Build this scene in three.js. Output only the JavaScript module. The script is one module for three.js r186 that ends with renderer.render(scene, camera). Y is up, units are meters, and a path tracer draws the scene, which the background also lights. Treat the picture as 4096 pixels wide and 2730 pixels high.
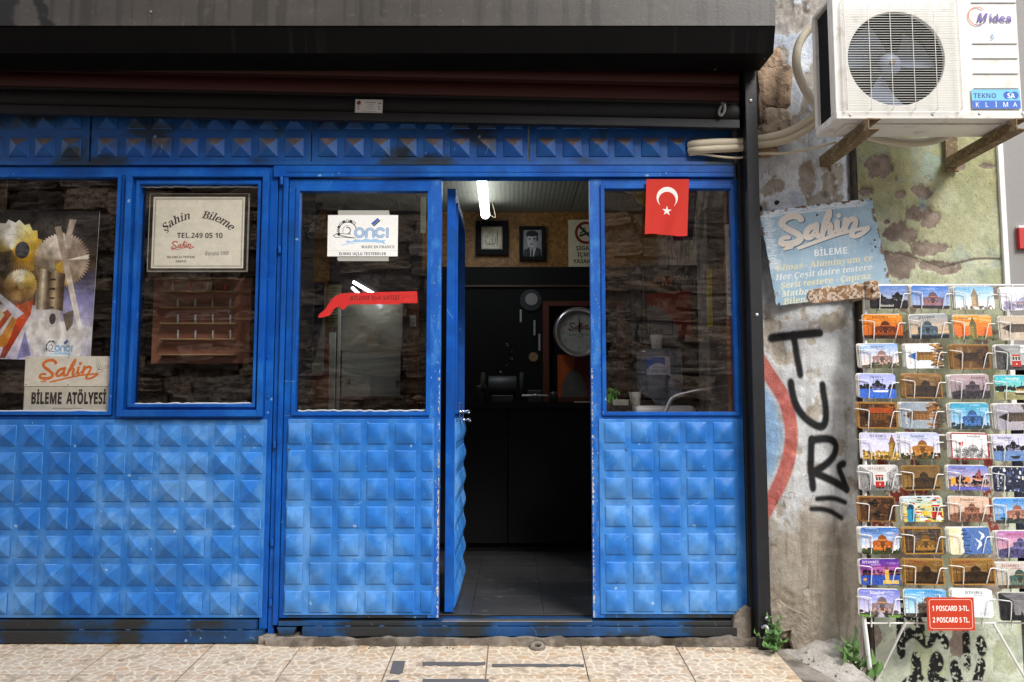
import * as THREE from 'three';
import { RoundedBoxGeometry } from 'three/addons/geometries/RoundedBoxGeometry.js';
import { mergeGeometries } from 'three/addons/utils/BufferGeometryUtils.js';
import { RectAreaLightUniformsLib } from 'three/addons/lights/RectAreaLightUniformsLib.js';

// ---------------------------------------------------------------- camera, sky, sun, exposure
const scene = new THREE.Scene();
const FOCAL = 3072, PITCH = THREE.MathUtils.degToRad(4.75), EYE_Z = 3.686, EYE_Y = 1.10;
const camera = new THREE.PerspectiveCamera(2 * Math.atan(1365 / FOCAL) * 180 / Math.PI, 4096 / 2730, 0.05, 200);
camera.position.set(0, EYE_Y, EYE_Z);
camera.rotation.x = PITCH;
{ // overcast sky: even grey-white cloud, a little brighter overhead
  const W = 64, H = 32, d = new Float32Array(W * H * 4);
  for (let j = 0; j < H; j++) for (let i = 0; i < W; i++) {
    const up = Math.sin(((j + 0.5) / H - 0.5) * Math.PI), k = up < 0 ? 0.35 : (1 + 2 * up) / 3 * 1.5;
    const o = (j * W + i) * 4; d[o] = 0.93 * k; d[o + 1] = 0.97 * k; d[o + 2] = 1.05 * k; d[o + 3] = 1;
  }
  const t = new THREE.DataTexture(d, W, H, THREE.RGBAFormat, THREE.FloatType);
  t.mapping = THREE.EquirectangularReflectionMapping; t.magFilter = THREE.LinearFilter; t.wrapS = THREE.RepeatWrapping; t.needsUpdate = true;
  scene.background = t; scene.environment = t;
}
const sun = new THREE.DirectionalLight(new THREE.Color().setRGB(1, 0.965, 0.91), 1.6);
sun.position.set(5.5, 10, 8); sun.target.position.set(0, 1, 0);
sun.castShadow = true; sun.shadow.radius = 36; sun.shadow.mapSize.set(2048, 2048);
Object.assign(sun.shadow.camera, { left: -8, right: 8, top: 8, bottom: -8, near: 1, far: 40 });
scene.add(sun, sun.target);
const renderer = new THREE.WebGLRenderer({ antialias: true });
renderer.toneMapping = THREE.LinearToneMapping; renderer.toneMappingExposure = 2.25;
renderer.shadowMap.enabled = true; renderer.shadowMap.type = THREE.PCFSoftShadowMap;
RectAreaLightUniformsLib.init();

// ---------------------------------------------------------------- helpers
let seed = 20240611;
const rnd = (a = 1, b) => { seed = (seed + 0x6d2b79f5) | 0; let t = Math.imul(seed ^ (seed >>> 15), 1 | seed); t = (t + Math.imul(t ^ (t >>> 7), 61 | t)) ^ t; const r = ((t ^ (t >>> 14)) >>> 0) / 4294967296; return b === undefined ? r * a : a + r * (b - a); };
const cP = Math.cos(PITCH), sP = Math.sin(PITCH), V3 = (x, y, z) => new THREE.Vector3(x, y, z);
// measured photograph point -> place on the upright plane at depth z (metres in front of the shopfront plane)
function P(px, py, z = 0) {
  const xc = (px - 2048) / FOCAL, yc = (1365 - py) / FOCAL, dy = yc * cP + sP, dz = yc * sP - cP, t = (z - EYE_Z) / dz;
  return V3(xc * t, EYE_Y + dy * t, z);
}
const X = (px, py, z = 0) => P(px, py, z).x, Y = (py, z = 0) => P(2048, py, z).y;
const SLOPE = 0.0575, BASE_Y = Y(2570, 0);
function onPavement(px, py, lift = 0) {
  const xc = (px - 2048) / FOCAL, yc = (1365 - py) / FOCAL, dy = yc * cP + sP, dz = yc * sP - cP;
  const t = (BASE_Y + lift - SLOPE * EYE_Z - EYE_Y) / (dy + SLOPE * dz);
  return V3(xc * t, EYE_Y + dy * t, EYE_Z + dz * t);
}
const paveY = (z) => BASE_Y - SLOPE * z;

const taken = {};
const numbered = (n) => { taken[n] = (taken[n] || 0) + 1; return taken[n] > 1 ? n + '_' + String(taken[n] - 1).padStart(3, '0') : n; };
function add(parent, name, geo, mat) { const m = new THREE.Mesh(geo, mat); m.name = name; m.castShadow = m.receiveShadow = true; parent.add(m); return m; }
const things = [];
function thing(name, label, category, group) { const g = new THREE.Group(); g.name = numbered(name); g.userData = { label, category }; if (group) g.userData.group = group; scene.add(g); things.push(g); return g; }
function solo(name, label, category, geo, mat, group) { const m = add(scene, numbered(name), geo, mat); m.userData = { label, category }; if (group) m.userData.group = group; things.push(m); return m; }
function struct(name, geo, mat) { const m = add(scene, numbered(name), geo, mat); m.userData = { kind: 'structure' }; return m; }
function structGroup(name) { const g = new THREE.Group(); g.name = numbered(name); g.userData = { kind: 'structure' }; scene.add(g); return g; }
function rebase(o) { // move a thing's origin to the middle of its foot
  o.updateMatrixWorld(true); const b = new THREE.Box3().setFromObject(o), c = V3((b.min.x + b.max.x) / 2, b.min.y, (b.min.z + b.max.z) / 2);
  if (o.isMesh) { if (o.userData.placed) return; const d = c.clone().sub(o.position); o.geometry = o.geometry.clone().translate(-d.x, -d.y, -d.z); o.position.copy(c); }
  else { for (const k of o.children) k.position.sub(c); o.position.add(c); }
}
function uvm(g) { // texture coordinates in metres from position and the main axis of the normal
  const p = g.attributes.position, n = g.attributes.normal, uv = new Float32Array(p.count * 2);
  for (let i = 0; i < p.count; i++) {
    const ax = Math.abs(n.getX(i)), ay = Math.abs(n.getY(i)), az = Math.abs(n.getZ(i));
    if (az >= ax && az >= ay) { uv[2 * i] = p.getX(i); uv[2 * i + 1] = p.getY(i); }
    else if (ax >= ay) { uv[2 * i] = p.getZ(i); uv[2 * i + 1] = p.getY(i); }
    else { uv[2 * i] = p.getX(i); uv[2 * i + 1] = p.getZ(i); }
  }
  g.setAttribute('uv', new THREE.BufferAttribute(uv, 2)); return g;
}
function bx(x0, x1, y0, y1, z0, z1, r = 0.002) {
  const w = Math.abs(x1 - x0), h = Math.abs(y1 - y0), d = Math.abs(z1 - z0); r = Math.min(r, w / 2.2, h / 2.2, d / 2.2);
  const g = r > 0 ? new RoundedBoxGeometry(w, h, d, 1, r) : new THREE.BoxGeometry(w, h, d);
  g.translate((x0 + x1) / 2, (y0 + y1) / 2, (z0 + z1) / 2);
  return uvm(r > 0 && g.index ? g.toNonIndexed() : g.index ? g.toNonIndexed() : g);
}
const merge = (list) => mergeGeometries(list.map((g) => { g = g.index ? g.toNonIndexed() : g; for (const k of Object.keys(g.attributes)) if (!['position', 'normal', 'uv'].includes(k)) g.deleteAttribute(k); return g; }));
// round wire through a list of points
function wire(pts, r, sides = 6) {
  const P3 = pts.map((p) => (p.isVector3 ? p : V3(...p))), pos = [], idx = [], n = P3.length; let u = null;
  for (let i = 0; i < n; i++) {
    const t = V3(0, 0, 0); if (i) t.add(P3[i].clone().sub(P3[i - 1]).normalize()); if (i < n - 1) t.add(P3[i + 1].clone().sub(P3[i]).normalize()); t.normalize();
    if (!u) u = Math.abs(t.y) < 0.9 ? V3(0, 1, 0) : V3(1, 0, 0);
    const a = u.clone().addScaledVector(t, -u.dot(t)).normalize(), b = t.clone().cross(a); u = a;
    const rr = typeof r === 'function' ? r(i / (n - 1)) : r;
    for (let k = 0; k < sides; k++) { const w = k / sides * Math.PI * 2, v = P3[i].clone().addScaledVector(a, Math.cos(w) * rr).addScaledVector(b, Math.sin(w) * rr); pos.push(v.x, v.y, v.z); }
  }
  for (let i = 0; i < n - 1; i++) for (let k = 0; k < sides; k++) { const a = i * sides + k, b = i * sides + (k + 1) % sides, c = a + sides, d = b + sides; idx.push(a, b, c, b, d, c); }
  for (const [s, c] of [[0, P3[0]], [(n - 1) * sides, P3[n - 1]]]) { const o = pos.length / 3; pos.push(c.x, c.y, c.z); for (let k = 0; k < sides; k++) s ? idx.push(o, s + k, s + (k + 1) % sides) : idx.push(o, (k + 1) % sides, k); }
  const g = new THREE.BufferGeometry(); g.setAttribute('position', new THREE.Float32BufferAttribute(pos, 3)); g.setIndex(idx); g.computeVertexNormals(); uvm(g); return g;
}
const smoothPts = (pts, n = 24) => new THREE.CatmullRomCurve3(pts.map((p) => (p.isVector3 ? p : V3(...p)))).getPoints(n);
function cyl(a, b, r, sides = 16) { return wire([a, b], r, sides).toNonIndexed(); }
function disc(c, r, depth, seg = 32) { const g = new THREE.CylinderGeometry(r, r, depth, seg); g.rotateX(Math.PI / 2); g.translate(c.x, c.y, c.z); return g; }
function prism(pts, z0, z1, bevel = 0) { // outline [x, y] swept in z
  const s = new THREE.Shape(pts.map((p) => new THREE.Vector2(p[0], p[1])));
  const g = new THREE.ExtrudeGeometry(s, { depth: z1 - z0 - 2 * bevel, bevelEnabled: bevel > 0, bevelSize: bevel, bevelThickness: bevel, bevelSegments: 1, steps: 1 });
  g.translate(0, 0, z0 + bevel); return g;
}
const uvBox = (g) => { g.computeBoundingBox(); const b = g.boundingBox, p = g.attributes.position, uv = new Float32Array(p.count * 2); for (let i = 0; i < p.count; i++) { uv[2 * i] = (p.getX(i) - b.min.x) / (b.max.x - b.min.x); uv[2 * i + 1] = (p.getY(i) - b.min.y) / (b.max.y - b.min.y); } g.setAttribute('uv', new THREE.BufferAttribute(uv, 2)); return g; };

// ---- noise
const hash = (x, y, s) => { let h = Math.imul(x, 374761393) + Math.imul(y, 668265263) + Math.imul(s, 974634131) | 0; h = Math.imul(h ^ (h >>> 13), 1274126177); return ((h ^ (h >>> 16)) >>> 0) / 4294967296; };
const TAB = new Float32Array(4096), PERM = new Uint16Array(8192); { const p = Array.from({ length: 4096 }, (_, i) => i); for (let i = 4095; i > 0; i--) { const j = (rnd() * (i + 1)) | 0, t = p[i]; p[i] = p[j]; p[j] = t; } for (let i = 0; i < 4096; i++) { TAB[i] = rnd(); PERM[i] = PERM[i + 4096] = p[i]; } }
function vnoise(x, y, s, per, pery) {
  let ix = Math.floor(x), iy = Math.floor(y); const fx = x - ix, fy = y - iy, u = fx * fx * (3 - 2 * fx), v = fy * fy * (3 - 2 * fy); let jx = ix + 1, jy = iy + 1;
  if (per) { ix = ((ix % per) + per) % per; jx = jx % per; if (jx < 0) jx += per; } if (pery) { iy = ((iy % pery) + pery) % pery; jy = jy % pery; if (jy < 0) jy += pery; }
  const o = (s * 131) & 4095, p0 = PERM[(PERM[iy & 4095] + o) & 4095], p1 = PERM[(PERM[jy & 4095] + o) & 4095]; ix &= 4095; jx &= 4095;
  const a = TAB[PERM[ix + p0]], b = TAB[PERM[jx + p0]], c = TAB[PERM[ix + p1]], d = TAB[PERM[jx + p1]];
  return a + (b - a) * u + (c - a) * v + (a - b - c + d) * u * v;
}
function fbm(x, y, oct = 4, s = 0, per = 0, pery = per) { let a = 0.5, t = 0, w = 0; for (let i = 0; i < oct; i++) { t += a * vnoise(x, y, s + i * 17, per, pery); w += a; x *= 2; y *= 2; per *= 2; pery *= 2; a *= 0.5; } return t / w; }
const sstep = (a, b, x) => { x = Math.min(1, Math.max(0, (x - a) / (b - a))); return x * x * (3 - 2 * x); };
const lerp = (a, b, t) => a + (b - a) * t, mix3 = (a, b, t) => [lerp(a[0], b[0], t), lerp(a[1], b[1], t), lerp(a[2], b[2], t)];

// ---- textures
function canvas(w, h, draw) { const c = document.createElement('canvas'); c.width = w; c.height = h; const x = c.getContext('2d'); draw(x, w, h); return c; }
function texOf(c, srgb = true, rep) { const t = new THREE.CanvasTexture(c); if (srgb) t.colorSpace = THREE.SRGBColorSpace; t.magFilter = THREE.LinearFilter; if (rep) { t.wrapS = t.wrapT = THREE.RepeatWrapping; t.repeat.set(rep[0], rep[1]); } return t; }
function pixelTex(w, h, fn, srgb, rep) { // fn(u, v) -> [r, g, b] 0..255
  const d = new Uint8Array(w * h * 4);
  for (let j = 0; j < h; j++) for (let i = 0; i < w; i++) { const c = fn((i + 0.5) / w, (j + 0.5) / h), o = (j * w + i) * 4; d[o] = c[0]; d[o + 1] = c[1]; d[o + 2] = c[2]; d[o + 3] = 255; }
  const t = new THREE.DataTexture(d, w, h); t.magFilter = THREE.LinearFilter; if (srgb) t.colorSpace = THREE.SRGBColorSpace; if (rep) { t.wrapS = t.wrapT = THREE.RepeatWrapping; t.repeat.set(rep[0], rep[1]); } t.needsUpdate = true; return t;
}
const rgb = (r, g, b) => new THREE.Color().setRGB(r, g, b);
const std = (color, roughness = 0.7, metalness = 0, more = {}) => new THREE.MeshStandardMaterial({ color: Array.isArray(color) ? rgb(...color) : new THREE.Color(color), roughness, metalness, ...more });
const printed = (tex, roughness = 0.55, more = {}) => new THREE.MeshStandardMaterial({ map: tex, roughness, ...more });
// a flat printed sheet with thickness: front carries the print
function plate(parent, name, x0, x1, y0, y1, zf, t, tex, edge, roughness = 0.5) {
  const g = new THREE.BoxGeometry(x1 - x0, y1 - y0, t); g.translate((x0 + x1) / 2, (y0 + y1) / 2, zf - t / 2);
  const f = printed(tex, roughness), e = edge || std([0.6, 0.58, 0.54], 0.7); return add(parent, name, g, [e, e, e, e, f, e]);
}
const text = (c, s, x, y, font, fill, align = 'center', maxW) => { c.font = font; c.fillStyle = fill; c.textAlign = align; c.textBaseline = 'middle'; maxW ? c.fillText(s, x, y, maxW) : c.fillText(s, x, y); };
const slanted = (c, x, y, k, rot, fn) => { c.save(); c.translate(x, y); c.rotate(rot); c.transform(1, 0, -k, 1, 0, 0); fn(c); c.restore(); };
function grainCanvas(c, w, h, amount, s = 3) { const im = c.getImageData(0, 0, w, h), d = im.data; for (let i = 0; i < w * h; i++) { const n = (hash(i % w, (i / w) | 0, s) - 0.5) * amount + (fbm((i % w) / 40, ((i / w) | 0) / 40, 3, s) - 0.5) * amount * 1.6; d[4 * i] += n; d[4 * i + 1] += n; d[4 * i + 2] += n; } c.putImageData(im, 0, 0); }
// ---------------------------------------------------------------- materials
const noiseBump = pixelTex(512, 512, (u, v) => { const n = 0.6 * fbm(u * 16, v * 16, 5, 3, 16, 16) + 0.4 * fbm(u * 64, v * 64, 3, 9, 64, 64); const k = n * 255; return [k, k, k]; }, false, [2, 2]);
const fineBump = pixelTex(512, 512, (u, v) => { const k = 255 * (0.5 * fbm(u * 6, v * 6, 3, 31, 6, 6) + 0.5 * fbm(u * 90, v * 90, 2, 5, 90, 90)); return [k, k, k]; }, false, [1.4, 1.4]);
function paintTex(s, dirt, chips, base = [4, 80, 170], chalkC = [30, 102, 184], deep = [3, 66, 146]) { // old gloss paint: chalky patches, grime film, small chips; 1 repeat = 1.6 m
  const N = 700, marks = canvas(N, N, (c) => {
    c.fillStyle = '#000'; c.fillRect(0, 0, N, N);
    for (let i = 0; i < chips; i++) { const x = rnd(N), y = rnd(N), r = Math.pow(rnd(), 3) * 2.6 + 0.5; c.fillStyle = rnd() < 0.75 ? '#f00' : '#0f0'; c.beginPath(); c.ellipse(x, y, r, r * rnd(0.5, 1.8), rnd(3), 0, 7); c.fill(); }
    for (let i = 0; i < chips / 6; i++) { c.strokeStyle = '#f00'; c.lineWidth = rnd(0.5, 1.2); c.beginPath(); let x = rnd(N), y = rnd(N), a = rnd(6.3); c.moveTo(x, y); for (let k = 0; k < 4; k++) { a += rnd(-0.4, 0.4); x += Math.cos(a) * rnd(2, 11); y += Math.sin(a) * rnd(2, 11); rnd() < 0.75 ? c.lineTo(x, y) : c.moveTo(x, y); } c.stroke(); }
  }).getContext('2d').getImageData(0, 0, N, N).data;
  return pixelTex(N, N, (u, v) => {
    const i = ((v * N) | 0) * N + ((u * N) | 0), chalk = 0.55 * sstep(0.4, 0.68, fbm(u * 5, v * 8, 6, s, 5, 8)) + 0.45 * sstep(0.4, 0.62, fbm(u * 31, v * 23, 5, s + 3, 31, 23)), mott = fbm(u * 40, v * 40, 3, s + 5, 40, 40);
    let c = mix3(base, chalkC, chalk * 0.8); c = mix3(c, deep, 0.5 * sstep(0.5, 0.75, fbm(u * 11, v * 5, 4, s + 40, 11, 5)));
    const k = 0.92 + 0.16 * mott; c = [c[0] * k, c[1] * k, c[2] * k];
    const g = dirt * sstep(dirt > 0.9 ? 0.4 : 0.52, dirt > 0.9 ? 0.66 : 0.8, fbm(u * 9, v * 14, 5, s + 77, 9, 14)); c = mix3(c, [34, 36, 38], g);
    if (marks[4 * i] > 90) c = mix3(c, [196, 206, 212], 0.6 * marks[4 * i] / 255); else if (marks[4 * i + 1] > 90) c = mix3(c, [60, 44, 36], 0.8);
    return c;
  }, true, [1 / 1.6, 1 / 1.6]);
}
const blueMap = paintTex(11, 0.12, 110), dirtyMap = paintTex(53, 1.0, 240, [6, 60, 112], [30, 78, 124], [5, 40, 74]), grimeMap = paintTex(91, 0.85, 60, [8, 76, 152], [28, 92, 160]), panelMap = paintTex(131, 0.1, 150, [40, 112, 190], [108, 156, 210], [18, 94, 180]);
const M = {
  blue: new THREE.MeshPhysicalMaterial({ map: blueMap, roughness: 0.45, specularIntensity: 0.6, bumpMap: fineBump, bumpScale: 0.0006 }),
  bluePanel: new THREE.MeshPhysicalMaterial({ map: panelMap, roughness: 0.5, specularIntensity: 0.7, bumpMap: noiseBump, bumpScale: 0.0011 }),
  blueDirty: new THREE.MeshPhysicalMaterial({ map: dirtyMap, roughness: 0.5, bumpMap: noiseBump, bumpScale: 0.0012 }),
  blueGrime: new THREE.MeshPhysicalMaterial({ map: grimeMap, roughness: 0.48, bumpMap: fineBump, bumpScale: 0.0008 }),
  dust: new THREE.MeshStandardMaterial({ roughness: 0.95, map: pixelTex(256, 256, (u, v) => { const n = fbm(u * 12, v * 12, 4, 7, 12, 12); return [74 + 56 * n, 66 + 50 * n, 68 + 48 * n]; }, true, [3, 3]) }),
  black: new THREE.MeshPhysicalMaterial({ roughness: 0.45, bumpMap: fineBump, bumpScale: 0.0006, map: pixelTex(512, 512, (u, v) => { const n = fbm(u * 8, v * 10, 5, 21, 8, 10), s = hash((u * 512) | 0, (v * 512) | 0, 4) > 0.9985 ? 60 : 0; const k = 17 + 17 * n + s * 0.7; return [k, k, k + 4]; }, true, [1.2, 1.2]) }),
  boxBlack: new THREE.MeshPhysicalMaterial({ roughness: 0.5, specularIntensity: 0.2, bumpMap: fineBump, bumpScale: 0.0004, map: pixelTex(512, 512, (u, v) => { const n = fbm(u * 5, v * 9, 5, 61, 5, 9), drip = sstep(0.62, 0.7, fbm(u * 46, v * 2, 3, 81, 46, 2)) * sstep(0.4, 0.7, fbm(u * 4, v * 4, 2, 8, 4, 4)); const k = 9 + 8 * n + 12 * drip; return [k, k * 0.97, k * 0.95]; }, true, [0.5, 0.5]) }),
  boxDust: (() => { const t = pixelTex(1400, 160, (u, v) => { const px = u * 1400, py = v * 160, n = fbm(px / 160, py / 40, 5, 161), drip = sstep(0.5, 0.7, fbm(px / 9, py / 120, 4, 181)), wob = (fbm(px / 26, py / 12, 5, 191) - 0.5), left = Math.max(sstep(0.205, 0.195, u + wob * 0.02) * sstep(0.118, 0.13, u + wob * 0.02), sstep(0.1, 0.09, u + wob * 0.02), sstep(0.008, 0.004, Math.abs(u - 0.232 - 0.01 * Math.sin(v * 5) + wob * 0.012))), sp = sstep(0.74, 0.78, fbm(px / 7, py / 7, 3, 197)); const k = 62 + 24 * n - 14 * drip + 10 * (hash(px | 0, py | 0, 3) - 0.5); return mix3(mix3([k * 1.02, k * 0.95, k * 0.88], [20, 19, 18], left * 0.92), [120, 112, 100], sp * 0.25); }, true, [1 / 4.28, 1 / 0.5]); t.offset.set(3.09 / 4.28, 0); return new THREE.MeshPhysicalMaterial({ roughness: 0.42, bumpMap: fineBump, bumpScale: 0.0004, map: t }); })(),
  shutterRed: std([0.05, 0.008, 0.005], 0.6, 0, { bumpMap: fineBump, bumpScale: 0.0006 }),
  shutterBlack: std([0.006, 0.006, 0.007], 0.6, 0, { bumpMap: fineBump, bumpScale: 0.0008 }),
  steel: std([0.55, 0.55, 0.56], 0.3, 0.9), zinc: std([0.45, 0.45, 0.44], 0.5, 0.7), chrome: std([0.7, 0.7, 0.72], 0.18, 1),
  white: std([0.78, 0.77, 0.74], 0.45), acGrille: std([0.76, 0.74, 0.68], 0.45), wireWhite: std([0.8, 0.79, 0.76], 0.35),
  darkCoil: std([0.008, 0.008, 0.009], 0.8, 0), blade: std([0.13, 0.165, 0.24], 0.45), rubber: std([0.02, 0.02, 0.02], 0.8),
  putty: std([0.55, 0.57, 0.58], 0.8, 0, { bumpMap: noiseBump, bumpScale: 0.002 }),
  glass: new THREE.MeshPhysicalMaterial({ color: 0xffffff, transmission: 1, thickness: 0, roughness: 0.0, ior: 1.68 }),
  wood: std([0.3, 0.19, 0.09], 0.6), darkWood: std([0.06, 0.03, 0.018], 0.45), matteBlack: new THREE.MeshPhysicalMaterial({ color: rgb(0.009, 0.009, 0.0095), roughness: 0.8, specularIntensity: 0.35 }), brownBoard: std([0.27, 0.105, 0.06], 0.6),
  paper: std([0.72, 0.7, 0.64], 0.8), leaf: new THREE.MeshPhysicalMaterial({ color: rgb(0.14, 0.28, 0.07), roughness: 0.6, transmission: 0.25, thickness: 0 }),
  leafDark: new THREE.MeshPhysicalMaterial({ color: rgb(0.09, 0.2, 0.05), roughness: 0.6, transmission: 0.25, thickness: 0 }), stem: std([0.1, 0.14, 0.05], 0.7),
  hose: std([0.62, 0.55, 0.42], 0.7, 0, { bumpMap: noiseBump, bumpScale: 0.002 }), cable: std([0.6, 0.52, 0.38], 0.6),
  card: std([0.72, 0.69, 0.64], 0.5), cardBrown: std([0.38, 0.22, 0.085], 0.6),
};
const rustMap = pixelTex(512, 512, (u, v) => { const n = fbm(u * 7, v * 7, 5, 12, 7, 7), p = sstep(0.5, 0.56, fbm(u * 22, v * 22, 5, 40, 22, 22)); return mix3(mix3([96, 66, 40], [158, 118, 78], n), [204, 196, 184], p * 0.75); }, true, [5, 5]);
M.rust = new THREE.MeshStandardMaterial({ map: rustMap, roughness: 0.75, bumpMap: noiseBump, bumpScale: 0.0012 });
const rustBrown = pixelTex(256, 256, (u, v) => { const n = fbm(u * 9, v * 9, 5, 112, 9, 9), p = sstep(0.56, 0.64, fbm(u * 12, v * 12, 4, 140, 12, 12)); return mix3(mix3([84, 66, 42], [136, 114, 80], n), [168, 152, 122], p * 0.5); }, true, [6, 6]);
M.bracket = new THREE.MeshStandardMaterial({ map: rustBrown, roughness: 0.8, bumpMap: noiseBump, bumpScale: 0.002 });
const concreteMap = pixelTex(768, 768, (u, v) => { const n = fbm(u * 6, v * 6, 6, 201, 6, 6), m = fbm(u * 60, v * 60, 3, 220, 60, 60), d = sstep(0.5, 0.7, fbm(u * 10, v * 10, 5, 240, 10, 10)); const k = 70 + 60 * n + 36 * m; return mix3([k * 1.02, k * 0.95, k * 0.87], [62, 54, 46], d * 0.6); }, true, [0.9, 0.9]);
M.concrete = new THREE.MeshStandardMaterial({ map: concreteMap, roughness: 0.95, bumpMap: noiseBump, bumpScale: 0.006 });
const slabMap = pixelTex(512, 512, (u, v) => { const n = fbm(u * 6, v * 6, 6, 301, 6, 6), m = fbm(u * 60, v * 60, 3, 320, 60, 60); const k = 120 + 50 * n + 40 * m; return [k, k * 0.96, k * 0.91]; }, true, [1.5, 1.5]);
M.slab = new THREE.MeshStandardMaterial({ map: slabMap, roughness: 0.95, bumpMap: noiseBump, bumpScale: 0.005 });
const stoneMap = pixelTex(512, 512, (u, v) => { const n = fbm(u * 5, v * 7, 6, 401, 5, 7), m = fbm(u * 40, v * 40, 4, 420, 40, 40), d = sstep(0.55, 0.62, fbm(u * 16, v * 16, 4, 430, 16, 16)); const k = 96 + 70 * n + 46 * m; return mix3([k * 1.04, k * 0.93, k * 0.82], [58, 50, 44], d * 0.5); }, true, [1.2, 1.2]);
M.stone = new THREE.MeshStandardMaterial({ map: stoneMap, roughness: 0.95, bumpMap: noiseBump, bumpScale: 0.008 });
M.stoneDark = new THREE.MeshStandardMaterial({ map: stoneMap, color: rgb(0.55, 0.5, 0.46), roughness: 0.95, bumpMap: noiseBump, bumpScale: 0.008 });
M.stoneWarm = new THREE.MeshStandardMaterial({ map: stoneMap, color: rgb(0.95, 0.84, 0.74), roughness: 0.95, bumpMap: noiseBump, bumpScale: 0.008 });
const osbMap = canvas(1024, 1024, (c) => { c.fillStyle = '#8a5f26'; c.fillRect(0, 0, 1024, 1024); for (let i = 0; i < 5200; i++) { const t = rnd(), k = rnd(0.55, 1.25); c.fillStyle = `rgba(${(150 * k) | 0},${(104 * k) | 0},${(46 * k) | 0},0.55)`; c.save(); c.translate(rnd(1024), rnd(1024)); c.rotate(rnd(6.3)); c.fillRect(0, 0, 12 + 44 * t, 4 + 10 * rnd()); c.restore(); } });
const osbTex = texOf(osbMap, true, [0.8, 0.8]);
M.osb = new THREE.MeshStandardMaterial({ map: osbTex, roughness: 0.5, bumpMap: texOf(osbMap, false, [0.8, 0.8]), bumpScale: 0.002 });
M.ply = new THREE.MeshStandardMaterial({ roughness: 0.6, map: pixelTex(256, 256, (u, v) => { const n = fbm(u * 3, v * 22, 4, 501, 3, 22), k = 0.8 + 0.4 * n; return [120 * k, 62 * k, 24 * k]; }, true, [1, 1]) });
M.ceiling = new THREE.MeshStandardMaterial({ roughness: 0.8, color: rgb(0.24, 0.24, 0.195), bumpMap: pixelTex(256, 64, (u, v) => { const k = 128 + 100 * Math.sin(u * Math.PI * 2 * 10) * (0.6 + 0.4 * fbm(u * 20, v * 20, 2, 4, 20, 20)); return [k, k, k]; }, false, [3, 3]), bumpScale: 0.0012 });
M.floorTile = new THREE.MeshStandardMaterial({ roughness: 0.42, map: pixelTex(512, 512, (u, v) => { const n = fbm(u * 7, v * 7, 5, 601, 7, 7), f = sstep(0.68, 0.74, fbm(u * 14, v * 30, 4, 640, 14, 30)); const k = 44 + 22 * n; return mix3([k, k, k * 1.02], [104, 102, 102], f * 0.5); }, true, [1.1, 1.1]) });
// ---------------------------------------------------------------- blue steel shopfront
const LEFT_END = -2.9, RIGHT_END = X(2955, 1500);
function studSharp(cx, cy, z, b, step, apex) { // raised square with a four-sided point; group 1 is the upper facet
  const a = b - 0.0035, B = [[-b, -b, 0], [b, -b, 0], [b, b, 0], [-b, b, 0]], T = [[-a, -a, step], [a, -a, step], [a, a, step], [-a, a, step]], pos = [];
  const tri = (...v) => v.forEach((p) => pos.push(p[0] + cx, p[1] + cy, p[2] + z)), tip = [0, 0, apex];
  for (let i = 0; i < 4; i++) { const j = (i + 1) % 4; tri(B[i], B[j], T[j]); tri(B[i], T[j], T[i]); }
  tri(T[0], T[1], tip); tri(T[1], T[2], tip); tri(T[3], T[0], tip); tri(T[2], T[3], tip);
  const g = new THREE.BufferGeometry(); g.setAttribute('position', new THREE.Float32BufferAttribute(pos, 3)); g.computeVertexNormals(); uvm(g);
  const n = pos.length / 9; g.addGroup(0, (n - 1) * 3, 0); g.addGroup((n - 1) * 3, 3, 1); return g;
}
function studSoft(cx, cy, z, b, step, apex, x0 = -b, x1 = b) { // the same point pressed softly, cut off at x0..x1
  const G = [-1, -0.93, -0.86, -0.58, -0.29, 0, 0.29, 0.58, 0.86, 0.93, 1], n = 10, pos = [], idx = [], mid = (x0 + x1) / 2, half = (x1 - x0) / 2;
  for (let j = 0; j <= n; j++) for (let i = 0; i <= n; i++) {
    const u = mid + half * G[i], v = b * G[j], soft = Math.pow(Math.pow(Math.abs(u) / b, 8) + Math.pow(Math.abs(v) / b, 8), 1 / 8), rim = i === 0 || j === 0 || i === n || j === n;
    pos.push(cx + u, cy + v, z + (rim ? 0 : step + apex * (1 - Math.min(1, Math.max(0.14, soft)))));
  }
  for (let j = 0; j < n; j++) for (let i = 0; i < n; i++) { const a = j * (n + 1) + i; idx.push(a, a + 1, a + n + 2, a, a + n + 2, a + n + 1); }
  const g = new THREE.BufferGeometry(); g.setAttribute('position', new THREE.Float32BufferAttribute(pos, 3)); g.setIndex(idx); g.computeVertexNormals(); return uvm(g);
}
function embossed(parent, x0, x1, y0, y1, zf, colX, rowY, half, soft, mat, topMat) {
  const sheet = add(parent, 'embossed_panel', bx(x0, x1, y0, y1, zf - 0.012, zf), mat);
  for (const cy of rowY) for (const cx of colX) {
    const a = Math.max(-half, x0 + 0.004 - cx), b = Math.min(half, x1 - 0.004 - cx); if (b - a < 0.02) continue;
    const h = 1 + rnd(-0.12, 0.12);
    add(sheet, 'pyramid_stud', soft ? studSoft(cx, cy, zf - 0.0005, half, 0.0035, 0.017 * h, a, b) : studSharp(cx, cy, zf - 0.0005, half, 0.0045, 0.024 * h), soft ? mat : topMat ? [mat, topMat] : [mat, mat]);
  }
  return sheet;
}
const frameGeo = (x0, x1, y0, y1, l, r, b, t, z0, z1) => merge([bx(x0, x0 + l, y0, y1, z0, z1), bx(x1 - r, x1, y0, y1, z0, z1), bx(x0 + l, x1 - r, y0, y0 + b, z0, z1), bx(x0 + l, x1 - r, y1 - t, y1, z0, z1)]);
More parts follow.
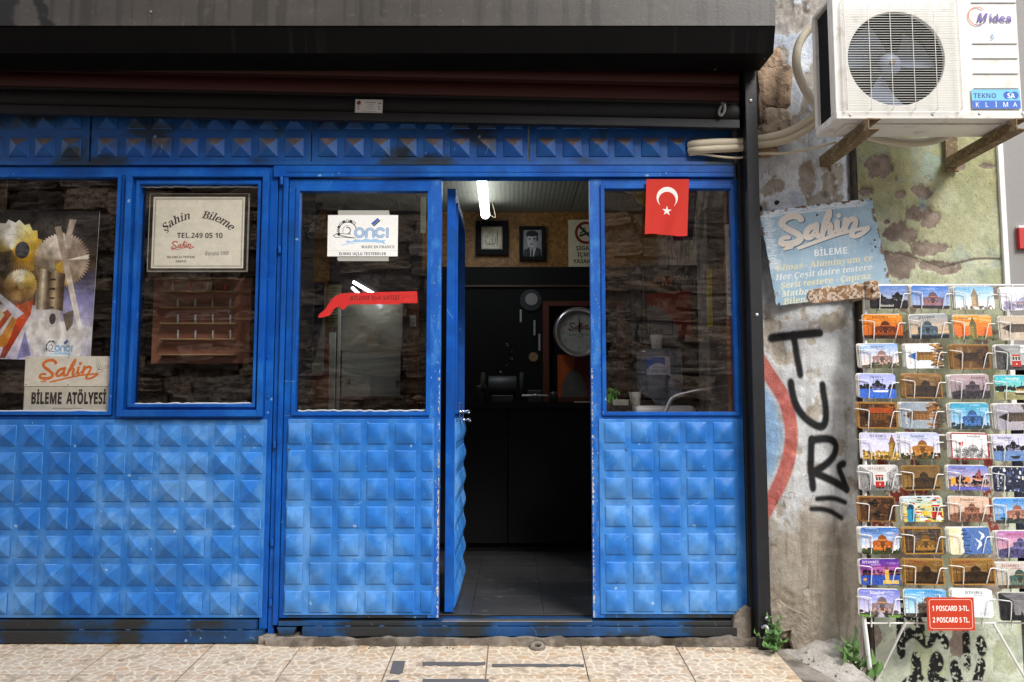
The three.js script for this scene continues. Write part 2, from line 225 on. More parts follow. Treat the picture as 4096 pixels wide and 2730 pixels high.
const series = (a, b, n) => Array.from({ length: n }, (_, i) => lerp(a, b, n > 1 ? i / (n - 1) : 0));

{ // fixed window wall left of the doors
  const g = thing('shop_window_wall', 'blue steel window wall with two windows above an embossed metal panel', 'shopfront');
  const xr = X(1096, 1400) - 0.002, yTop = Y(667), yMid = Y(1677), y1 = Y(1666), pb = Y(2472);
  add(g, 'post', bx(X(1057, 1665), xr, Y(2518), yTop, -0.05, 0), M.blue);
  add(g, 'mullion', bx(X(448, 1660), X(476, 1665), y1, Y(702), -0.05, 0), M.blue);
  add(g, 'rail', bx(LEFT_END, X(1057, 1665), yMid, y1, -0.05, 0.002), M.blue);
  add(g, 'rail', bx(LEFT_END, X(1057, 1665), Y(702), yTop, -0.05, 0), M.blue);
  const colX = Array.from({ length: 16 }, (_, i) => X(1012, 1745) - i * (X(1012, 1745) - X(902.5, 1745)));
  embossed(g, LEFT_END, X(1068, 1690), pb, Y(1679), 0.006, colX.filter((x) => x > LEFT_END), [1743, 1853, 1965, 2075, 2187, 2300, 2414].map((p) => Y(p)), 0.0505, false, M.bluePanel);
  add(g, 'bottom_rail', bx(LEFT_END, X(1029, 2500), Y(2516), Y(2479), -0.03, 0.018), M.blueDirty);
  add(g, 'bottom_rail', bx(LEFT_END, X(1057, 2540), Y(2566), Y(2519), -0.03, 0.032), M.blueDirty);
  for (const px of [335, 520, 800, 965]) add(g, 'weld', new THREE.SphereGeometry(0.009, 8, 6).scale(1.6, 0.7, 0.7).translate(X(px, 2518), Y(2517.5), 0.02), M.blueDirty);
  // wide window
  const w1 = add(g, 'window_frame', frameGeo(LEFT_END + 0.05, X(448, 1660) - 0.001, Y(1662), Y(700), 0.02, 0.016, 0.018, 0.014, -0.03, 0.012), M.blue);
  add(w1, 'glass_pane', bx(LEFT_END + 0.07, X(434, 1650), Y(1646), Y(712), -0.022, -0.018, 0), M.glass);
  add(w1, 'putty', wire(smoothPts([[LEFT_END + 0.1, Y(1645), -0.012], ...series(-2.7, X(430, 1645), 12).map((x) => V3(x, Y(1645) + rnd(-0.003, 0.004), -0.012))], 40), 0.005, 5), M.putty);
  // deep hinged window
  const a = X(476, 1665), b = X(1057, 1665);
  const w2 = add(g, 'window_frame', merge([frameGeo(a + 0.001, b - 0.001, Y(1667), Y(692), 0.028, 0.028, 0.03, 0.028, -0.02, 0.032), frameGeo(a + 0.029, b - 0.029, Y(1667) + 0.03, Y(692) - 0.028, 0.016, 0.016, 0.03, 0.03, -0.03, 0.006)]), M.blue);
  add(w2, 'glazing_bead', frameGeo(X(514, 1620), X(1024, 1620), Y(1630), Y(726), 0.017, 0.014, 0.014, 0.018, -0.03, 0.018), M.blue);
  add(w2, 'glass_pane', bx(X(526, 1620), X(1016, 1620), Y(1622), Y(738), -0.022, -0.018, 0), M.glass);
  add(w2, 'putty', wire(series(X(534, 1617), X(1010, 1617), 26).map((x) => V3(x, Y(1617) + rnd(-0.003, 0.004), -0.012)), 0.005, 5), M.putty);
  add(w2, 'putty', wire(series(X(563, 745), X(1036, 745), 26).map((x) => V3(x, Y(745) + rnd(-0.003, 0.003), -0.012)), 0.004, 5), M.putty);
  for (const py of [820, 1120, 1430, 1590]) add(g, 'weld', new THREE.SphereGeometry(0.006, 8, 6).scale(0.7, 1.3, 0.6).translate(X(1071, py), Y(py), 0.002), M.blue);
}
{ // painted post between window wall and door
  const g = thing('door_post', 'blue steel post between the embossed window wall and the door', 'post');
  const x0 = X(1096, 1400) + 0.002, x1 = X(1134, 1645) - 0.002;
  add(g, 'post_profile', merge([bx(x0, lerp(x0, x1, 0.55), Y(2545), Y(667), -0.06, -0.004), bx(lerp(x0, x1, 0.55), x1, Y(2500), Y(667), -0.06, 0.012)]), M.blue);
  for (const py of [725, 1000, 1780, 2170, 2410]) add(g, 'hinge_pin', cyl(V3(lerp(x0, x1, 0.25), Y(py + 14), 0.003), V3(lerp(x0, x1, 0.25), Y(py - 14), 0.003), 0.008, 10), M.blue);
}
{ // lintel
  const g = thing('lintel_beam', 'long blue steel beam over the doors and windows', 'beam');
  add(g, 'lip', bx(LEFT_END, RIGHT_END, Y(663), Y(649), -0.05, 0.012), M.blueGrime);
  add(g, 'beam', bx(X(1097, 700), RIGHT_END, Y(711), Y(666), -0.06, 0.016), M.blue);
  add(g, 'gap_backing', bx(LEFT_END, RIGHT_END, Y(666.5) - 0.004, Y(662.5) + 0.004, -0.06, -0.01, 0), M.blueDirty);
  add(g, 'weld_seam', bx(X(1150, 692), RIGHT_END, Y(693), Y(691), 0.014, 0.0185, 0.001), M.blue);
}
const transomX = [[-360, 352, [75, 178, 283]], [360, 1240, [428, 540, 645, 753, 860, 966, 1072, 1177]], [1246, 2112, [1312, 1417, 1523, 1629, 1734, 1841, 1947, 2053]], [2118, 2960, [2185, 2290, 2395, 2498, 2604, 2710, 2816, 2920]]];
const transomLabel = ['short embossed transom panel above the saw blade poster window', 'blue embossed transom panel above the framed telephone sign window', 'blue embossed transom panel above the glazed door with the white sticker', 'blue embossed transom panel pierced by the cream air conditioner pipes'];
transomX.forEach(([a, b, cols], k) => {
  const g = thing('transom_panel', transomLabel[k], 'panel', 'embossed panels under the roller shutter');
  const xs = cols.map((p) => X(p, 560)); if (k === 0) for (let i = 0; i < 4; i++) xs.push(X(75 - 106 * (i + 1), 560));
  embossed(g, Math.max(LEFT_END, X(a, 600)), Math.min(RIGHT_END, X(b, 600)), Y(648.5), Y(400), -0.004, xs, [Y(589), Y(477)], 0.049, false, M.blueGrime, M.dust);
});
// ---- door leaves: x0..x1 outer edges, parts in the leaf's own plane
function leafParts(g, x0, x1, yb, yt, gx0, gx1, gy0, gy1, px0, px1, py0, py1, cols, rows, zf = 0, chipped) {
  const sM = M.blue, d = zf - 0.042;
  add(g, 'stile', bx(x0, gx0, yb, yt, d, zf), chipped === 'left' ? chipMat(0) : sM); add(g, 'stile', bx(gx1, x1, yb, yt, d, zf), chipped === 'right' ? chipMat(1) : sM); g.children.slice(-2).forEach((m) => { if (m.material !== sM) { uvBox(m.geometry); const nn = m.geometry.attributes.normal, uu = m.geometry.attributes.uv; for (let i = 0; i < nn.count; i++) if (Math.abs(nn.getZ(i)) < 0.75) uu.setX(i, 0.35 + 0.3 * uu.getX(i)); } });
  add(g, 'rail', bx(gx0, gx1, gy1, yt, d, zf), sM); add(g, 'rail', bx(gx0, gx1, py1, gy0, d, zf), sM); add(g, 'rail', bx(gx0, gx1, yb, py0, d, zf), M.blueDirty);
  add(g, 'glazing_bead', frameGeo(gx0 - 0.004, gx1 + 0.004, gy0 - 0.004, gy1 + 0.004, 0.019, 0.019, 0.018, 0.022, d + 0.008, zf + 0.009), sM);
  add(g, 'glass_pane', bx(gx0 + 0.008, gx1 - 0.008, gy0 + 0.008, gy1 - 0.008, zf - 0.022, zf - 0.018, 0), M.glass);
  add(g, 'backing_sheet', bx(gx0, gx1, py0, py1, d, zf - 0.012, 0), sM);
  embossed(g, px0, px1, py0, py1, zf + 0.005, cols, rows, 0.0505, true, M.bluePanel);
}
const chipMats = {};
function chipMat(side) { // stile paint flaked off along the edge that everyone brushes past
  if (chipMats[side]) return chipMats[side];
  const W = 64, H = 1800, flakes = canvas(W, H, (c) => { c.fillStyle = '#000'; c.fillRect(0, 0, W, H); c.fillStyle = '#fff'; for (let i = 0; i < 340; i++) { const y = H * (1 - Math.pow(rnd(), 1.3) * 0.56), w = Math.pow(rnd(), 2.2) * 13 + 1.5, h = rnd(2, 16), x = side ? W - w + 1 : -1; c.beginPath(); c.moveTo(x, y); c.lineTo(x + w * rnd(0.3, 1), y + h * 0.3); c.lineTo(x + w, y + h * 0.6); c.lineTo(x + w * rnd(0.2, 0.8), y + h); c.lineTo(x, y + h); c.fill(); } for (let i = 0; i < 90; i++) { c.beginPath(); c.ellipse(rnd(W), H * rnd(0.2, 1), rnd(0.4, 1.8), rnd(0.8, 5), rnd(-0.4, 0.4), 0, 7); c.fill(); } }).getContext('2d').getImageData(0, 0, W, H).data;
  const t = pixelTex(W, H, (u, v) => { const i = (((1 - v) * H) | 0) * W + ((u * W) | 0), n = fbm(u * 2, v * 26, 5, 171), m = fbm(u * 8, v * 220, 3, 175), k = 0.9 + 0.2 * m; let c = mix3([9, 88, 176], [56, 120, 192], sstep(0.42, 0.7, n) * 0.8).map((e) => e * k); if (flakes[4 * i] > 120) c = mix3([206, 200, 184], [128, 104, 84], sstep(0.45, 0.65, fbm(u * 14, v * 400, 3, 179))); return c; }, true);
  return (chipMats[side] = new THREE.MeshPhysicalMaterial({ map: t, roughness: 0.45, clearcoat: 0.15, clearcoatRoughness: 0.35 }));
}
{
  const g = thing('glazed_door', 'closed blue door with white sticker and red saw sign on its glass', 'door');
  const rows = [1736, 1845, 1958, 2070, 2181, 2295, 2408].map((p) => Y(p)), c0 = X(1000 + 853 * 0.4675, 1890), pitch = X(1000 + 853 * 0.4675, 1890) - X(1000 + 617 * 0.4675, 1890);
  leafParts(g, X(1135, 1645), X(1760, 1645), Y(2474), Y(717), X(1168, 1645), X(1716, 1645), Y(1660), Y(752), X(1152, 1690), X(1738, 1690), Y(2461), Y(1677), [-2, -1, 0, 1, 2, 3].map((i) => c0 + i * pitch), rows, 0, 'right');
  add(g, 'hinge', cyl(V3(X(1128, 726), Y(742), 0.012), V3(X(1128, 726), Y(712), 0.012), 0.009, 10), M.blue);
  add(g, 'putty', wire(series(X(1190, 1643), X(1704, 1643), 26).map((x) => V3(x, Y(1645) + rnd(-0.003, 0.004), -0.01)), 0.0045, 5), M.putty);
}
{
  const g = thing('glazed_door', 'fixed blue door leaf with the small red flag hanging over its glass', 'door');
  const rows = [1731, 1842, 1954, 2065, 2177, 2291, 2405].map((p) => Y(p)), c0 = X(2460, 1890);
  leafParts(g, X(2366, 1650), X(2976, 1700), Y(2474), Y(714), X(2413, 1650), X(2956, 1655), Y(1660), Y(742), X(2395, 1690), X(2972, 1690), Y(2458), Y(1677), [0, 1, 2, 3, 4].map((i) => c0 + i * (X(2569, 1890) - X(2460, 1890))), rows, 0, 'left');
}
{ // the leaf that stands open, swung into the shop
  const g = thing('open_door', 'blue door leaf swung open into the dark shop with chrome levers', 'door');
  const w = 0.7, yb = Y(2468), yt = Y(738), py1 = Y(1677), h = py1 - yb;
  leafParts(g, 0, w, yb, yt, 0.05, w - 0.05, Y(1655), Y(790), 0.03, w - 0.03, yb + 0.015, py1, series(0.09, w - 0.09, 5), series(yb + 0.07, py1 - 0.07, 7), 0);
  for (const [x, py, len] of [[0.27, 1650, 0.055], [0.56, 1690, 0.045]]) {
    const y = Y(py), hd = add(g, 'door_handle', merge([bx(x - 0.018, x + 0.018, y - 0.07, y + 0.05, 0.0055, 0.011), wire([V3(x, y, 0.01), V3(x, y, len), V3(x - 0.012, y, len + 0.008), V3(x - 0.11, y - 0.004, len + 0.006)], 0.008, 8).toNonIndexed()]), M.chrome);
    hd.userData.label = 'worn chrome lever handle';
  }
  g.children.forEach((m) => { m.geometry = m.geometry.clone().rotateY(Math.PI / 2); m.geometry.translate(X(1813, 1600), 0, -0.075); for (const k of m.children) { k.geometry.rotateY(Math.PI / 2); k.geometry.translate(X(1813, 1600), 0, -0.075); } });
}
{ // threshold and door head
  const g = thing('door_threshold', 'worn blue steel threshold beam under the doors', 'threshold');
  const x0 = X(1117, 2490), x1 = X(2940, 2490);
  add(g, 'upper_beam', bx(x0, x1, Y(2501), Y(2483), -0.07, 0.02), M.blueDirty);
  add(g, 'lower_beam', bx(X(1215, 2520), x1, Y(2539), Y(2502.5), -0.04, 0.034), M.blueDirty);
  add(g, 'worn_edge', bx(X(1768, 2480), X(2368, 2480), Y(2483.5), Y(2481), -0.02, 0.022, 0.001), M.steel);
  add(g, 'end_block', prism([[X(1116, 2500), Y(2508)], [X(1188, 2500), Y(2508)], [X(1178, 2500), Y(2540)], [X(1130, 2500), Y(2543)]], -0.03, 0.03, 0.003), M.blueDirty);
  for (const px of [1280, 1395, 1530, 1680, 1780, 1980, 2355, 2540, 2720]) add(g, 'weld', new THREE.SphereGeometry(0.009, 8, 6).scale(1.8, 0.6, 0.7).translate(X(px, 2501), Y(2501.5), 0.022), M.blueDirty);
}
// ---------------------------------------------------------------- roller shutter
{
  const g = thing('shutter_box', 'black lacquered roller shutter housing spanning the whole shopfront', 'shutter box');
  const xr = 1.185, A = [0.35, Y(110, 0.35)], B = [0.315, Y(211, 0.315)], C = [0.125, Y(279, 0.125)], top = 3.42;
  const prof = [A, [0.35, top], [-0.06, top], [-0.06, C[1] + 0.06], [0.11, C[1] + 0.06], C, B];
  const s = new THREE.Shape(prof.map(([z, y]) => new THREE.Vector2(z, y))), e = new THREE.ExtrudeGeometry(s, { depth: xr + 3.1, bevelEnabled: true, bevelSize: 0.004, bevelThickness: 0.004, bevelSegments: 2 });
  e.rotateY(-Math.PI / 2); e.translate(xr, 0, 0); uvm(e);
  add(g, 'housing', e, M.boxBlack);
  add(g, 'front_sheet', bx(-3.09, xr + 0.003, A[1] + 0.004, top - 0.002, 0.3545, 0.359, 0.001), M.boxDust);
  for (const [px, py, z] of [[3060, 232, 0.26], [2862, 276, 0.14], [603, 47, 0.36]]) add(g, 'rivet', disc(P(px, py, z), 0.005, 0.006, 10), M.zinc);
}
{
  const g = thing('shutter_curtain', 'rolled up metal shutter with red slats and black bottom bar', 'roller shutter');
  const xr = X(2952, 400, 0.05), x0 = -3.0, tilt = 0.0215, pivot = V3(xr, Y(521, 0.05), 0.05);
  const yOf = (py) => Y(py, 0.05) - pivot.y, slat = (y0, y1) => { // shallow bulging slat with a lip
    const h = y1 - y0, pts = []; for (let i = 0; i <= 10; i++) { const t = i / 10; pts.push([0.016 * Math.pow(Math.sin(Math.PI * Math.min(1, t * 1.06)), 0.7) + (t > 0.93 ? 0.006 : 0), y0 + h * t]); }
    const s = new THREE.Shape([...pts.map(([z, y]) => new THREE.Vector2(z, y)), new THREE.Vector2(-0.012, y1), new THREE.Vector2(-0.012, y0)]);
    const e = new THREE.ExtrudeGeometry(s, { depth: xr - x0, bevelEnabled: false }); e.rotateY(-Math.PI / 2); uvm(e); e.rotateZ(-tilt); e.translate(pivot.x, pivot.y, pivot.z); return e;
  };
  const edges = [[484, 411, 'K'], [408, 343, 'R'], [340, 281, 'R'], [278, 220, 'R'], [217, 160, 'R']];
  for (const [a, b, k] of edges) add(g, 'slat', slat(yOf(a), yOf(b)), k === 'R' ? M.shutterRed : M.shutterBlack);
  const bar = bx(x0 - xr, 0, yOf(520), yOf(486), -0.015, 0.024, 0.003); bar.rotateZ(-tilt); bar.translate(pivot.x, pivot.y, pivot.z); add(g, 'bottom_bar', bar, M.black);
  add(g, 'lifting_hook', wire(smoothPts([P(2888, 412, 0.085), P(2899, 420, 0.1), P(2897, 448, 0.1), P(2884, 462, 0.094), P(2876, 448, 0.088), P(2886, 424, 0.084)], 16), 0.007, 6), M.zinc);
}
{
  const g = thing('shutter_guide_post', 'tall black steel guide post between the shopfront and the peeling pillar', 'post');
  const x0 = X(3026, 2137, 0.1), x1 = X(3077, 2137, 0.1);
  add(g, 'post_body', bx(x0, x1, paveY(0.1) - 0.01, Y(262, 0.1), -0.02, 0.1, 0.004), M.black);
  add(g, 'channel_lip', bx(x0 - 0.018, x0, paveY(0.1), Y(280, 0.1), -0.02, 0.022, 0.002), M.black);
  for (const [px, py] of [[3003, 403], [3028, 1260], [3067, 2475]]) add(g, 'rivet', new THREE.SphereGeometry(0.0085, 12, 8).scale(1, 1, 0.5).translate(X(px, py, 0.1), Y(py, 0.1), 0.101), M.zinc);
  add(g, 'padlock_hasp', wire(smoothPts([P(3050, 2512, 0.104), P(3066, 2508, 0.125), P(3074, 2530, 0.13), P(3070, 2556, 0.125), P(3056, 2552, 0.104)], 16), 0.0085, 7), M.zinc);
}
// ---------------------------------------------------------------- masonry right of the shop
const measured = (x, y, z) => { const dy = y - EYE_Y, dz = z - EYE_Z, dep = dy * sP - dz * cP; return [2048 + FOCAL * x / dep, 1365 - FOCAL * (dy * cP + dz * sP) / dep]; };
// a plastered face: paint(px, py) -> [[r, g, b], height]; strokes are drawn on a mask laid out in wall metres
function plasterFace(x0, x1, y0, y1, zRef, zOf, nx, ny, W, H, draw, paint) {
  const T = (px, py) => { const p = P(px, py, zRef); return [(p.x - x0) / (x1 - x0) * W, (y1 - p.y) / (y1 - y0) * H]; }, S = W / (x1 - x0) * 0.00119;
  const layer = (fn) => canvas(W, H, (c) => { c.fillStyle = '#000'; c.fillRect(0, 0, W, H); c.lineCap = c.lineJoin = 'round'; fn(c, T, S); }).getContext('2d').getImageData(0, 0, W, H).data;
  const masks = draw.map(layer), col = new Uint8Array(W * H * 4), hgt = new Float32Array(W * H);
  for (let j = 0; j < H; j++) for (let i = 0; i < W; i++) {
    const [px, py] = measured(lerp(x0, x1, (i + 0.5) / W), lerp(y1, y0, (j + 0.5) / H), zRef), k = j * W + i, [c, h] = paint(px, py, masks.map((m) => m[4 * k] / 255));
    const o = ((H - 1 - j) * W + i) * 4; col[o] = c[0]; col[o + 1] = c[1]; col[o + 2] = c[2]; col[o + 3] = 255; hgt[k] = h;
  }
  const t = new THREE.DataTexture(col, W, H); t.magFilter = THREE.LinearFilter; t.colorSpace = THREE.SRGBColorSpace; t.needsUpdate = true;
  const pos = [], uv = [], idx = [];
  for (let j = 0; j <= ny; j++) for (let i = 0; i <= nx; i++) {
    const u = i / nx, v = j / ny, k = Math.min(H - 1, ((1 - v) * H) | 0) * W + Math.min(W - 1, (u * W) | 0);
    pos.push(lerp(x0, x1, u), lerp(y0, y1, v), zOf(u, v) + hgt[k]); uv.push(u, v);
  }
  for (let j = 0; j < ny; j++) for (let i = 0; i < nx; i++) { const a = j * (nx + 1) + i; idx.push(a, a + 1, a + nx + 2, a, a + nx + 2, a + nx + 1); }
  const g = new THREE.BufferGeometry(); g.setAttribute('position', new THREE.Float32BufferAttribute(pos, 3)); g.setAttribute('uv', new THREE.Float32BufferAttribute(uv, 2)); g.setIndex(idx); g.computeVertexNormals();
  return [g, t];
}
const stroke = (c, T, S, pts, w, curve = true) => {
  const q = pts.map((p) => T(p[0], p[1])); c.lineWidth = w * S; c.beginPath(); c.moveTo(...q[0]);
  if (!curve || q.length < 3) q.slice(1).forEach((p) => c.lineTo(...p)); else { for (let i = 1; i < q.length - 1; i++) c.quadraticCurveTo(q[i][0], q[i][1], (q[i][0] + q[i + 1][0]) / 2, (q[i][1] + q[i + 1][1]) / 2); c.lineTo(...q[q.length - 1]); }
  c.stroke();
};
const blurred = (c, px, fn) => { c.filter = `blur(${px}px)`; c.strokeStyle = c.fillStyle = '#fff'; fn(); c.filter = 'none'; };
const blob = (px, py, cx, cy, rx, ry, s) => { const e = ((px - cx) / rx) ** 2 + ((py - cy) / ry) ** 2; if (e > 3.2) return 0; const n = 0.6 * (fbm(px / 62, py / 52, 5, s) - 0.5) + 0.4 * (fbm(px / 17, py / 17, 4, s + 7) - 0.5); return sstep(1.05, 0.95, Math.sqrt(e) + n * 2.1); };

const PILLAR_L = X(3079, 2137, 0.1) - 0.03, PILLAR_R = X(3426, 700, 0);
{
  const g = thing('plaster_pillar', 'peeling grey plaster pillar with black spray paint letters and a red arc', 'pillar');
  const y0 = -0.16, y1 = 3.35;
  const [geo, tex] = plasterFace(PILLAR_L, PILLAR_R + 0.015, y0, y1, 0.045, (u) => 0.012 + 0.045 * Math.sin(Math.PI * Math.min(1, u * 1.05)) - 0.075 * Math.pow(sstep(0.8, 1, u), 1.5), 70, 300, 330, 1600, [
    (c, T, S) => blurred(c, 2.2, () => {
      stroke(c, T, S, [[3092, 1352], [3180, 1342], [3278, 1333]], 24); stroke(c, T, S, [[3172, 1342], [3186, 1420], [3199, 1500]], 22);
      stroke(c, T, S, [[3163, 1532], [3168, 1590], [3200, 1660], [3270, 1712], [3300, 1700], [3303, 1640], [3287, 1542]], 24);
      stroke(c, T, S, [[3243, 1760], [3238, 1860], [3249, 1952]], 24); stroke(c, T, S, [[3243, 1762], [3310, 1748], [3352, 1780], [3330, 1840], [3248, 1893]], 22);
      stroke(c, T, S, [[3246, 1888], [3320, 1918], [3392, 1960]], 22); stroke(c, T, S, [[3390, 1958], [3372, 1910], [3350, 1866], [3378, 1856]], 20);
      stroke(c, T, S, [[3264, 1996], [3325, 1988], [3384, 2012]], 13); stroke(c, T, S, [[3242, 2036], [3300, 2032], [3368, 2074]], 13);
    }),
    (c, T, S) => blurred(c, 1.5, () => stroke(c, T, S, [[3040, 1430], [3075, 1490], [3150, 1610], [3172, 1760], [3140, 1905], [3062, 2060], [3030, 2120]], 48)),
    (c, T, S) => blurred(c, 8, () => { c.beginPath(); [[3040, 1520], [3100, 1600], [3135, 1740], [3105, 1880], [3040, 1960]].forEach((p, i) => (i ? c.lineTo(...T(...p)) : c.moveTo(...T(...p)))); c.fill(); }),
  ], (px, py, [black, red, blue]) => {
    const n1 = fbm(px / 120, py / 150, 5, 1), n2 = fbm(px / 26, py / 26, 4, 2), n3 = fbm(px / 7, py / 7, 2, 3), warp = (fbm(px / 70, py / 70, 4, 9) - 0.5) * 260;
    const white = [210, 214, 220], grey = [194, 195, 196], tan = [168, 158, 144], brown = [158, 149, 136], dark = [100, 88, 74]; let c, h = 0;
    const yy = py + warp, upper = sstep(1150, 1260, yy), low = sstep(2020, 2150, yy);
    c = mix3(white, [178, 186, 198], sstep(0.45, 0.65, n1)); c = mix3(c, grey, upper); c = mix3(c, brown, low);
    for (const [x, y, rx, ry] of [[3160, 70, 70, 75], [3260, 90, 90, 60], [3300, 40, 80, 60], [3130, 20, 60, 60]]) { const b = blob(px, py, x, y, rx, ry, 55); c = mix3(c, mix3([138, 130, 122], [168, 160, 152], n2), b * 0.85); h -= b * 0.005; } // patches of bare render
    const peel = sstep(0.6, 0.66, fbm(px / 60, py / 75, 5, 21) + (low ? 0 : 0) - 0.03 * (1 - upper)) * (1 - low); c = mix3(c, tan, peel * 0.85); h -= peel * 0.004;
    const film = sstep(0.55, 0.62, fbm(px / 45, py / 60, 5, 33)) * upper * (1 - low); c = mix3(c, [196, 198, 200], film * 0.5);
    for (const [x, y, rx, ry] of [[3092, 745, 46, 38], [3228, 715, 32, 62], [3318, 745, 34, 56], [3290, 812, 60, 40], [3250, 330, 45, 50], [3120, 255, 24, 90], [3330, 1290, 60, 40], [3120, 1410, 34, 60], [3255, 1655, 34, 36], [3090, 1310, 30, 40]]) { const b = blob(px, py, x, y, rx, ry, 50); c = mix3(c, mix3(brown, tan, n2), b * 0.85); h -= b * 0.006; }
    const st = sstep(0.56, 0.7, fbm(px / 22, py / 220, 4, 61)) * 0.5; c = mix3(c, dark, st * (0.25 + 0.4 * low)); // run-off stains
    const rub = sstep(0, 1, (yy - 2330) / 120) * sstep(3330, 3200, px + warp * 0.5); c = mix3(c, [142, 130, 114], rub * 0.8); h += rub * (0.012 * (n2 - 0.4) + 0.014 * (fbm(px / 14, py / 14, 3, 71) - 0.5));
    const dk = blob(px, py, 3140, 2600, 60, 45, 81); c = mix3(c, dark, dk * 0.7); h -= dk * 0.02;
    const hole = blob(px, py, 3108, 812, 10, 10, 5) + blob(px, py, 3040, 828, 12, 16, 6); c = mix3(c, [40, 34, 30], Math.min(1, hole));
    c = mix3(c, [120, 164, 210], blue * 0.75 * (1 - black)); c = mix3(c, mix3([168, 62, 54], [190, 104, 92], n2), red * 0.92 * (0.8 + 0.2 * n3)); c = mix3(c, [16, 16, 18], Math.min(1, black * 1.05));
    const k = 0.84 + 0.2 * n2 + 0.12 * n3, crack = Math.abs(fbm(px / 150, py / 190, 5, 91) - 0.5) < 0.0025 && fbm(px / 200, py / 200, 2, 95) > 0.5 ? 0.66 : 1; h += 0.004 * (n2 - 0.5) + 0.002 * (n3 - 0.5);
    return [[c[0] * k * crack, c[1] * k * crack, c[2] * k * crack].map((q) => Math.min(255, q)), h];
  });
  add(g, 'plaster_face', geo, new THREE.MeshStandardMaterial({ map: tex, roughness: 0.92, bumpMap: texOf2(noiseBump, 2.2, 11), bumpScale: 0.004 }));
  add(g, 'masonry_core', bx(PILLAR_L, PILLAR_R - 0.02, y0, 4.4, -0.3, -0.075, 0), M.concrete);
  // bare stones showing where the plaster has fallen off beside the guide post
  const stone = (px, py, w, h, d, mat, s) => { const q = new THREE.IcosahedronGeometry(1, 4), p = q.attributes.position; for (let i = 0; i < p.count; i++) { const x = p.getX(i), y = p.getY(i), z = p.getZ(i), m = Math.max(Math.abs(x), Math.abs(y), Math.abs(z)), k = 0.45 + 0.55 / m * 0.8, n = 0.78 + 0.5 * fbm(x * 2.2 + s * 7, y * 2.2 + z * 1.7, 4, s); p.setXYZ(i, x * k * n, y * k * n, z * k * n); } q.scale(w, h, d); q.computeVertexNormals(); uvm(q); const c = P(px, py, 0.03); q.translate(c.x, c.y, c.z); add(g, 'bare_stone', q, mat); };
  stone(3094, 360, 0.1, 0.15, 0.06, M.stoneWarm, 3); stone(3100, 500, 0.088, 0.085, 0.065, M.stone, 5); stone(3078, 262, 0.062, 0.085, 0.05, M.stoneWarm, 8); stone(3066, 600, 0.055, 0.045, 0.03, M.stoneWarm, 12); stone(3055, 560, 0.06, 0.05, 0.04, M.stoneDark, 19); stone(3045, 430, 0.03, 0.11, 0.045, M.stoneDark, 15);
}
function texOf2(t, a, b) { const q = t.clone(); q.wrapS = q.wrapT = THREE.RepeatWrapping; q.repeat.set(a, b); q.needsUpdate = true; return q; }
const GREEN_R = X(3990, 700, 0.02);
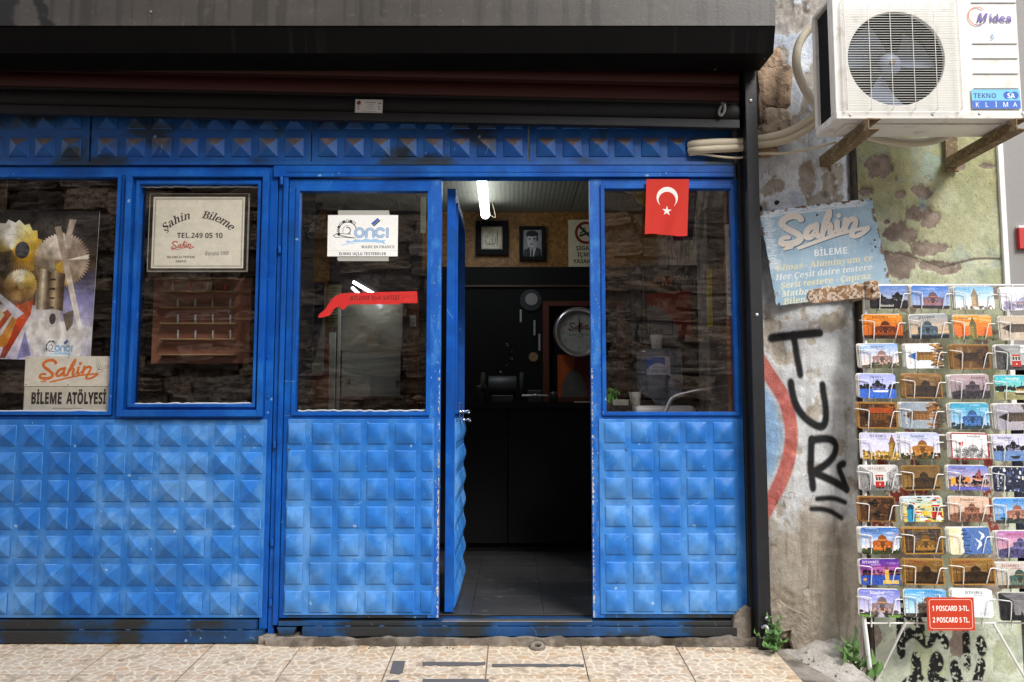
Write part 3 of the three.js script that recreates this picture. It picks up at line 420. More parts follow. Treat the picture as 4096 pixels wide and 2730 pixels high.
{
  const g = thing('green_plaster_wall', 'pale green plaster wall with brown peeling patches and black spray paint', 'wall');
  const x0 = PILLAR_R - 0.004, y0 = -0.3, y1 = 3.35;
  const gp = (x, y) => [2996 + 0.4675 * x, 1997 + 0.4675 * y], up = (x, y) => [2996 + 0.4675 * x, 650 + 0.4675 * y];
  const patches = [[1140, 60, 115, 95], [1310, 275, 52, 36], [1480, 245, 86, 60], [1440, 430, 110, 72], [1560, 490, 85, 75], [1300, 610, 112, 78], [1520, 730, 125, 58], [1640, 890, 170, 48], [1290, 880, 120, 110], [1010, 260, 70, 42], [1180, 510, 24, 18], [1790, 30, 60, 30], [2040, 30, 60, 26], [1330, 1180, 90, 100], [2120, 1130, 50, 50], [1420, 1500, 120, 90], [2000, 1480, 120, 60]].map(([x, y, a, b]) => [...up(x, y), a * 0.4675, b * 0.4675]);
  const low = [[1800, 1240, 80, 110], [1080, 1160, 40, 90], [1450, 480, 260, 120], [1950, 650, 220, 160], [1700, 100, 160, 120]].map(([x, y, a, b]) => [...gp(x, y), a * 0.4675, b * 0.4675]);
  const [geo, tex] = plasterFace(x0, GREEN_R, y0, y1, 0.02, () => 0.02, 90, 320, 480, 1500, [
    (c, T, S) => blurred(c, 1.6, () => {
      const s = (pts, w) => stroke(c, T, S, pts.map((p) => gp(...p)), w * 0.47);
      s([[1290, 900], [1300, 1100], [1305, 1310]], 66); s([[1330, 1185], [1390, 1130], [1450, 1160], [1510, 1235], [1560, 1225], [1600, 1120], [1640, 1160], [1690, 1240]], 52); s([[1300, 930], [1420, 1000], [1470, 1110]], 70);
      s([[1858, 1130], [1866, 1280], [1870, 1420]], 54); s([[1985, 1245], [1995, 1275]], 78); s([[1430, 1375], [1440, 1430], [1440, 1490]], 72); s([[1330, 1590], [1400, 1530], [1480, 1545]], 40);
      s([[1560, 1500], [1570, 1380], [1620, 1345], [1650, 1410], [1590, 1480], [1540, 1520], [1640, 1560], [1690, 1600]], 52); s([[1765, 1455], [1785, 1530], [1800, 1600]], 82); s([[1990, 1425], [1970, 1500], [1945, 1600]], 70);
    }),
    (c, T, S) => blurred(c, 1.2, () => { const s = (pts, w) => stroke(c, T, S, pts, w); s([[3530, 1855], [3545, 1920], [3570, 1990], [3700, 1985]], 40); s([[3640, 1700], [3650, 1790], [3665, 1880]], 34); s([[3850, 1790], [3850, 1860]], 40); s([[3960, 1800], [3940, 1990], [3980, 2120]], 34); s([[3420, 2085], [3560, 2095]], 26); }),
    (c, T, S) => blurred(c, 0.8, () => { stroke(c, T, S, [up(2150, 825), up(1970, 815), up(1830, 850), up(1640, 900)], 5); stroke(c, T, S, [up(1260, 770), up(1400, 800), up(1640, 890)], 3); }),
  ], (px, py, [black, red, crack]) => {
    const n1 = fbm(px / 160, py / 160, 5, 101), n2 = fbm(px / 30, py / 30, 4, 102), n3 = fbm(px / 7, py / 7, 2, 103), warp = (n1 - 0.5) * 500;
    let c = mix3([158, 156, 116], [184, 186, 158], sstep(700, 1050, py + warp)), h = 0; c = mix3(c, [192, 198, 180], 0.8 * sstep(1900, 2350, py + warp * 0.6));
    c = mix3(c, [142, 146, 106], 0.5 * sstep(0.52, 0.68, fbm(px / 90, py / 140, 5, 110))); c = mix3(c, [148, 158, 146], 0.5 * sstep(0.6, 0.72, fbm(px / 80, py / 80, 5, 120)));
    for (const [x, y, rx, ry] of patches.concat(low)) { const b = blob(px, py, x, y, rx * 1.1, ry * 1.1, 130); if (b > 0) { c = mix3(c, mix3([112, 94, 84], [152, 136, 124], n2), b * 0.9); h -= b * 0.004; } }
    for (const [x, y, rx, ry] of [[...up(1490, 345), 22, 40], [...up(1545, 40), 40, 44]]) c = mix3(c, [140, 162, 160], 0.6 * blob(px, py, x, y, rx, ry, 140));
    const mid = sstep(1500, 1600, py + warp * 0.3) * sstep(2480, 2400, py), bare = sstep(0.52, 0.58, fbm(px / 70, py / 70, 5, 150)) * mid; c = mix3(c, mix3([110, 102, 94], [150, 142, 132], n2), bare * 0.85); h -= bare * 0.003;
    const speck = sstep(0.7, 0.76, fbm(px / 9, py / 12, 3, 160)) * 0.4 * sstep(0.45, 0.6, fbm(px / 120, py / 120, 3, 165)); c = mix3(c, [116, 104, 92], speck);
    const bite = sstep(0.36, 0.44, fbm(px / 11, py / 11, 4, 170)); c = mix3(c, [132, 40, 32], red * 0.85 * bite); c = mix3(c, [14, 15, 15], Math.min(1, black * 1.1) * bite); c = mix3(c, [96, 84, 74], crack * 0.9); h -= crack * 0.005;
    const k = 0.86 + 0.18 * n2 + 0.1 * n3; h += 0.003 * (n2 - 0.5);
    return [[c[0] * k, c[1] * k, c[2] * k].map((q) => Math.min(255, q)), h];
  });
  add(g, 'plaster_face', geo, new THREE.MeshStandardMaterial({ map: tex, roughness: 0.93, bumpMap: texOf2(noiseBump, 2.6, 11), bumpScale: 0.0035 }));
  add(g, 'masonry_core', bx(x0 - 0.002, GREEN_R, y0, 4.4, -0.3, 0.008, 0.003), M.concrete);
  add(g, 'edge_trim', bx(GREEN_R + 0.001, X(4018, 700, 0.03), y0 + 1.3, 4.4, -0.1, 0.035, 0.003), M.white);
}
{
  const g = thing('grey_side_wall', 'smooth grey wall panel beyond the white edge strip', 'wall');
  const m = std([0.27, 0.255, 0.24], 0.7, 0, { bumpMap: noiseBump, bumpScale: 0.001 });
  add(g, 'wall_panel', bx(X(4020, 700, 0.03), 4.6, Y(1470, 0), 4.4, -0.3, 0.01), m);
  add(g, 'side_jamb', bx(4.3, 4.6, -0.4, Y(1472, 0), -0.3, 0.01), m);
  const x0 = X(4020, 700, 0.03), yt = Y(1470, 0); add(g, 'passage_back', bx(x0 - 0.1, 4.6, -0.4, yt + 0.1, -3.4, -3.3, 0), m); add(g, 'passage_side', bx(x0 - 0.12, x0 - 0.02, -0.4, yt + 0.1, -3.3, -0.302, 0), m); add(g, 'passage_side', bx(4.5, 4.6, -0.4, yt + 0.1, -3.3, -0.302, 0), m); add(g, 'passage_ceiling', bx(x0 - 0.1, 4.6, yt + 0.102, yt + 0.2, -3.3, -0.302, 0), m); for (let i = 0; i < 9; i++) { const xx = x0 + 0.04 + i * 0.1; add(g, 'hanging_cloth', bx(xx, xx + 0.07, 0.1 + 0.1 * (i % 3), yt - 0.1, -0.6, -0.4, 0.02), std([[0.02, 0.02, 0.03], [0.05, 0.012, 0.02], [0.015, 0.02, 0.035]][i % 3], 0.95)); }
}
{ const g = thing('red_wall_plate', 'small red plate with white top fixed to the smooth grey wall', 'sign'); add(g, 'red_body', bx(X(4078, 950, 0.03), X(4078, 950, 0.03) + 0.12, Y(995, 0.03), Y(912, 0.03), 0.01, 0.032), std([0.5, 0.02, 0.02], 0.45)); add(g, 'white_cap', bx(X(4078, 950, 0.03), X(4078, 950, 0.03) + 0.12, Y(911.5, 0.03), Y(903, 0.03), 0.01, 0.03), M.white); }
struct('wall', bx(LEFT_END - 3.2, 1.2, Y(430), 5.2, -0.3, -0.062, 0), M.concrete).userData = { label: 'rendered wall above the shutter housing', category: 'wall' };
struct('wall', bx(LEFT_END - 3.2, LEFT_END - 0.002, -0.3, Y(100) - 0.002, -0.3, 0.02, 0), M.concrete).userData = { label: 'plain rendered wall beside the poster window end', category: 'wall' };

// ---------------------------------------------------------------- pavement
const TILE = 0.44;
const tileAtlas = (() => { // crazy-paving print of four tiles
  const N = 1024, H = 512, out = new Uint8Array(N * N * 4);
  for (let q = 0; q < 4; q++) {
    const pts = [], gx = 10, gy = 10; for (let j = 0; j < gy; j++) for (let i = 0; i < gx; i++) pts.push([(i + 0.5 + rnd(-0.4, 0.4) + (j % 2) * 0.4) / gx, (j + 0.5 + rnd(-0.38, 0.38)) / gy, rnd(), rnd()]);
    for (let y = 0; y < H; y++) for (let x = 0; x < H; x++) {
      const u = x / H + 0.006 * (fbm(x / 30, y / 30, 2, q) - 0.5) * 2, v = y / H + 0.008 * (fbm(x / 30, y / 30, 2, q + 9) - 0.5) * 2; let d1 = 9, d2 = 9, k1 = 0;
      const bi = Math.floor(u * gx), bj = Math.floor(v * gy);
      for (let jj = bj - 2; jj <= bj + 2; jj++) for (let ii = bi - 2; ii <= bi + 2; ii++) { if (ii < 0 || jj < 0 || ii >= gx || jj >= gy) continue; const p = pts[jj * gx + ii], dx = (u - p[0]) * 0.85, dy = (v - p[1]) * 1.2, d = Math.sqrt(dx * dx + dy * dy); if (d < d1) { d2 = d1; d1 = d; k1 = jj * gx + ii; } else if (d < d2) d2 = d; }
      const line = sstep(0.019, 0.009, d2 - d1), p = pts[k1], n = fbm(x / 14, y / 22, 4, q + 40);
      let c = mix3([186, 164, 138], [194, 178, 158], p[2]); if (p[3] > 0.82) c = mix3(c, [186, 150, 116], 0.45); c = c.map((e) => e * (0.86 + 0.24 * n)); c = mix3(c, [214, 202, 180], line * 0.9);
      const dirt = sstep(0.6, 0.78, fbm(x / 60, y / 60, 5, q + 80)) * 0.35; c = mix3(c, [110, 94, 76], dirt * 1.3);
      const o = (((q >> 1) * H + y) * N + (q & 1) * H + x) * 4; out[o] = c[0]; out[o + 1] = c[1]; out[o + 2] = c[2]; out[o + 3] = 255;
    }
  }
  const t = new THREE.DataTexture(out, N, N); t.magFilter = THREE.LinearFilter; t.colorSpace = THREE.SRGBColorSpace; t.needsUpdate = true; return t;
})();
M.paveTile = new THREE.MeshStandardMaterial({ map: tileAtlas, roughness: 0.5, bumpMap: fineBump, bumpScale: 0.0008 });
function tileGeo(c, thick, u0, v0, flip) { // c: four [x, z] corners, counter-clockwise seen from above
  const xs = c.map((p) => p[0]), zs = c.map((p) => p[1]), mx = Math.min(...xs), mz = Math.min(...zs), pos = [], uv = [], nrm = [];
  const top = c.map(([x, z]) => [x, paveY(z), z]), bot = c.map(([x, z]) => [x, paveY(z) - thick, z]), U = ([x, , z]) => { let a = (x - mx) / TILE, b = (z - mz) / TILE; if (flip & 1) a = 1 - a; if (flip & 2) b = 1 - b; return [u0 + 0.5 * Math.min(0.995, Math.max(0.005, a)), v0 + 0.5 * Math.min(0.995, Math.max(0.005, b))]; };
  const tri = (...v) => v.forEach((p) => { pos.push(...p); uv.push(...U(p)); });
  tri(top[0], top[1], top[2]); tri(top[0], top[2], top[3]); for (let i = 0; i < 4; i++) { const j = (i + 1) % 4; tri(top[i], bot[i], bot[j]); tri(top[i], bot[j], top[j]); }
  const g = new THREE.BufferGeometry(); g.setAttribute('position', new THREE.Float32BufferAttribute(pos, 3)); g.setAttribute('uv', new THREE.Float32BufferAttribute(uv, 2)); g.computeVertexNormals(); return g;
}
{
  const g = structGroup('pavement'), gap = 0.006;
  const bedPts = [[-3.6, -0.02], [1.2, -0.02], [1.42, 1.75], [-3.6, 1.75]];
  add(g, 'mortar_bed', (() => { const b = tileGeo([[-3.6, 0.0], [-3.6, 1.75], [1.75, 1.75], [1.2, 0.0]], 0.12, 0, 0, 0); b.translate(0, -0.004, 0); return uvm(b); })(), M.concrete);
  const joints = [851, 1206, 1584, 1953, 2323, 2701].map((p) => onPavement(p, 2584).x), xs = [...joints]; while (xs[0] > -3.6) xs.unshift(xs[0] - TILE); xs.push(xs[xs.length - 1] + TILE);
  const z1 = onPavement(2000, 2702).z, zs = [0.012, z1, z1 + TILE, z1 + 2 * TILE, z1 + 3 * TILE];
  const edgeA = onPavement(3098, 2638), edgeB = onPavement(3172, 2730), edgeX = (z) => edgeA.x + (z - edgeA.z) * (edgeB.x - edgeA.x) / (edgeB.z - edgeA.z);
  for (let j = 0; j < zs.length - 1; j++) for (let i = 0; i < xs.length - 1; i++) {
    let a = xs[i] + gap / 2, b = xs[i + 1] - gap / 2; let z0 = zs[j] + gap / 2; const zz = zs[j + 1] - gap / 2;
    if (j === 0 && a > X(1130, 2580)) z0 = 0.045 + (a > 0.6 ? 0.02 : 0); const last = i === xs.length - 2; const bT = last ? Math.max(b, edgeX(z0)) : b, bB = last ? Math.max(b, edgeX(zz)) : b;
    const q = (rnd() * 4) | 0; add(g, 'tile', tileGeo([[a, z0], [a, zz], [bB, zz], [bT, z0]], 0.012, (q & 1) * 0.5, (q >> 1) * 0.5, (rnd() * 4) | 0), M.paveTile);
  }
}
const groundHeight = (x, z) => { // broken concrete beside the tiles, rising to the foot of the pillar
  const n = fbm(x * 7 + 3, z * 7, 5, 700) - 0.5, m = fbm(x * 30, z * 30, 3, 710) - 0.5; return paveY(z) - 0.022 + 0.05 * n + 0.024 * m + 0.05 * sstep(0.2, 0.03, z) * sstep(1.25, 1.4, x) - 0.2 * sstep(1.5, 1.66, x + n * 0.12);
};
{
  const nx = 90, nz = 80, pos = [], idx = [], x0 = 1.12, x1 = 4.6, z0 = -0.06, z1 = 1.75;
  for (let j = 0; j <= nz; j++) for (let i = 0; i <= nx; i++) { const x = lerp(x0, x1, Math.pow(i / nx, 1.7)), z = lerp(z0, z1, Math.pow(j / nz, 1.3)); pos.push(x, groundHeight(x, z), z); }
  for (let j = 0; j < nz; j++) for (let i = 0; i < nx; i++) { const a = j * (nx + 1) + i; idx.push(a, a + nx + 1, a + nx + 2, a, a + nx + 2, a + 1); }
  const g = new THREE.BufferGeometry(); g.setAttribute('position', new THREE.Float32BufferAttribute(pos, 3)); g.setIndex(idx); g.computeVertexNormals(); uvm(g); struct('broken_ground', g, M.slab);
}
{ // loose grit and pebbles on the broken ground
  const N = 260, m = new THREE.InstancedMesh(new THREE.DodecahedronGeometry(1, 0), M.stone, N), d = new THREE.Object3D();
  for (let i = 0; i < N; i++) { const x = i < 170 ? rnd(1.22, 1.7) : rnd(-1.15, 1.15), z = i < 170 ? 0.02 + Math.pow(rnd(), 1.4) * 0.55 : rnd(0.055, 0.1), s = 0.0015 + 0.006 * Math.pow(rnd(), 3); d.position.set(x, (i < 170 ? groundHeight(x, z) : paveY(z)) + s * 0.4, z); d.scale.set(s, s * rnd(0.5, 0.9), s * rnd(0.7, 1.2)); d.rotation.set(rnd(3), rnd(3), rnd(3)); d.updateMatrix(); m.setMatrixAt(i, d.matrix); }
  m.name = 'grit'; m.userData = { kind: 'stuff', label: 'loose grit and pebbles along the foot of the wall', category: 'grit' }; m.castShadow = m.receiveShadow = true; scene.add(m);
}
struct('kerb', bx(-9, 9, paveY(1.75) - 0.21, paveY(1.75) - 0.002, 1.755, 1.9, 0.01), M.slab);
struct('street', (() => { const p = new THREE.PlaneGeometry(120, 120, 1, 1); p.rotateX(-Math.PI / 2); p.translate(0, paveY(1.75) - 0.2, 0); return uvm(p); })(), new THREE.MeshStandardMaterial({ map: concreteMap, color: rgb(0.6, 0.6, 0.6), roughness: 0.95 }));
function subdivide(g, n) { let q = g.index ? g.toNonIndexed() : g; for (let k = 0; k < n; k++) { const p = q.attributes.position, out = []; for (let i = 0; i < p.count; i += 3) { const a = V3().fromBufferAttribute(p, i), b = V3().fromBufferAttribute(p, i + 1), c = V3().fromBufferAttribute(p, i + 2), L = [a.distanceTo(b), b.distanceTo(c), c.distanceTo(a)], m = Math.max(...L); if (m < 0.012) { out.push(a, b, c); continue; } const ab = a.clone().lerp(b, 0.5), bc = b.clone().lerp(c, 0.5), ca = c.clone().lerp(a, 0.5); out.push(a, ab, ca, ab, b, bc, ca, bc, c, ab, bc, ca); } q = new THREE.BufferGeometry(); q.setAttribute('position', new THREE.Float32BufferAttribute(out.flatMap((v) => [v.x, v.y, v.z]), 3)); } q.computeVertexNormals(); return q; }
function rough(g, amt, fr, s) { const p = g.attributes.position, n = g.attributes.normal; for (let i = 0; i < p.count; i++) { const x = p.getX(i), y = p.getY(i), z = p.getZ(i), k = amt * (fbm(x * fr + 9, (y + z * 1.3) * fr + 5, 5, s) - 0.5) * 2; p.setXYZ(i, x + k * 0.3, y + k * 0.7, z + k); } g.computeVertexNormals(); return uvm(g); }
{ // rough concrete kerb under the threshold
  const x0 = X(1075, 2560), x1 = 1.165, y0 = paveY(0.06) - 0.02, y1 = Y(2541), b = new THREE.BoxGeometry(x1 - x0, y1 - y0, 0.1, 260, 6, 8); b.translate((x0 + x1) / 2, (y0 + y1) / 2, 0.005);
  solo('threshold_kerb', 'rough broken concrete kerb under the worn blue threshold', 'kerb', rough(b, 0.022, 14, 800), M.concrete);
  const slabOf = (pts, z0, z1, amt, fr, sd) => { const q = prism(pts, z0, z1, 0.004), p = q.attributes.position; const fine = subdivide(q, 3); return rough(fine, amt, fr, sd); };
  const pp = (list, z) => list.map(([x, y]) => { const p = P(x, y, z); return [p.x, p.y]; });
  solo('mortar_lump', 'flat brown mortar patch filling the broken corner under the flag door', 'mortar', slabOf(pp([[2942, 2470], [2962, 2446], [2986, 2430], [3000, 2436], [3004, 2600], [2938, 2596], [2936, 2500]], 0.03), -0.01, 0.034, 0.007, 30, 810), M.concrete);
  const bed = new THREE.BoxGeometry(X(1190, 2560) - X(1040, 2560), 0.05, 0.07, 30, 6, 8); bed.translate(X(1118, 2560), paveY(0.03) + 0.012, 0.0);
  solo('mortar_rubble', 'crumbled mortar rubble at the foot of the blue door post', 'mortar', rough(bed, 0.03, 24, 820), M.concrete);
  const ring = new THREE.TorusGeometry(0.024, 0.011, 10, 24); ring.rotateX(-1.35); const c = onPavement(2150, 2596); ring.translate(c.x, c.y + 0.008, c.z);
  solo('drain_hole', 'small mortared drain hole at the edge of the tiles', 'drain', rough(ring, 0.008, 40, 830), M.concrete);
  solo('loose_plaster', 'ragged slab of fallen plaster at the foot of the pillar', 'plaster', slabOf(pp([[3086, 2420], [3120, 2400], [3150, 2432], [3190, 2452], [3230, 2470], [3262, 2490], [3276, 2530], [3254, 2562], [3236, 2590], [3180, 2600], [3165, 2560], [3170, 2520], [3130, 2530], [3092, 2500]], 0.07), 0.03, 0.068, 0.012, 22, 840), new THREE.MeshStandardMaterial({ map: slabMap, color: rgb(0.72, 0.66, 0.58), roughness: 0.95, bumpMap: noiseBump, bumpScale: 0.006 }));
}
{ // remains of dark tape on the tiles
  const tape = (pts, label) => { const q = pts.map(([x, y]) => onPavement(x, y, 0.003)), pos = [], idx = []; q.forEach((p) => pos.push(p.x, p.y, p.z)); q.forEach((p) => pos.push(p.x, p.y - 0.0022, p.z)); const n = q.length, tri = THREE.ShapeUtils.triangulateShape(q.map((p) => new THREE.Vector2(p.x, p.z)), []); tri.forEach(([a, b, c]) => { idx.push(a, c, b); }); for (let i = 0; i < n; i++) { const j = (i + 1) % n; idx.push(i, j, i + n, j, j + n, i + n); } const g = new THREE.BufferGeometry(); g.setAttribute('position', new THREE.Float32BufferAttribute(pos, 3)); g.setIndex(idx); const f = g.toNonIndexed(); f.computeVertexNormals(); solo('tape_strip', label, 'tape', uvm(f), std([0.09, 0.085, 0.088], 0.85, 0, { bumpMap: noiseBump, bumpScale: 0.001 }), 'dark tape strips on the tiles'); };
  const strip = (x0, x1, y0, y1, k) => { const a = []; const n = 14; for (let i = 0; i <= n; i++) a.push([lerp(x0, x1, i / n), y0 + (i > n * 0.5 ? rnd(-1, 2) : 0)]); for (let i = n; i >= 0; i--) a.push([lerp(x0, x1, i / n), y1 + rnd(-k, k)]); return a; };
  tape([[1572, 2645], [1620, 2645], [1611, 2690], [1598, 2697], [1558, 2694]], 'dark square tape patch on the beige tiles');
  tape(strip(1690, 1940, 2649, 2663, 3), 'long dark tape strip beside the square tape patch'); tape(strip(1968, 2336, 2657, 2667, 3), 'ragged dark tape strip below the drain hole');
  tape(strip(1690, 1955, 2717, 2731, 2), 'wide dark tape strip between the two tape rows and street'); tape([[1545, 2722], [1597, 2722], [1590, 2760], [1536, 2760]], 'lower dark tape patch in line with the square one');
}
// ---------------------------------------------------------------- the other side of the narrow street (mirrored in the panes and the lacquer)
{
  const z = 5.6, top = 4.3, bottom = paveY(1.75) - 0.2, g = thing('stone_street_wall', 'rough stone wall of the building across the street', 'wall');
  { const nx = 150, ny = 70, pos = [], idx = []; for (let j = 0; j <= ny; j++) for (let i = 0; i <= nx; i++) { const x = lerp(-10, 5, i / nx), y = lerp(bottom, top, j / ny); pos.push(x, y, z - 0.09 * (fbm(x * 2.2, y * 7, 5, 880) - 0.4) + 0.02); } for (let j = 0; j < ny; j++) for (let i = 0; i < nx; i++) { const a = j * (nx + 1) + i; idx.push(a, a + nx + 2, a + 1, a, a + nx + 1, a + nx + 2); } const q = new THREE.BufferGeometry(); q.setAttribute('position', new THREE.Float32BufferAttribute(pos, 3)); q.setIndex(idx); q.computeVertexNormals(); add(g, 'rubble_face', uvm(q), M.stone); }
  add(g, 'wall_core', bx(-10, 5, bottom, top, z + 0.12, z + 0.4, 0), M.stoneDark);
  const variants = Array.from({ length: 10 }, (_, s) => { const q = new THREE.BoxGeometry(1, 1, 1, 12, 6, 2), p = q.attributes.position; for (let i = 0; i < p.count; i++) { const x = p.getX(i), y = p.getY(i), zz = p.getZ(i), k = 0.8 + 0.62 * (fbm(x * 3 + s * 5, y * 2 + zz * 2 + s, 5, 900 + s) - 0.45); p.setXYZ(i, x * k, y * k * (1 - 0.35 * Math.abs(x) * ((s % 3) / 2)), zz * (0.7 + 1.5 * (fbm(x * 5 + s, y * 5, 5, 950 + s) - 0.35))); } q.computeVertexNormals(); return q; });
  let y = 0.75, n = 0; const tone = (r, gg, bb) => new THREE.MeshStandardMaterial({ map: stoneMap, color: rgb(r, gg, bb), roughness: 0.95, bumpMap: noiseBump, bumpScale: 0.012 }), mats = [M.stone, M.stoneDark, M.stoneWarm, tone(0.35, 0.3, 0.27), tone(1.25, 1.12, 1.0)];
  while (y < top && n < 300) { const h = rnd(0.12, 0.3); let x = -7.6 + rnd(0.5); while (x < 3.6 && n < 300) { const w = rnd(0.3, 1.0), hh = h * rnd(0.7, 1.25); if (rnd() < 0.86) { const m = add(g, 'stone', variants[(rnd() * 10) | 0], mats[(rnd() * 5) | 0]); m.position.set(x + w / 2, y + h / 2 + rnd(-0.05, 0.05), z - 0.01); m.scale.set(w * 1.12 * (rnd() < 0.5 ? -1 : 1), hh * 1.15, rnd(0.1, 0.26)); m.rotation.z = rnd(-0.1, 0.1); n++; } x += w; } y += h; }
  const b = thing('brown_house', 'tall brown plaster house rising above the stone wall across the street', 'building'), pl = new THREE.MeshStandardMaterial({ map: concreteMap, color: rgb(1, 0.86, 0.72), roughness: 0.95 });
  add(b, 'wall', bx(-10, 1.9, top + 0.002, 10.5, z + 0.02, z + 0.4, 0), pl);
  for (const x of [-6.5, -8.6]) { const w = add(b, 'window_frame', frameGeo(x, x + 1.2, 4.9, 6.6, 0.08, 0.08, 0.08, 0.08, z - 0.05, z + 0.06), M.darkWood); add(w, 'pane', bx(x + 0.08, x + 1.12, 4.98, 6.52, z - 0.01, z + 0.012, 0), std([0.012, 0.013, 0.016], 0.1)); }
  add(b, 'downpipe', cyl(V3(-4.9, top, z - 0.06), V3(-4.9, 10.5, z - 0.06), 0.06), M.darkWood);
}
// ---------------------------------------------------------------- inside the shop
const FLOOR = Y(2476), CEIL = Y(850, -2.5), BACK = -2.5, ROOM_L = LEFT_END - 0.02, ROOM_R = 1.19;
{
  const f = structGroup('shop_floor'); add(f, 'screed', bx(ROOM_L, ROOM_R, -0.3, FLOOR - 0.006, BACK, -0.071, 0), M.matteBlack);
  const xs = []; for (let x = X(1881, 2469) - 0.35 * 7; x < ROOM_R; x += 0.35) xs.push(x); const zs = []; for (let z = -0.075; z > BACK; z -= 0.35) zs.push(z);
  for (const z of zs) for (const x of xs) { const x1 = Math.min(x + 0.348, ROOM_R), z0 = Math.max(z - 0.348, BACK), x0 = Math.max(x, ROOM_L); if (x1 - x0 > 0.02) add(f, 'floor_tile', bx(x0, x1, FLOOR - 0.006, FLOOR, z0, z, 0.001), M.floorTile); }
  const c = structGroup('ceiling'); add(c, 'slab', bx(ROOM_L, ROOM_R, CEIL + 0.012, CEIL + 0.2, BACK, -0.31, 0), M.concrete);
  const jx = X(2280, 846, -2.5), cx = [ROOM_L, jx - 1.2 * 2, jx - 1.2, jx, ROOM_R], cz = [-0.31, -0.7, -1.3, -1.9, BACK];
  for (let i = 0; i < 4; i++) for (let j = 0; j < 4; j++) add(c, 'ceiling_panel', bx(cx[i] + 0.003, cx[i + 1] - 0.003, CEIL, CEIL + 0.01, cz[j + 1] + 0.003, cz[j] - 0.003, 0.002), M.ceiling);
  const w = structGroup('shop_walls');
  add(w, 'back_wall', bx(ROOM_L - 0.2, ROOM_R + 0.2, -0.3, CEIL + 0.2, BACK - 0.2, BACK - 0.001, 0), M.osb);
  add(w, 'left_wall', bx(ROOM_L - 0.2, ROOM_L - 0.001, -0.3, CEIL + 0.2, BACK, -0.07, 0), M.osb);
  add(w, 'right_wall', bx(ROOM_R + 0.001, ROOM_R + 0.2, -0.3, CEIL + 0.2, BACK, -0.31, 0), M.stone);
}
{ // fluorescent batten
  const g = thing('tube_lamp', 'glowing white fluorescent batten under the shop ceiling', 'lamp'), y = CEIL - 0.1, xa = X(1928, 720, -1.2), xb = X(1941, 852, -2.15), za = -0.98, zb = -2.17;
  const glow = new THREE.MeshStandardMaterial({ color: rgb(0.9, 0.95, 1), emissive: rgb(0.9, 0.97, 1), emissiveIntensity: 4, roughness: 0.4 });
  add(g, 'diffuser', wire([V3(xa, y, za), V3(xb, y, zb)], 0.034, 14), glow);
  add(g, 'end_cap', disc(V3(xb, y, zb - 0.006), 0.037, 0.012, 18), M.white); add(g, 'end_cap', disc(V3(xa, y, za + 0.006), 0.037, 0.012, 18), M.white);
  for (const t of [0.12, 0.88]) add(g, 'hanger', bx(lerp(xa, xb, t) - 0.01, lerp(xa, xb, t) + 0.01, y + 0.034, CEIL, lerp(za, zb, t) - 0.01, lerp(za, zb, t) + 0.01, 0.001), M.white);
  add(g, 'power_lead', wire(smoothPts([V3(xb + 0.03, y, zb), V3(xb + 0.075, y - 0.025, zb), V3(xb + 0.07, y + 0.03, zb), V3(xb + 0.05, CEIL, zb)], 16), 0.0028, 5), M.cable);
  const L = new THREE.RectAreaLight(rgb(0.9, 0.97, 1), 5, 0.06, 1.15); L.position.set((xa + xb) / 2, y - 0.037, (za + zb) / 2); L.lookAt((xa + xb) / 2, y - 1, (za + zb) / 2 - 0.0001); L.name = 'tube_light'; g.add(L);
}
const board = (tex) => printed(tex, 0.6);
function framed(name, label, px0, py0, px1, py1, b, z, tex, mat) {
  const g = thing(name, label, 'picture'), x0 = X(px0, py0, z), x1 = X(px1, py0, z), y1 = Y(py0, z), y0 = Y(py1, z);
  add(g, 'frame', frameGeo(x0, x1, y0, y1, b, b, b, b, z - 0.02, z + 0.012), mat); plate(g, 'picture_sheet', x0 + b, x1 - b, y0 + b, y1 - b, z, 0.012, tex, M.matteBlack, 0.35); return g;
}
framed('calligraphy_picture', 'dark framed calligraphy picture on the particle board wall', 1903, 884, 2032, 1021, 0.047, -2.47, texOf(canvas(256, 256, (c) => {
  c.fillStyle = '#b9ab8c'; c.fillRect(0, 0, 256, 256); c.strokeStyle = '#15110c'; c.lineCap = 'round'; c.lineWidth = 4; c.strokeRect(8, 8, 240, 240); c.lineWidth = 9;
  const p = (w, d) => { c.lineWidth = w; c.stroke(new Path2D(d)); }; p(11, 'M198 50 L193 205'); p(10, 'M176 130 C172 200 152 210 138 190 L132 130'); p(10, 'M136 190 C120 212 104 205 98 182 C92 220 66 212 58 176'); p(5, 'M52 160 C44 150 36 170 52 172'); p(4, 'M82 70 L168 40'); p(3, 'M104 84 L160 68'); p(4, 'M128 104 l8 6 M142 102 l6 8'); p(5, 'M36 112 C60 90 60 130 80 108 C72 130 50 128 44 140'); p(3, 'M136 222 l14 -6 M220 230 l4 -20 l10 20');
  grainCanvas(c, 256, 256, 22);
})), M.matteBlack);
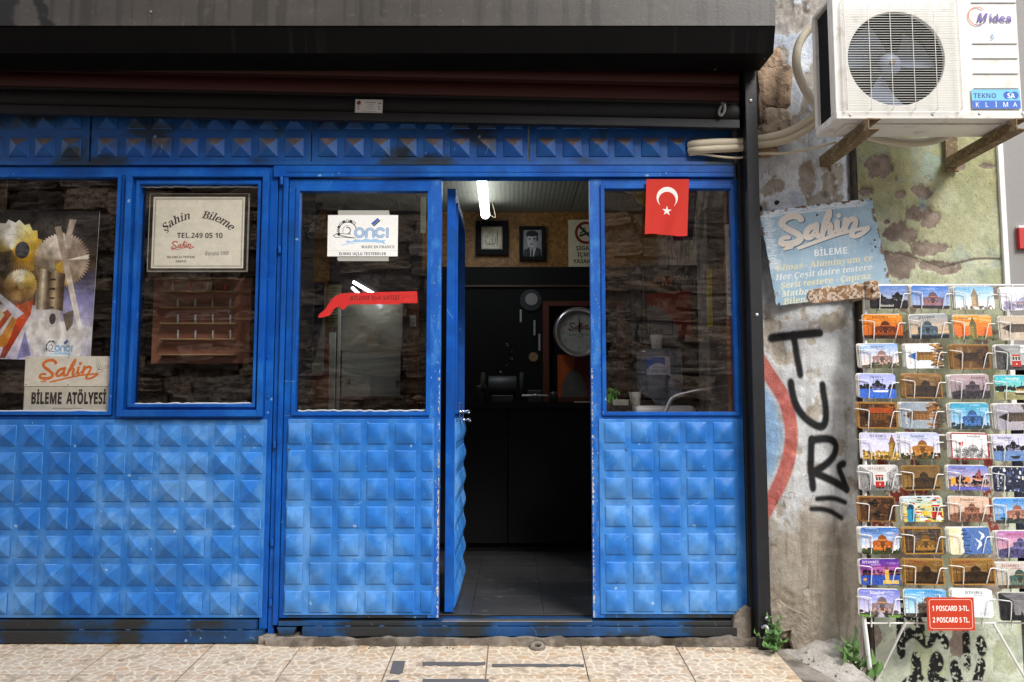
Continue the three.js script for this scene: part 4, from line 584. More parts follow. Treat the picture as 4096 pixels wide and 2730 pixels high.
framed('portrait_picture', 'dark framed black and white portrait of a moustached man in a suit', 2077, 906, 2181, 1042, 0.03, -2.47, texOf(canvas(256, 360, (c) => {
  c.fillStyle = '#8e8e92'; c.fillRect(0, 0, 256, 360); const e = (x, y, a, b, f, r = 0) => { c.fillStyle = f; c.beginPath(); c.ellipse(x, y, a, b, r, 0, 7); c.fill(); };
  c.fillStyle = '#26262a'; c.beginPath(); c.moveTo(0, 360); c.lineTo(20, 270); c.lineTo(96, 236); c.lineTo(190, 236); c.lineTo(244, 262); c.lineTo(256, 360); c.fill(); c.fillStyle = '#b4b4b6'; c.beginPath(); c.moveTo(92, 240); c.lineTo(180, 236); c.lineTo(150, 360); c.lineTo(104, 360); c.fill(); c.fillStyle = '#3a3a3e'; c.fillRect(112, 266, 26, 94);
  e(130, 210, 44, 52, '#8a8a8c'); e(128, 62, 84, 56, '#161618'); e(124, 140, 70, 96, '#bcbcbe'); e(168, 150, 30, 80, '#98989a'); e(122, 52, 78, 36, '#161618'); e(196, 120, 12, 34, '#18181a'); e(94, 118, 22, 5, '#141416', -0.1); e(154, 112, 22, 5, '#141416', 0.1); e(96, 132, 12, 6, '#2a2a2c'); e(152, 128, 12, 6, '#2a2a2c'); e(118, 168, 10, 6, '#88888a'); e(118, 190, 30, 6, '#18181a'); e(116, 205, 20, 4, '#6a6a6c');
  grainCanvas(c, 256, 360, 26);
})), M.matteBlack);
{
  const g = thing('no_smoking_sign', 'cream no smoking notice on the particle board wall', 'sign'), z = -2.485;
  plate(g, 'notice_sheet', X(2273, 880, z), X(2415, 880, z), Y(1067, z), Y(880, z), z, 0.006, texOf(canvas(288, 376, (c) => {
    c.fillStyle = '#d2cba8'; c.fillRect(0, 0, 288, 376); c.strokeStyle = '#181818'; c.lineCap = 'butt'; c.lineWidth = 16; c.beginPath(); c.moveTo(90, 132); c.lineTo(205, 92); c.stroke(); c.lineWidth = 4; for (let i = 0; i < 3; i++) { c.beginPath(); c.moveTo(96 + i * 9, 128 - i * 5); c.bezierCurveTo(80 + i * 9, 90, 130 + i * 9, 110, 122 + i * 10, 62); c.stroke(); }
    c.strokeStyle = '#7d1013'; c.lineWidth = 22; c.beginPath(); c.arc(144, 104, 80, 0, 7); c.stroke(); c.lineWidth = 18; c.strokeStyle = '#1c1418'; c.beginPath(); c.moveTo(90, 50); c.lineTo(198, 158); c.stroke();
    text(c, 'SİGARA', 144, 228, 'bold 46px sans-serif', '#15151a'); text(c, 'İÇMEK', 144, 280, 'bold 46px sans-serif', '#15151a'); text(c, 'YASAKTIR', 144, 334, 'bold 46px sans-serif', '#15151a', 'center', 250); grainCanvas(c, 288, 376, 12);
  })), M.paper);
}
{ // dark board with tools behind the doorway
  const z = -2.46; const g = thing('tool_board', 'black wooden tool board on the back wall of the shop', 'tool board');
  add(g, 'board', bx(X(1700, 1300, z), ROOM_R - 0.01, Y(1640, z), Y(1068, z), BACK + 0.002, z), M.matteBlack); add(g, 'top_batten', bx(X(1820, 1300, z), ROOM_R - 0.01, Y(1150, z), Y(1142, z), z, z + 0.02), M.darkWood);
  const blade = (name, label, px, py, r, mat, teeth, hole) => { const c = P(px, py, z + 0.03), s = new THREE.Shape(); for (let i = 0; i < teeth; i++) { const a = i / teeth * Math.PI * 2, b = (i + 0.75) / teeth * Math.PI * 2; s[i ? 'lineTo' : 'moveTo'](Math.cos(a) * r, Math.sin(a) * r); s.lineTo(Math.cos(b) * r * 0.88, Math.sin(b) * r * 0.88); } const h = new THREE.Path(); h.absarc(0, 0, hole, 0, Math.PI * 2, true); s.holes.push(h); const e = new THREE.ExtrudeGeometry(s, { depth: 0.004, bevelEnabled: false, curveSegments: 16 }); e.translate(c.x, c.y, c.z - 0.02); solo(name, label, 'saw blade', e, mat); };
  blade('wall_saw', 'large dark circular saw blade on the black tool board', 2124, 1200, 0.092, std([0.07, 0.08, 0.09], 0.35, 0.8), 40, 0.01); { const c = P(2126, 1199, z); solo('blade_flange', 'bright steel disc in the middle of the dark saw blade', 'disc', disc(V3(c.x, c.y, c.z + 0.02), 0.05, 0.008, 32), M.steel); }
  blade('wall_saw', 'small pale wooden saw blade disc on the black tool board', 2134, 1428, 0.039, M.wood, 22, 0.004);
  for (const [px, py, h, lab] of [[2083, 1264, 50, 'short steel blade strip hanging beside the dark saw blade'], [2138, 1312, 60, 'dark drill strip hanging left of the clock'], [2158, 1370, 66, 'dark drill strip hanging below the first by the clock']]) { const a = P(px, py - h / 2, z + 0.012), b = P(px, py + h / 2, z + 0.012); solo('blade_strip', lab, 'tool', bx(a.x - 0.008, a.x + 0.008, b.y, a.y, z + 0.002, z + 0.01), M.zinc); }
  const ch = thing('glint_rings', 'bunch of shiny chain for glints of plastic on the black tool board', 'rings'); for (let i = 0; i < 9; i++) { const t = i / 8, c = P(2030 + 22 * Math.sin(t * 9) + rnd(-8, 8), 1380 + 220 * t, z + 0.03), q = new THREE.TorusGeometry(0.009, 0.002, 6, 12); q.rotateY(i % 2 ? 1.2 : 0.2); q.translate(c.x, c.y, c.z); add(ch, 'link', q, M.chrome); }  // chrome rings added for the glints of hanging plastic
}
{
  const z = -2.36, g = thing('display_case', 'dark red wooden wall case holding an orange saw poster', 'cabinet');
  const x0 = X(2172, 1400, z), x1 = X(2500, 1400, z), y1 = Y(1205, z), y0 = Y(1610, z);
  add(g, 'case_frame', frameGeo(x0, x1, y0, y1, 0.05, 0.05, 0.04, 0.04, -2.455, z), std([0.09, 0.022, 0.012], 0.4)); add(g, 'case_back', bx(x0 + 0.05, x1 - 0.05, y0 + 0.04, y1 - 0.04, -2.455, -2.44, 0), M.matteBlack);
  plate(g, 'saw_poster', X(2231, 1500, -2.42), X(2400, 1500, -2.42), Y(1607, -2.42), Y(1420, -2.42), -2.425, 0.006, texOf(canvas(256, 280, (c) => { c.fillStyle = '#b8521a'; c.fillRect(0, 0, 256, 280); c.fillStyle = '#7a2016'; c.fillRect(100, 0, 156, 280); c.fillStyle = '#5a5a58'; c.beginPath(); c.ellipse(100, 260, 80, 170, 0, 0, 7); c.fill(); grainCanvas(c, 256, 280, 20); })), M.paper);
  plate(g, 'case_lettering', X(2242, 1235, -2.42), X(2400, 1235, -2.42), Y(1254, -2.42), Y(1226, -2.42), -2.428, 0.003, texOf(canvas(512, 96, (c) => { c.fillStyle = '#0c0c0d'; c.fillRect(0, 0, 512, 96); text(c, 'CMT', 130, 50, 'bold 84px sans-serif', '#6e2f18'); text(c, 'ORANGE', 262, 26, 'bold 42px sans-serif', '#5d5d5b', 'left'); text(c, 'TOOLS', 262, 72, 'bold 42px sans-serif', '#5d5d5b', 'left'); })), M.matteBlack);
}
{ // clock
  const z = -2.3, c = P(2317, 1331, z), g = thing('wall_clock', 'round steel rimmed wall clock with printed script logo', 'clock');
  const prof = [[0.148, -0.03], [0.2, -0.03], [0.204, 0.0], [0.196, 0.022], [0.182, 0.03], [0.164, 0.022], [0.152, 0.004]].map(([r, y]) => new THREE.Vector2(r, y)), rim = new THREE.LatheGeometry(prof, 48); rim.rotateX(Math.PI / 2); rim.translate(c.x, c.y, c.z); add(g, 'rim', rim, M.steel);
  const tex = texOf(canvas(512, 512, (k) => { k.fillStyle = '#a4a6a0'; k.fillRect(0, 0, 512, 512); for (let i = 1; i <= 12; i++) { const a = i / 12 * Math.PI * 2; text(k, String(i), 256 + Math.sin(a) * 212, 256 - Math.cos(a) * 212, '46px serif', '#161616'); } sahin(k, 110, 120, 300, '#5b2a20', 1); text(k, 'BİLEME ve TESTERE', 256, 286, 'bold 27px serif', '#222'); text(k, 'SANAYİ', 256, 316, 'bold 25px serif', '#222'); for (let i = 0; i < 3; i++) { k.fillStyle = '#555'; k.fillRect(140 + 30 * i, 346 + i * 22, 232 - 60 * i, 3); } }));
  const f = new THREE.CircleGeometry(0.152, 48); f.translate(c.x, c.y, c.z - 0.004); add(g, 'dial', f, printed(tex, 0.4)); add(g, 'back', disc(V3(c.x, c.y, c.z - 0.02), 0.19, 0.02, 40), M.matteBlack);
  add(g, 'hour_hand', bx(c.x - 0.005, c.x + 0.005, c.y, c.y + 0.075, c.z + 0.002, c.z + 0.005, 0.001), M.matteBlack); add(g, 'minute_hand', bx(c.x - 0.004, c.x + 0.003, c.y, c.y + 0.11, c.z + 0.006, c.z + 0.009, 0.001), M.matteBlack);
}
{
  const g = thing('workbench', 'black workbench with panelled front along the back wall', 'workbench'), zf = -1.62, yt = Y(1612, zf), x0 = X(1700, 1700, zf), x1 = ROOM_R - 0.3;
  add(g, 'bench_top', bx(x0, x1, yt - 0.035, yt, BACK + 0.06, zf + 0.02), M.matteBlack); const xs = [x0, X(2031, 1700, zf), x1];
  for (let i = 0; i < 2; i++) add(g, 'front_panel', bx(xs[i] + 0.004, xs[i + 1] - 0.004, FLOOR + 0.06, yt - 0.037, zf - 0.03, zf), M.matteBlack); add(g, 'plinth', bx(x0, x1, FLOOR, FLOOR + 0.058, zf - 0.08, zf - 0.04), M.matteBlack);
  const p = P(2350, 1611, zf - 0.08); solo('paper_stack', 'loose white papers lying on the black workbench edge', 'paper', bx(p.x - 0.09, p.x + 0.14, yt + 0.001, yt + 0.008, zf - 0.12, zf - 0.005, 0.001), M.paper);
}
{ // dim clutter on the bench
  const zf = -1.62, yt = Y(1612, zf), at = (px, z) => X(px, 1600, z);
  { const g = thing('bench_grinder', 'dark bench grinder with two wheels on the black workbench', 'grinder'), x = at(2010, -1.9), y = yt + 0.12; add(g, 'motor', cyl(V3(x - 0.1, y, -1.9), V3(x + 0.1, y, -1.9), 0.075, 20), std([0.03, 0.035, 0.04], 0.5)); for (const d of [-0.14, 0.14]) add(g, 'grinding_wheel', cyl(V3(x + d - 0.015, y, -1.9), V3(x + d + 0.015, y, -1.9), 0.1, 24), std([0.04, 0.038, 0.036], 0.9)); add(g, 'foot', bx(x - 0.08, x + 0.08, yt + 0.0005, yt + 0.055, -1.98, -1.82, 0.008), std([0.03, 0.03, 0.03], 0.5)); }
  { const g = thing('bench_vise', 'small dark steel vise at the front of the workbench', 'vise'), x = at(2140, -1.72); add(g, 'jaw_block', bx(x - 0.05, x + 0.05, yt + 0.0005, yt + 0.09, -1.82, -1.72, 0.008), std([0.05, 0.05, 0.055], 0.45, 0.5)); add(g, 'screw_bar', cyl(V3(x - 0.09, yt + 0.05, -1.68), V3(x + 0.09, yt + 0.05, -1.68), 0.007, 10), M.steel); add(g, 'screw', cyl(V3(x, yt + 0.05, -1.73), V3(x, yt + 0.05, -1.66), 0.012, 12), M.steel); }
  ['dented dark oil can on the bench beside the grinder', 'small round tin on the bench beside the vise'].forEach((lab, i) => { const x = at(1925 + i * 290, -1.85), r = 0.04 - i * 0.01, k = new THREE.LatheGeometry([[0, 0], [r, 0], [r, 0.11 - i * 0.05], [r * 0.8, 0.125 - i * 0.05], [0.01, 0.13 - i * 0.05], [0.006, 0.19 - i * 0.11], [0, 0.19 - i * 0.11]].map(([a, b]) => new THREE.Vector2(a, b)), 20); k.translate(x, yt + 0.0005, -1.85); solo(i ? 'round_tin' : 'oil_can', lab, 'can', k, std([0.06, 0.05, 0.05], 0.4, 0.4)); });
}
// ---- seen through the closed door's glass
{
  const z = -2.3, g = thing('electric_cabinet', 'grey metal electric cabinet with black latches and a yellow hazard triangle', 'cabinet');
  const x0 = X(1364, 1586, z), x1 = X(1600, 1586, z), y0 = Y(1587, z), y1 = Y(1205, z), m = std([0.36, 0.37, 0.33], 0.5, 0.1, { bumpMap: fineBump, bumpScale: 0.0006 });
  add(g, 'case_body', bx(x0 - 0.02, x1 + 0.02, y0 - 0.02, y1 + 0.02, BACK, z - 0.012), M.matteBlack); add(g, 'cabinet_door', bx(x0, x1, y0, y1, z - 0.01, z, 0.004), m);
  for (const [px, py] of [[1403, 1242], [1397, 1525]]) add(g, 'latch', disc(P(px, py, z + 0.006), 0.017, 0.012, 20), M.rubber); for (const [px, py] of [[1597, 1240], [1591, 1532]]) { const c = P(px, py, z); add(g, 'hinge', bx(c.x - 0.012, c.x + 0.012, c.y - 0.02, c.y + 0.02, z - 0.004, z + 0.008, 0.002), M.rubber); }
  const t = P(1483, 1355, z), tri = prism([[t.x - 0.026, t.y - 0.02], [t.x + 0.026, t.y - 0.02], [t.x, t.y + 0.026]], z + 0.001, z + 0.0025); add(g, 'hazard_triangle', uvBox(tri), printed(texOf(canvas(64, 64, (c) => { c.fillStyle = '#c79a1a'; c.fillRect(0, 0, 64, 64); c.strokeStyle = '#111'; c.lineWidth = 7; c.beginPath(); c.moveTo(0, 63); c.lineTo(64, 63); c.lineTo(32, 0); c.closePath(); c.stroke(); c.lineWidth = 4; c.beginPath(); c.moveTo(34, 22); c.lineTo(28, 38); c.lineTo(36, 38); c.lineTo(31, 54); c.stroke(); })), 0.5));
  const fx = new THREE.PlaneGeometry(x1 - x0 + 0.03, y1 - Y(1402, z), 24, 24), p = fx.attributes.position; for (let i = 0; i < p.count; i++) p.setZ(i, 0.012 + 0.014 * fbm(p.getX(i) * 14, p.getY(i) * 20, 4, 1000)); fx.computeVertexNormals(); fx.translate((x0 + x1) / 2, (y1 + Y(1402, z)) / 2, z); 
  add(g, 'film_cover', fx, new THREE.MeshPhysicalMaterial({ color: rgb(0.8, 0.76, 0.66), transmission: 0.75, thickness: 0, roughness: 0.25 })).userData.label = 'crumpled clear film over the cabinet top';
}
{ const z = -2.47, c = P(1651, 1285, z), g = thing('light_switch', 'white wall switch on the particle board beside the electric cabinet', 'switch'); add(g, 'switch_plate', bx(c.x - 0.026, c.x + 0.026, c.y - 0.045, c.y + 0.045, BACK + 0.001, z + 0.01, 0.003), M.white); add(g, 'rocker', bx(c.x - 0.018, c.x + 0.018, c.y - 0.018, c.y + 0.032, z + 0.01, z + 0.017, 0.002), M.white); }
const plank = (name, label, px0, px1, py0, py1, z, t, mat, cat) => solo(name, label, cat, bx(X(px0, (py0 + py1) / 2, z), X(px1, (py0 + py1) / 2, z), Y(py1, z), Y(py0, z), z - t, z), mat);
plank('timber_batten', 'wide pale grey board leaning beside the electric cabinet', 1312, 1338, 1331, 1700, -2.1, 0.02, std([0.42, 0.42, 0.36], 0.7), 'board'); plank('timber_batten', 'thin pale grey strip leaning beside the electric cabinet', 1347, 1358, 1236, 1700, -2.12, 0.02, std([0.4, 0.41, 0.36], 0.7), 'board');
plank('particle_board_post', 'narrow plywood post carrying the white wall switch', 1632, 1672, 900, 1800, -2.48, 0.012, M.ply, 'board'); plank('plywood_sheet', 'brown plywood sheet standing under the blue poster', 1150, 1312, 1380, 1800, -1.5, 0.02, M.ply, 'board');
plank('dark_cupboard', 'tall black cupboard door beside the plywood switch post', 1674, 1745, 1090, 1800, -1.9, 0.3, M.matteBlack, 'cupboard');
{ const z = -1.2, g = thing('blue_poster', 'blue and beige paper poster hanging inside the door glass', 'poster'); const m = plate(g, 'poster_sheet', X(1175, 1500, z), X(1292, 1500, z), Y(1494, z), Y(1130, z), z, 0.003, texOf(canvas(200, 512, (c) => { c.fillStyle = '#20344f'; c.fillRect(0, 0, 200, 512); c.fillStyle = '#8d8a68'; c.beginPath(); c.moveTo(30, 0); c.bezierCurveTo(20, 200, 60, 380, 60, 512); c.lineTo(150, 512); c.bezierCurveTo(120, 380, 130, 200, 130, 40); c.lineTo(60, 0); c.fill(); c.fillStyle = '#9fa592'; c.beginPath(); c.moveTo(200, 120); c.bezierCurveTo(180, 300, 150, 420, 110, 512); c.lineTo(200, 512); c.fill(); text(c, 'G', 24, 90, 'bold 60px sans-serif', '#11243c'); grainCanvas(c, 200, 512, 24); })), M.paper); }
{ const z = -2.2, g = thing('notice_sheet', 'tan printed notice hanging above the leaning pale board', 'notice'); plate(g, 'sheet', X(1312, 1230, z), X(1362, 1230, z), Y(1307, z), Y(1140, z), z, 0.003, texOf(canvas(100, 300, (c) => { c.fillStyle = '#7d7654'; c.fillRect(0, 0, 100, 300); c.fillStyle = '#3c3826'; for (let i = 0; i < 12; i++) c.fillRect(10, 20 + i * 22, 80 - (i % 3) * 16, 7); grainCanvas(c, 100, 300, 20); })), M.paper); }
{ const z = -1.7, g = thing('hanging_calendar', 'pale paper calendar hanging edge-on beside the door frame', 'calendar'); plate(g, 'sheet', X(1682, 860, z), X(1702, 860, z), Y(931, z), Y(787, z), z, 0.003, texOf(canvas(60, 300, (c) => { c.fillStyle = '#aeb3a2'; c.fillRect(0, 0, 60, 300); c.fillStyle = '#5a5f55'; for (let i = 0; i < 14; i++) c.fillRect(8, 60 + i * 16, 44, 4); grainCanvas(c, 60, 300, 16); })), M.paper); }
{ // hand saws hung on the left wall boards
  const saw = (label, px, py, w, h, z) => { const c = P(px, py, z); solo('hanging_saw', label, 'saw', prism([[c.x - w / 2, c.y + h / 2], [c.x + w / 2, c.y + h * 0.42], [c.x + w / 2, c.y - h * 0.2], [c.x + w * 0.1, c.y - h / 2], [c.x - w / 2, c.y - h * 0.1]], z - 0.004, z, 0.001), M.darkCoil); };
  saw('large dark saw plate hanging behind the door glass corner', 1268, 800, 0.09, 0.2, -2.2); saw('dark pointed saw plate hanging below the larger saw plate', 1258, 870, 0.06, 0.22, -2.1);
  const z = -2.46; solo('dark_cloth', 'dark lettered cloth hung on the wall behind the white sticker', 'cloth', bx(X(1330, 900, z), X(1690, 900, z), Y(1190, z), Y(795, z), z - 0.01, z, 0.003), std([0.022, 0.018, 0.02], 0.9));
}
{ // two slanted glowing bars with a weak point light in front
  const z = -2.0, g = thing('glow_bars', 'two slanted glowing bars above the electric cabinet', 'lamp'), a = P(1412, 1128, z), b = P(1505, 1182, z), glow = new THREE.MeshStandardMaterial({ color: rgb(0.9, 0.95, 1), emissive: rgb(0.85, 0.95, 1), emissiveIntensity: 2.2 });
  add(g, 'glow_bar', wire([a, b], 0.012, 10), glow); add(g, 'glow_bar', wire([a.clone().add(V3(-0.008, -0.042, 0)), b.clone().add(V3(-0.06, -0.055, 0))], 0.011, 10), glow); add(g, 'bar_back', wire([a.clone().add(V3(0, 0.03, -0.03)), b.clone().add(V3(0, 0.03, -0.03))], 0.02, 8), M.matteBlack);
  const L = new THREE.PointLight(rgb(0.85, 0.95, 1), 0.05); L.position.copy(a.clone().lerp(b, 0.5).add(V3(0, -0.03, 0.06))); L.name = 'bar_light'; g.add(L);
}
// ---- display rack behind the framed sign window, and an added dark curtain that keeps both windows black
{ const x0 = ROOM_L + 0.01, x1 = X(1110, 1400), n = 240, pos = [], idx = []; for (const y of [FLOOR + 0.02, CEIL - 0.02]) for (let i = 0; i <= n; i++) { const x = lerp(x0, x1, i / n); pos.push(x, y, -0.64 + 0.025 * Math.sin(x * 42 + 2 * fbm(x * 3, 0, 3, 1500)) + 0.02 * fbm(x * 6, y, 3, 1510)); } for (let i = 0; i < n; i++) idx.push(i, i + 1, i + n + 2, i, i + n + 2, i + n + 1); const q = new THREE.BufferGeometry(); q.setAttribute('position', new THREE.Float32BufferAttribute(pos, 3)); q.setIndex(idx); q.computeVertexNormals(); solo('added_dark_curtain', 'added charcoal curtain keeping the space behind the two left windows dark', 'curtain', uvm(q), new THREE.MeshPhysicalMaterial({ color: rgb(0.022, 0.021, 0.021), roughness: 1, specularIntensity: 0.2, side: THREE.DoubleSide })); }
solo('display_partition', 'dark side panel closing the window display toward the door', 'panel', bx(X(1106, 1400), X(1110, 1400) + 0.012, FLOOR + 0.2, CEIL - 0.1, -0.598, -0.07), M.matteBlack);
{
  const z = -0.26, g = thing('bit_rack', 'brown wooden display rack with thin shelves of router bits', 'rack'), x0 = X(608, 1300, z), x1 = X(1000, 1300, z);
  add(g, 'back_board', bx(x0, x1, Y(1455, z), Y(1112, z), z - 0.02, z), M.brownBoard);
  for (const py of [1115, 1167, 1232, 1295, 1358, 1420]) { const s = add(g, 'shelf', bx(x0 + 0.06, x1 - 0.06, Y(py + 3, z + 0.03), Y(py - 2, z + 0.03), z, z + 0.05, 0.001), M.wood); if (py > 1120 && py < 1400) for (let i = 0; i < 4; i++) { const c = P(690 + i * 70 + (py % 3) * 10, py - 12, z + 0.03), red = py === 1167 && (i === 1 || i === 3); add(s, 'router_bit', merge([cyl(V3(c.x, c.y - 0.014, c.z), V3(c.x, c.y + 0.018, c.z), red ? 0.014 : 0.006, 8), cyl(V3(c.x, c.y + 0.018, c.z), V3(c.x, c.y + 0.03, c.z), 0.005, 8)]), red ? std([0.35, 0.03, 0.02], 0.4) : M.zinc); } }
}
// ---- seen through the flag door's glass
{ const z = -1.16; solo('steel_locker', 'tall black locker carrying the orange lettered poster', 'locker', bx(X(2560, 1200, z), X(2830, 1200, z), FLOOR, Y(1060, z), z - 0.36, z - 0.006), M.matteBlack); }
{ const z = -1.15, g = thing('tools_poster', 'black poster with orange lettering and a red saw square', 'poster'); plate(g, 'poster_sheet', X(2575, 1200, z), X(2815, 1200, z), Y(1372, z), Y(1080, z), z, 0.004, texOf(canvas(420, 512, (c) => { c.fillStyle = '#141416'; c.fillRect(0, 0, 420, 512); slanted(c, 64, 86, 0.1, -0.06, () => text(c, 'CMT', 0, 0, 'bold 92px sans-serif', '#b3631c', 'left')); slanted(c, 236, 62, 0, -0.06, () => text(c, 'ORANGE', 0, 0, 'bold 42px sans-serif', '#a5a5a3', 'left')); slanted(c, 238, 104, 0, -0.06, () => text(c, 'TOOLS', 0, 0, 'bold 42px sans-serif', '#a5a5a3', 'left')); c.fillStyle = '#a72d1d'; c.beginPath(); c.moveTo(20, 172); c.lineTo(320, 144); c.lineTo(334, 470); c.lineTo(30, 480); c.fill(); c.save(); c.clip(); c.fillStyle = '#77777c'; c.beginPath(); for (let i = 0; i < 90; i++) { const a = i / 90 * 6.283, r = i % 2 ? 228 : 212; c.lineTo(20 + Math.cos(a) * r, 470 + Math.sin(a) * r); } c.fill(); c.strokeStyle = '#1c1c1e'; c.lineWidth = 5; c.strokeRect(40, 360, 160, 96); c.strokeRect(86, 420, 36, 60); c.restore(); grainCanvas(c, 420, 512, 14); })), M.paper, 0.35); }
{
  const z = -0.75, c = P(2640, 1500, z), g = thing('water_dispenser', 'white water dispenser with upturned clear bottle and printed label', 'water dispenser'), plast = new THREE.MeshPhysicalMaterial({ color: rgb(0.62, 0.72, 0.85), transmission: 0.85, thickness: 0, roughness: 0.1 });
  const yb = Y(1622, z), yt = Y(1396, z), H = yt - yb, bottle = new THREE.LatheGeometry([[0.02, 0], [0.03, 0.01], [0.05, 0.04], [0.12, 0.075], [0.128, 0.1], [0.128, H * 0.52], [0.122, H * 0.55], [0.128, H * 0.58], [0.128, H - 0.03], [0.115, H - 0.006], [0, H]].map(([r, y]) => new THREE.Vector2(r, y)), 36); bottle.translate(c.x, yb, c.z); add(g, 'bottle', bottle, plast);
  const lab = new THREE.CylinderGeometry(0.13, 0.13, Y(1432, z) - Y(1504, z), 24, 1, true, -0.78, 1.05); lab.translate(c.x, (Y(1432, z) + Y(1504, z)) / 2, c.z); add(g, 'bottle_label', lab, printed(texOf(canvas(256, 160, (k) => { k.fillStyle = '#b9bec6'; k.fillRect(0, 0, 256, 160); k.fillStyle = '#1f4f9c'; k.beginPath(); k.moveTo(0, 0); k.lineTo(200, 8); k.lineTo(200, 80); k.bezierCurveTo(140, 40, 70, 60, 0, 110); k.fill(); k.save(); k.translate(256, 160); k.rotate(Math.PI); text(k, 'BELGRAD', 130, 34, 'bold 34px serif', '#22304a'); text(k, 'Doğal Kaynak Suyu', 130, 62, '14px serif', '#22304a'); k.restore(); k.save(); k.translate(20, 80); k.rotate(Math.PI / 2); text(k, 'İSTANBUL', 0, 0, 'bold 26px sans-serif', '#2a62ac'); k.restore(); grainCanvas(k, 256, 160, 14); })), 0.4, { side: THREE.DoubleSide }));
  add(g, 'dispenser_body', bx(c.x - 0.17, c.x + 0.17, FLOOR, yb - 0.002, c.z - 0.17, c.z + 0.17, 0.03), M.white);
  const cup = (label, px, py, on) => { const q = P(px, py, z + 0.02), k = new THREE.LatheGeometry([[0.0, 0], [0.026, 0], [0.036, 0.075], [0.0375, 0.077], [0.034, 0.075], [0.024, 0.004], [0, 0.004]].map(([r, y]) => new THREE.Vector2(r, y)), 24); k.translate(q.x, on, q.z); solo('paper_cup', label, 'cup', k, printed(texOf(canvas(128, 64, (w) => { w.fillStyle = '#d5d2c6'; w.fillRect(0, 0, 128, 64); w.fillStyle = '#333'; for (let i = 0; i < 10; i++) for (let j = 0; j < 4; j++) { w.fillRect(6 + i * 13, 8 + j * 16 + (i % 2) * 7, 2, 3); } })), 0.7)); };
  cup('white patterned paper cup on top of the upturned bottle', 2627, 1374, yt + 0.001); 
  const shelfY = Y(1624, z) ; solo('side_shelf', 'dark low shelf beside the water dispenser', 'shelf', bx(X(2395, 1600, z), c.x - 0.18, shelfY - 0.03, shelfY, z - 0.15, z + 0.12), M.matteBlack);
  cup('white patterned paper cup on the dark shelf by the bottle', 2541, 1600, shelfY + 0.001);
  { const q = P(2478, 1612, z + 0.03); solo('carton_box', 'flat grey carton lying on the dark shelf', 'box', bx(q.x - 0.045, q.x + 0.045, shelfY + 0.001, shelfY + 0.035, z, z + 0.08, 0.002), std([0.28, 0.27, 0.24], 0.7)); }
  { const pl = thing('moss_plant', 'small tuft of bright green plant on the dark shelf', 'plant'), q = P(2442, 1600, z + 0.03); add(pl, 'pot', bx(q.x - 0.05, q.x + 0.05, shelfY + 0.001, shelfY + 0.01, q.z - 0.05, q.z + 0.05, 0.004), M.matteBlack); const leaves = []; for (let i = 0; i < 160; i++) { const r = rnd(0.05), a = rnd(6.3), h = rnd(0.015, 0.095), lf = new THREE.PlaneGeometry(0.008, 0.022); lf.rotateX(rnd(-1, 1)); lf.rotateY(rnd(6.3)); lf.translate(q.x + Math.cos(a) * r, shelfY + h, q.z + Math.sin(a) * r); leaves.push(lf); } add(pl, 'foliage', merge(leaves), new THREE.MeshPhysicalMaterial({ color: rgb(0.1, 0.26, 0.04), roughness: 0.7, side: THREE.DoubleSide })).userData.kind = 'stuff'; }
}
{ const z = -0.5, g = thing('tube_chair', 'chrome tube chair seen by its curved arm inside the flag door', 'chair'); const arm = (dz) => wire(smoothPts([P(2640, 1720, z + dz), P(2662, 1650, z + dz), P(2690, 1595, z + dz), P(2750, 1572, z + dz), P(2925, 1545, z + dz)], 24), 0.011, 8); add(g, 'arm', arm(0.12), M.steel); add(g, 'arm', arm(-0.25).translate(0, 0, 0), M.steel); const q = P(2780, 1800, z); add(g, 'seat', bx(q.x - 0.1, q.x + 0.2, q.y - 0.05, q.y, z - 0.3, z + 0.15, 0.02), M.matteBlack); for (const dz of [-0.28, 0.12]) add(g, 'leg', cyl(V3(q.x - 0.08, FLOOR, z + dz), V3(q.x - 0.05, q.y, z + dz), 0.011, 8), M.steel); }
plank('plaster_column', 'pale plaster column inside behind the flag door glass', 2842, 2914, 830, 2300, -0.55, 0.25, M.concrete, 'column'); plank('yellow_ruler', 'yellow lettered strip fixed along the plaster column', 2831, 2850, 1080, 1308, -0.5, 0.01, std([0.5, 0.45, 0.03], 0.5), 'strip'); plank('wood_jamb', 'raw wooden jamb inside the right edge of the flag door', 2916, 2946, 760, 1700, -0.1, 0.06, M.ply, 'jamb');
{ const z = -0.12, g = thing('wall_calendar', 'white wall calendar with date columns beside the raw wooden jamb', 'calendar'); plate(g, 'calendar_sheet', X(2898, 1100, z), X(2932, 1100, z), Y(1268, z), Y(905, z), -0.08, 0.003, texOf(canvas(80, 512, (c) => { c.fillStyle = '#cfcfca'; c.fillRect(0, 0, 80, 512); c.fillStyle = '#333'; c.fillRect(30, 30, 20, 46); const rows = [[5, 6, 7], [12, 13, 14], [19, 20, 21], [26, 27, 28]]; rows.forEach((r, j) => r.forEach((n, i) => text(c, String(n), 16 + i * 24, 296 + j * 34, 'bold 20px sans-serif', n % 7 === 0 ? '#7a2018' : '#222'))); for (let j = 0; j < 5; j++) for (let i = 0; i < 4; i++) { c.fillStyle = '#555'; c.fillRect(10 + i * 16, 440 + j * 12, 9, 6); } c.fillStyle = '#999'; for (let j = 0; j < 3; j++) c.fillRect(8, 200 + j * 14, 60, 4); })), M.paper); }
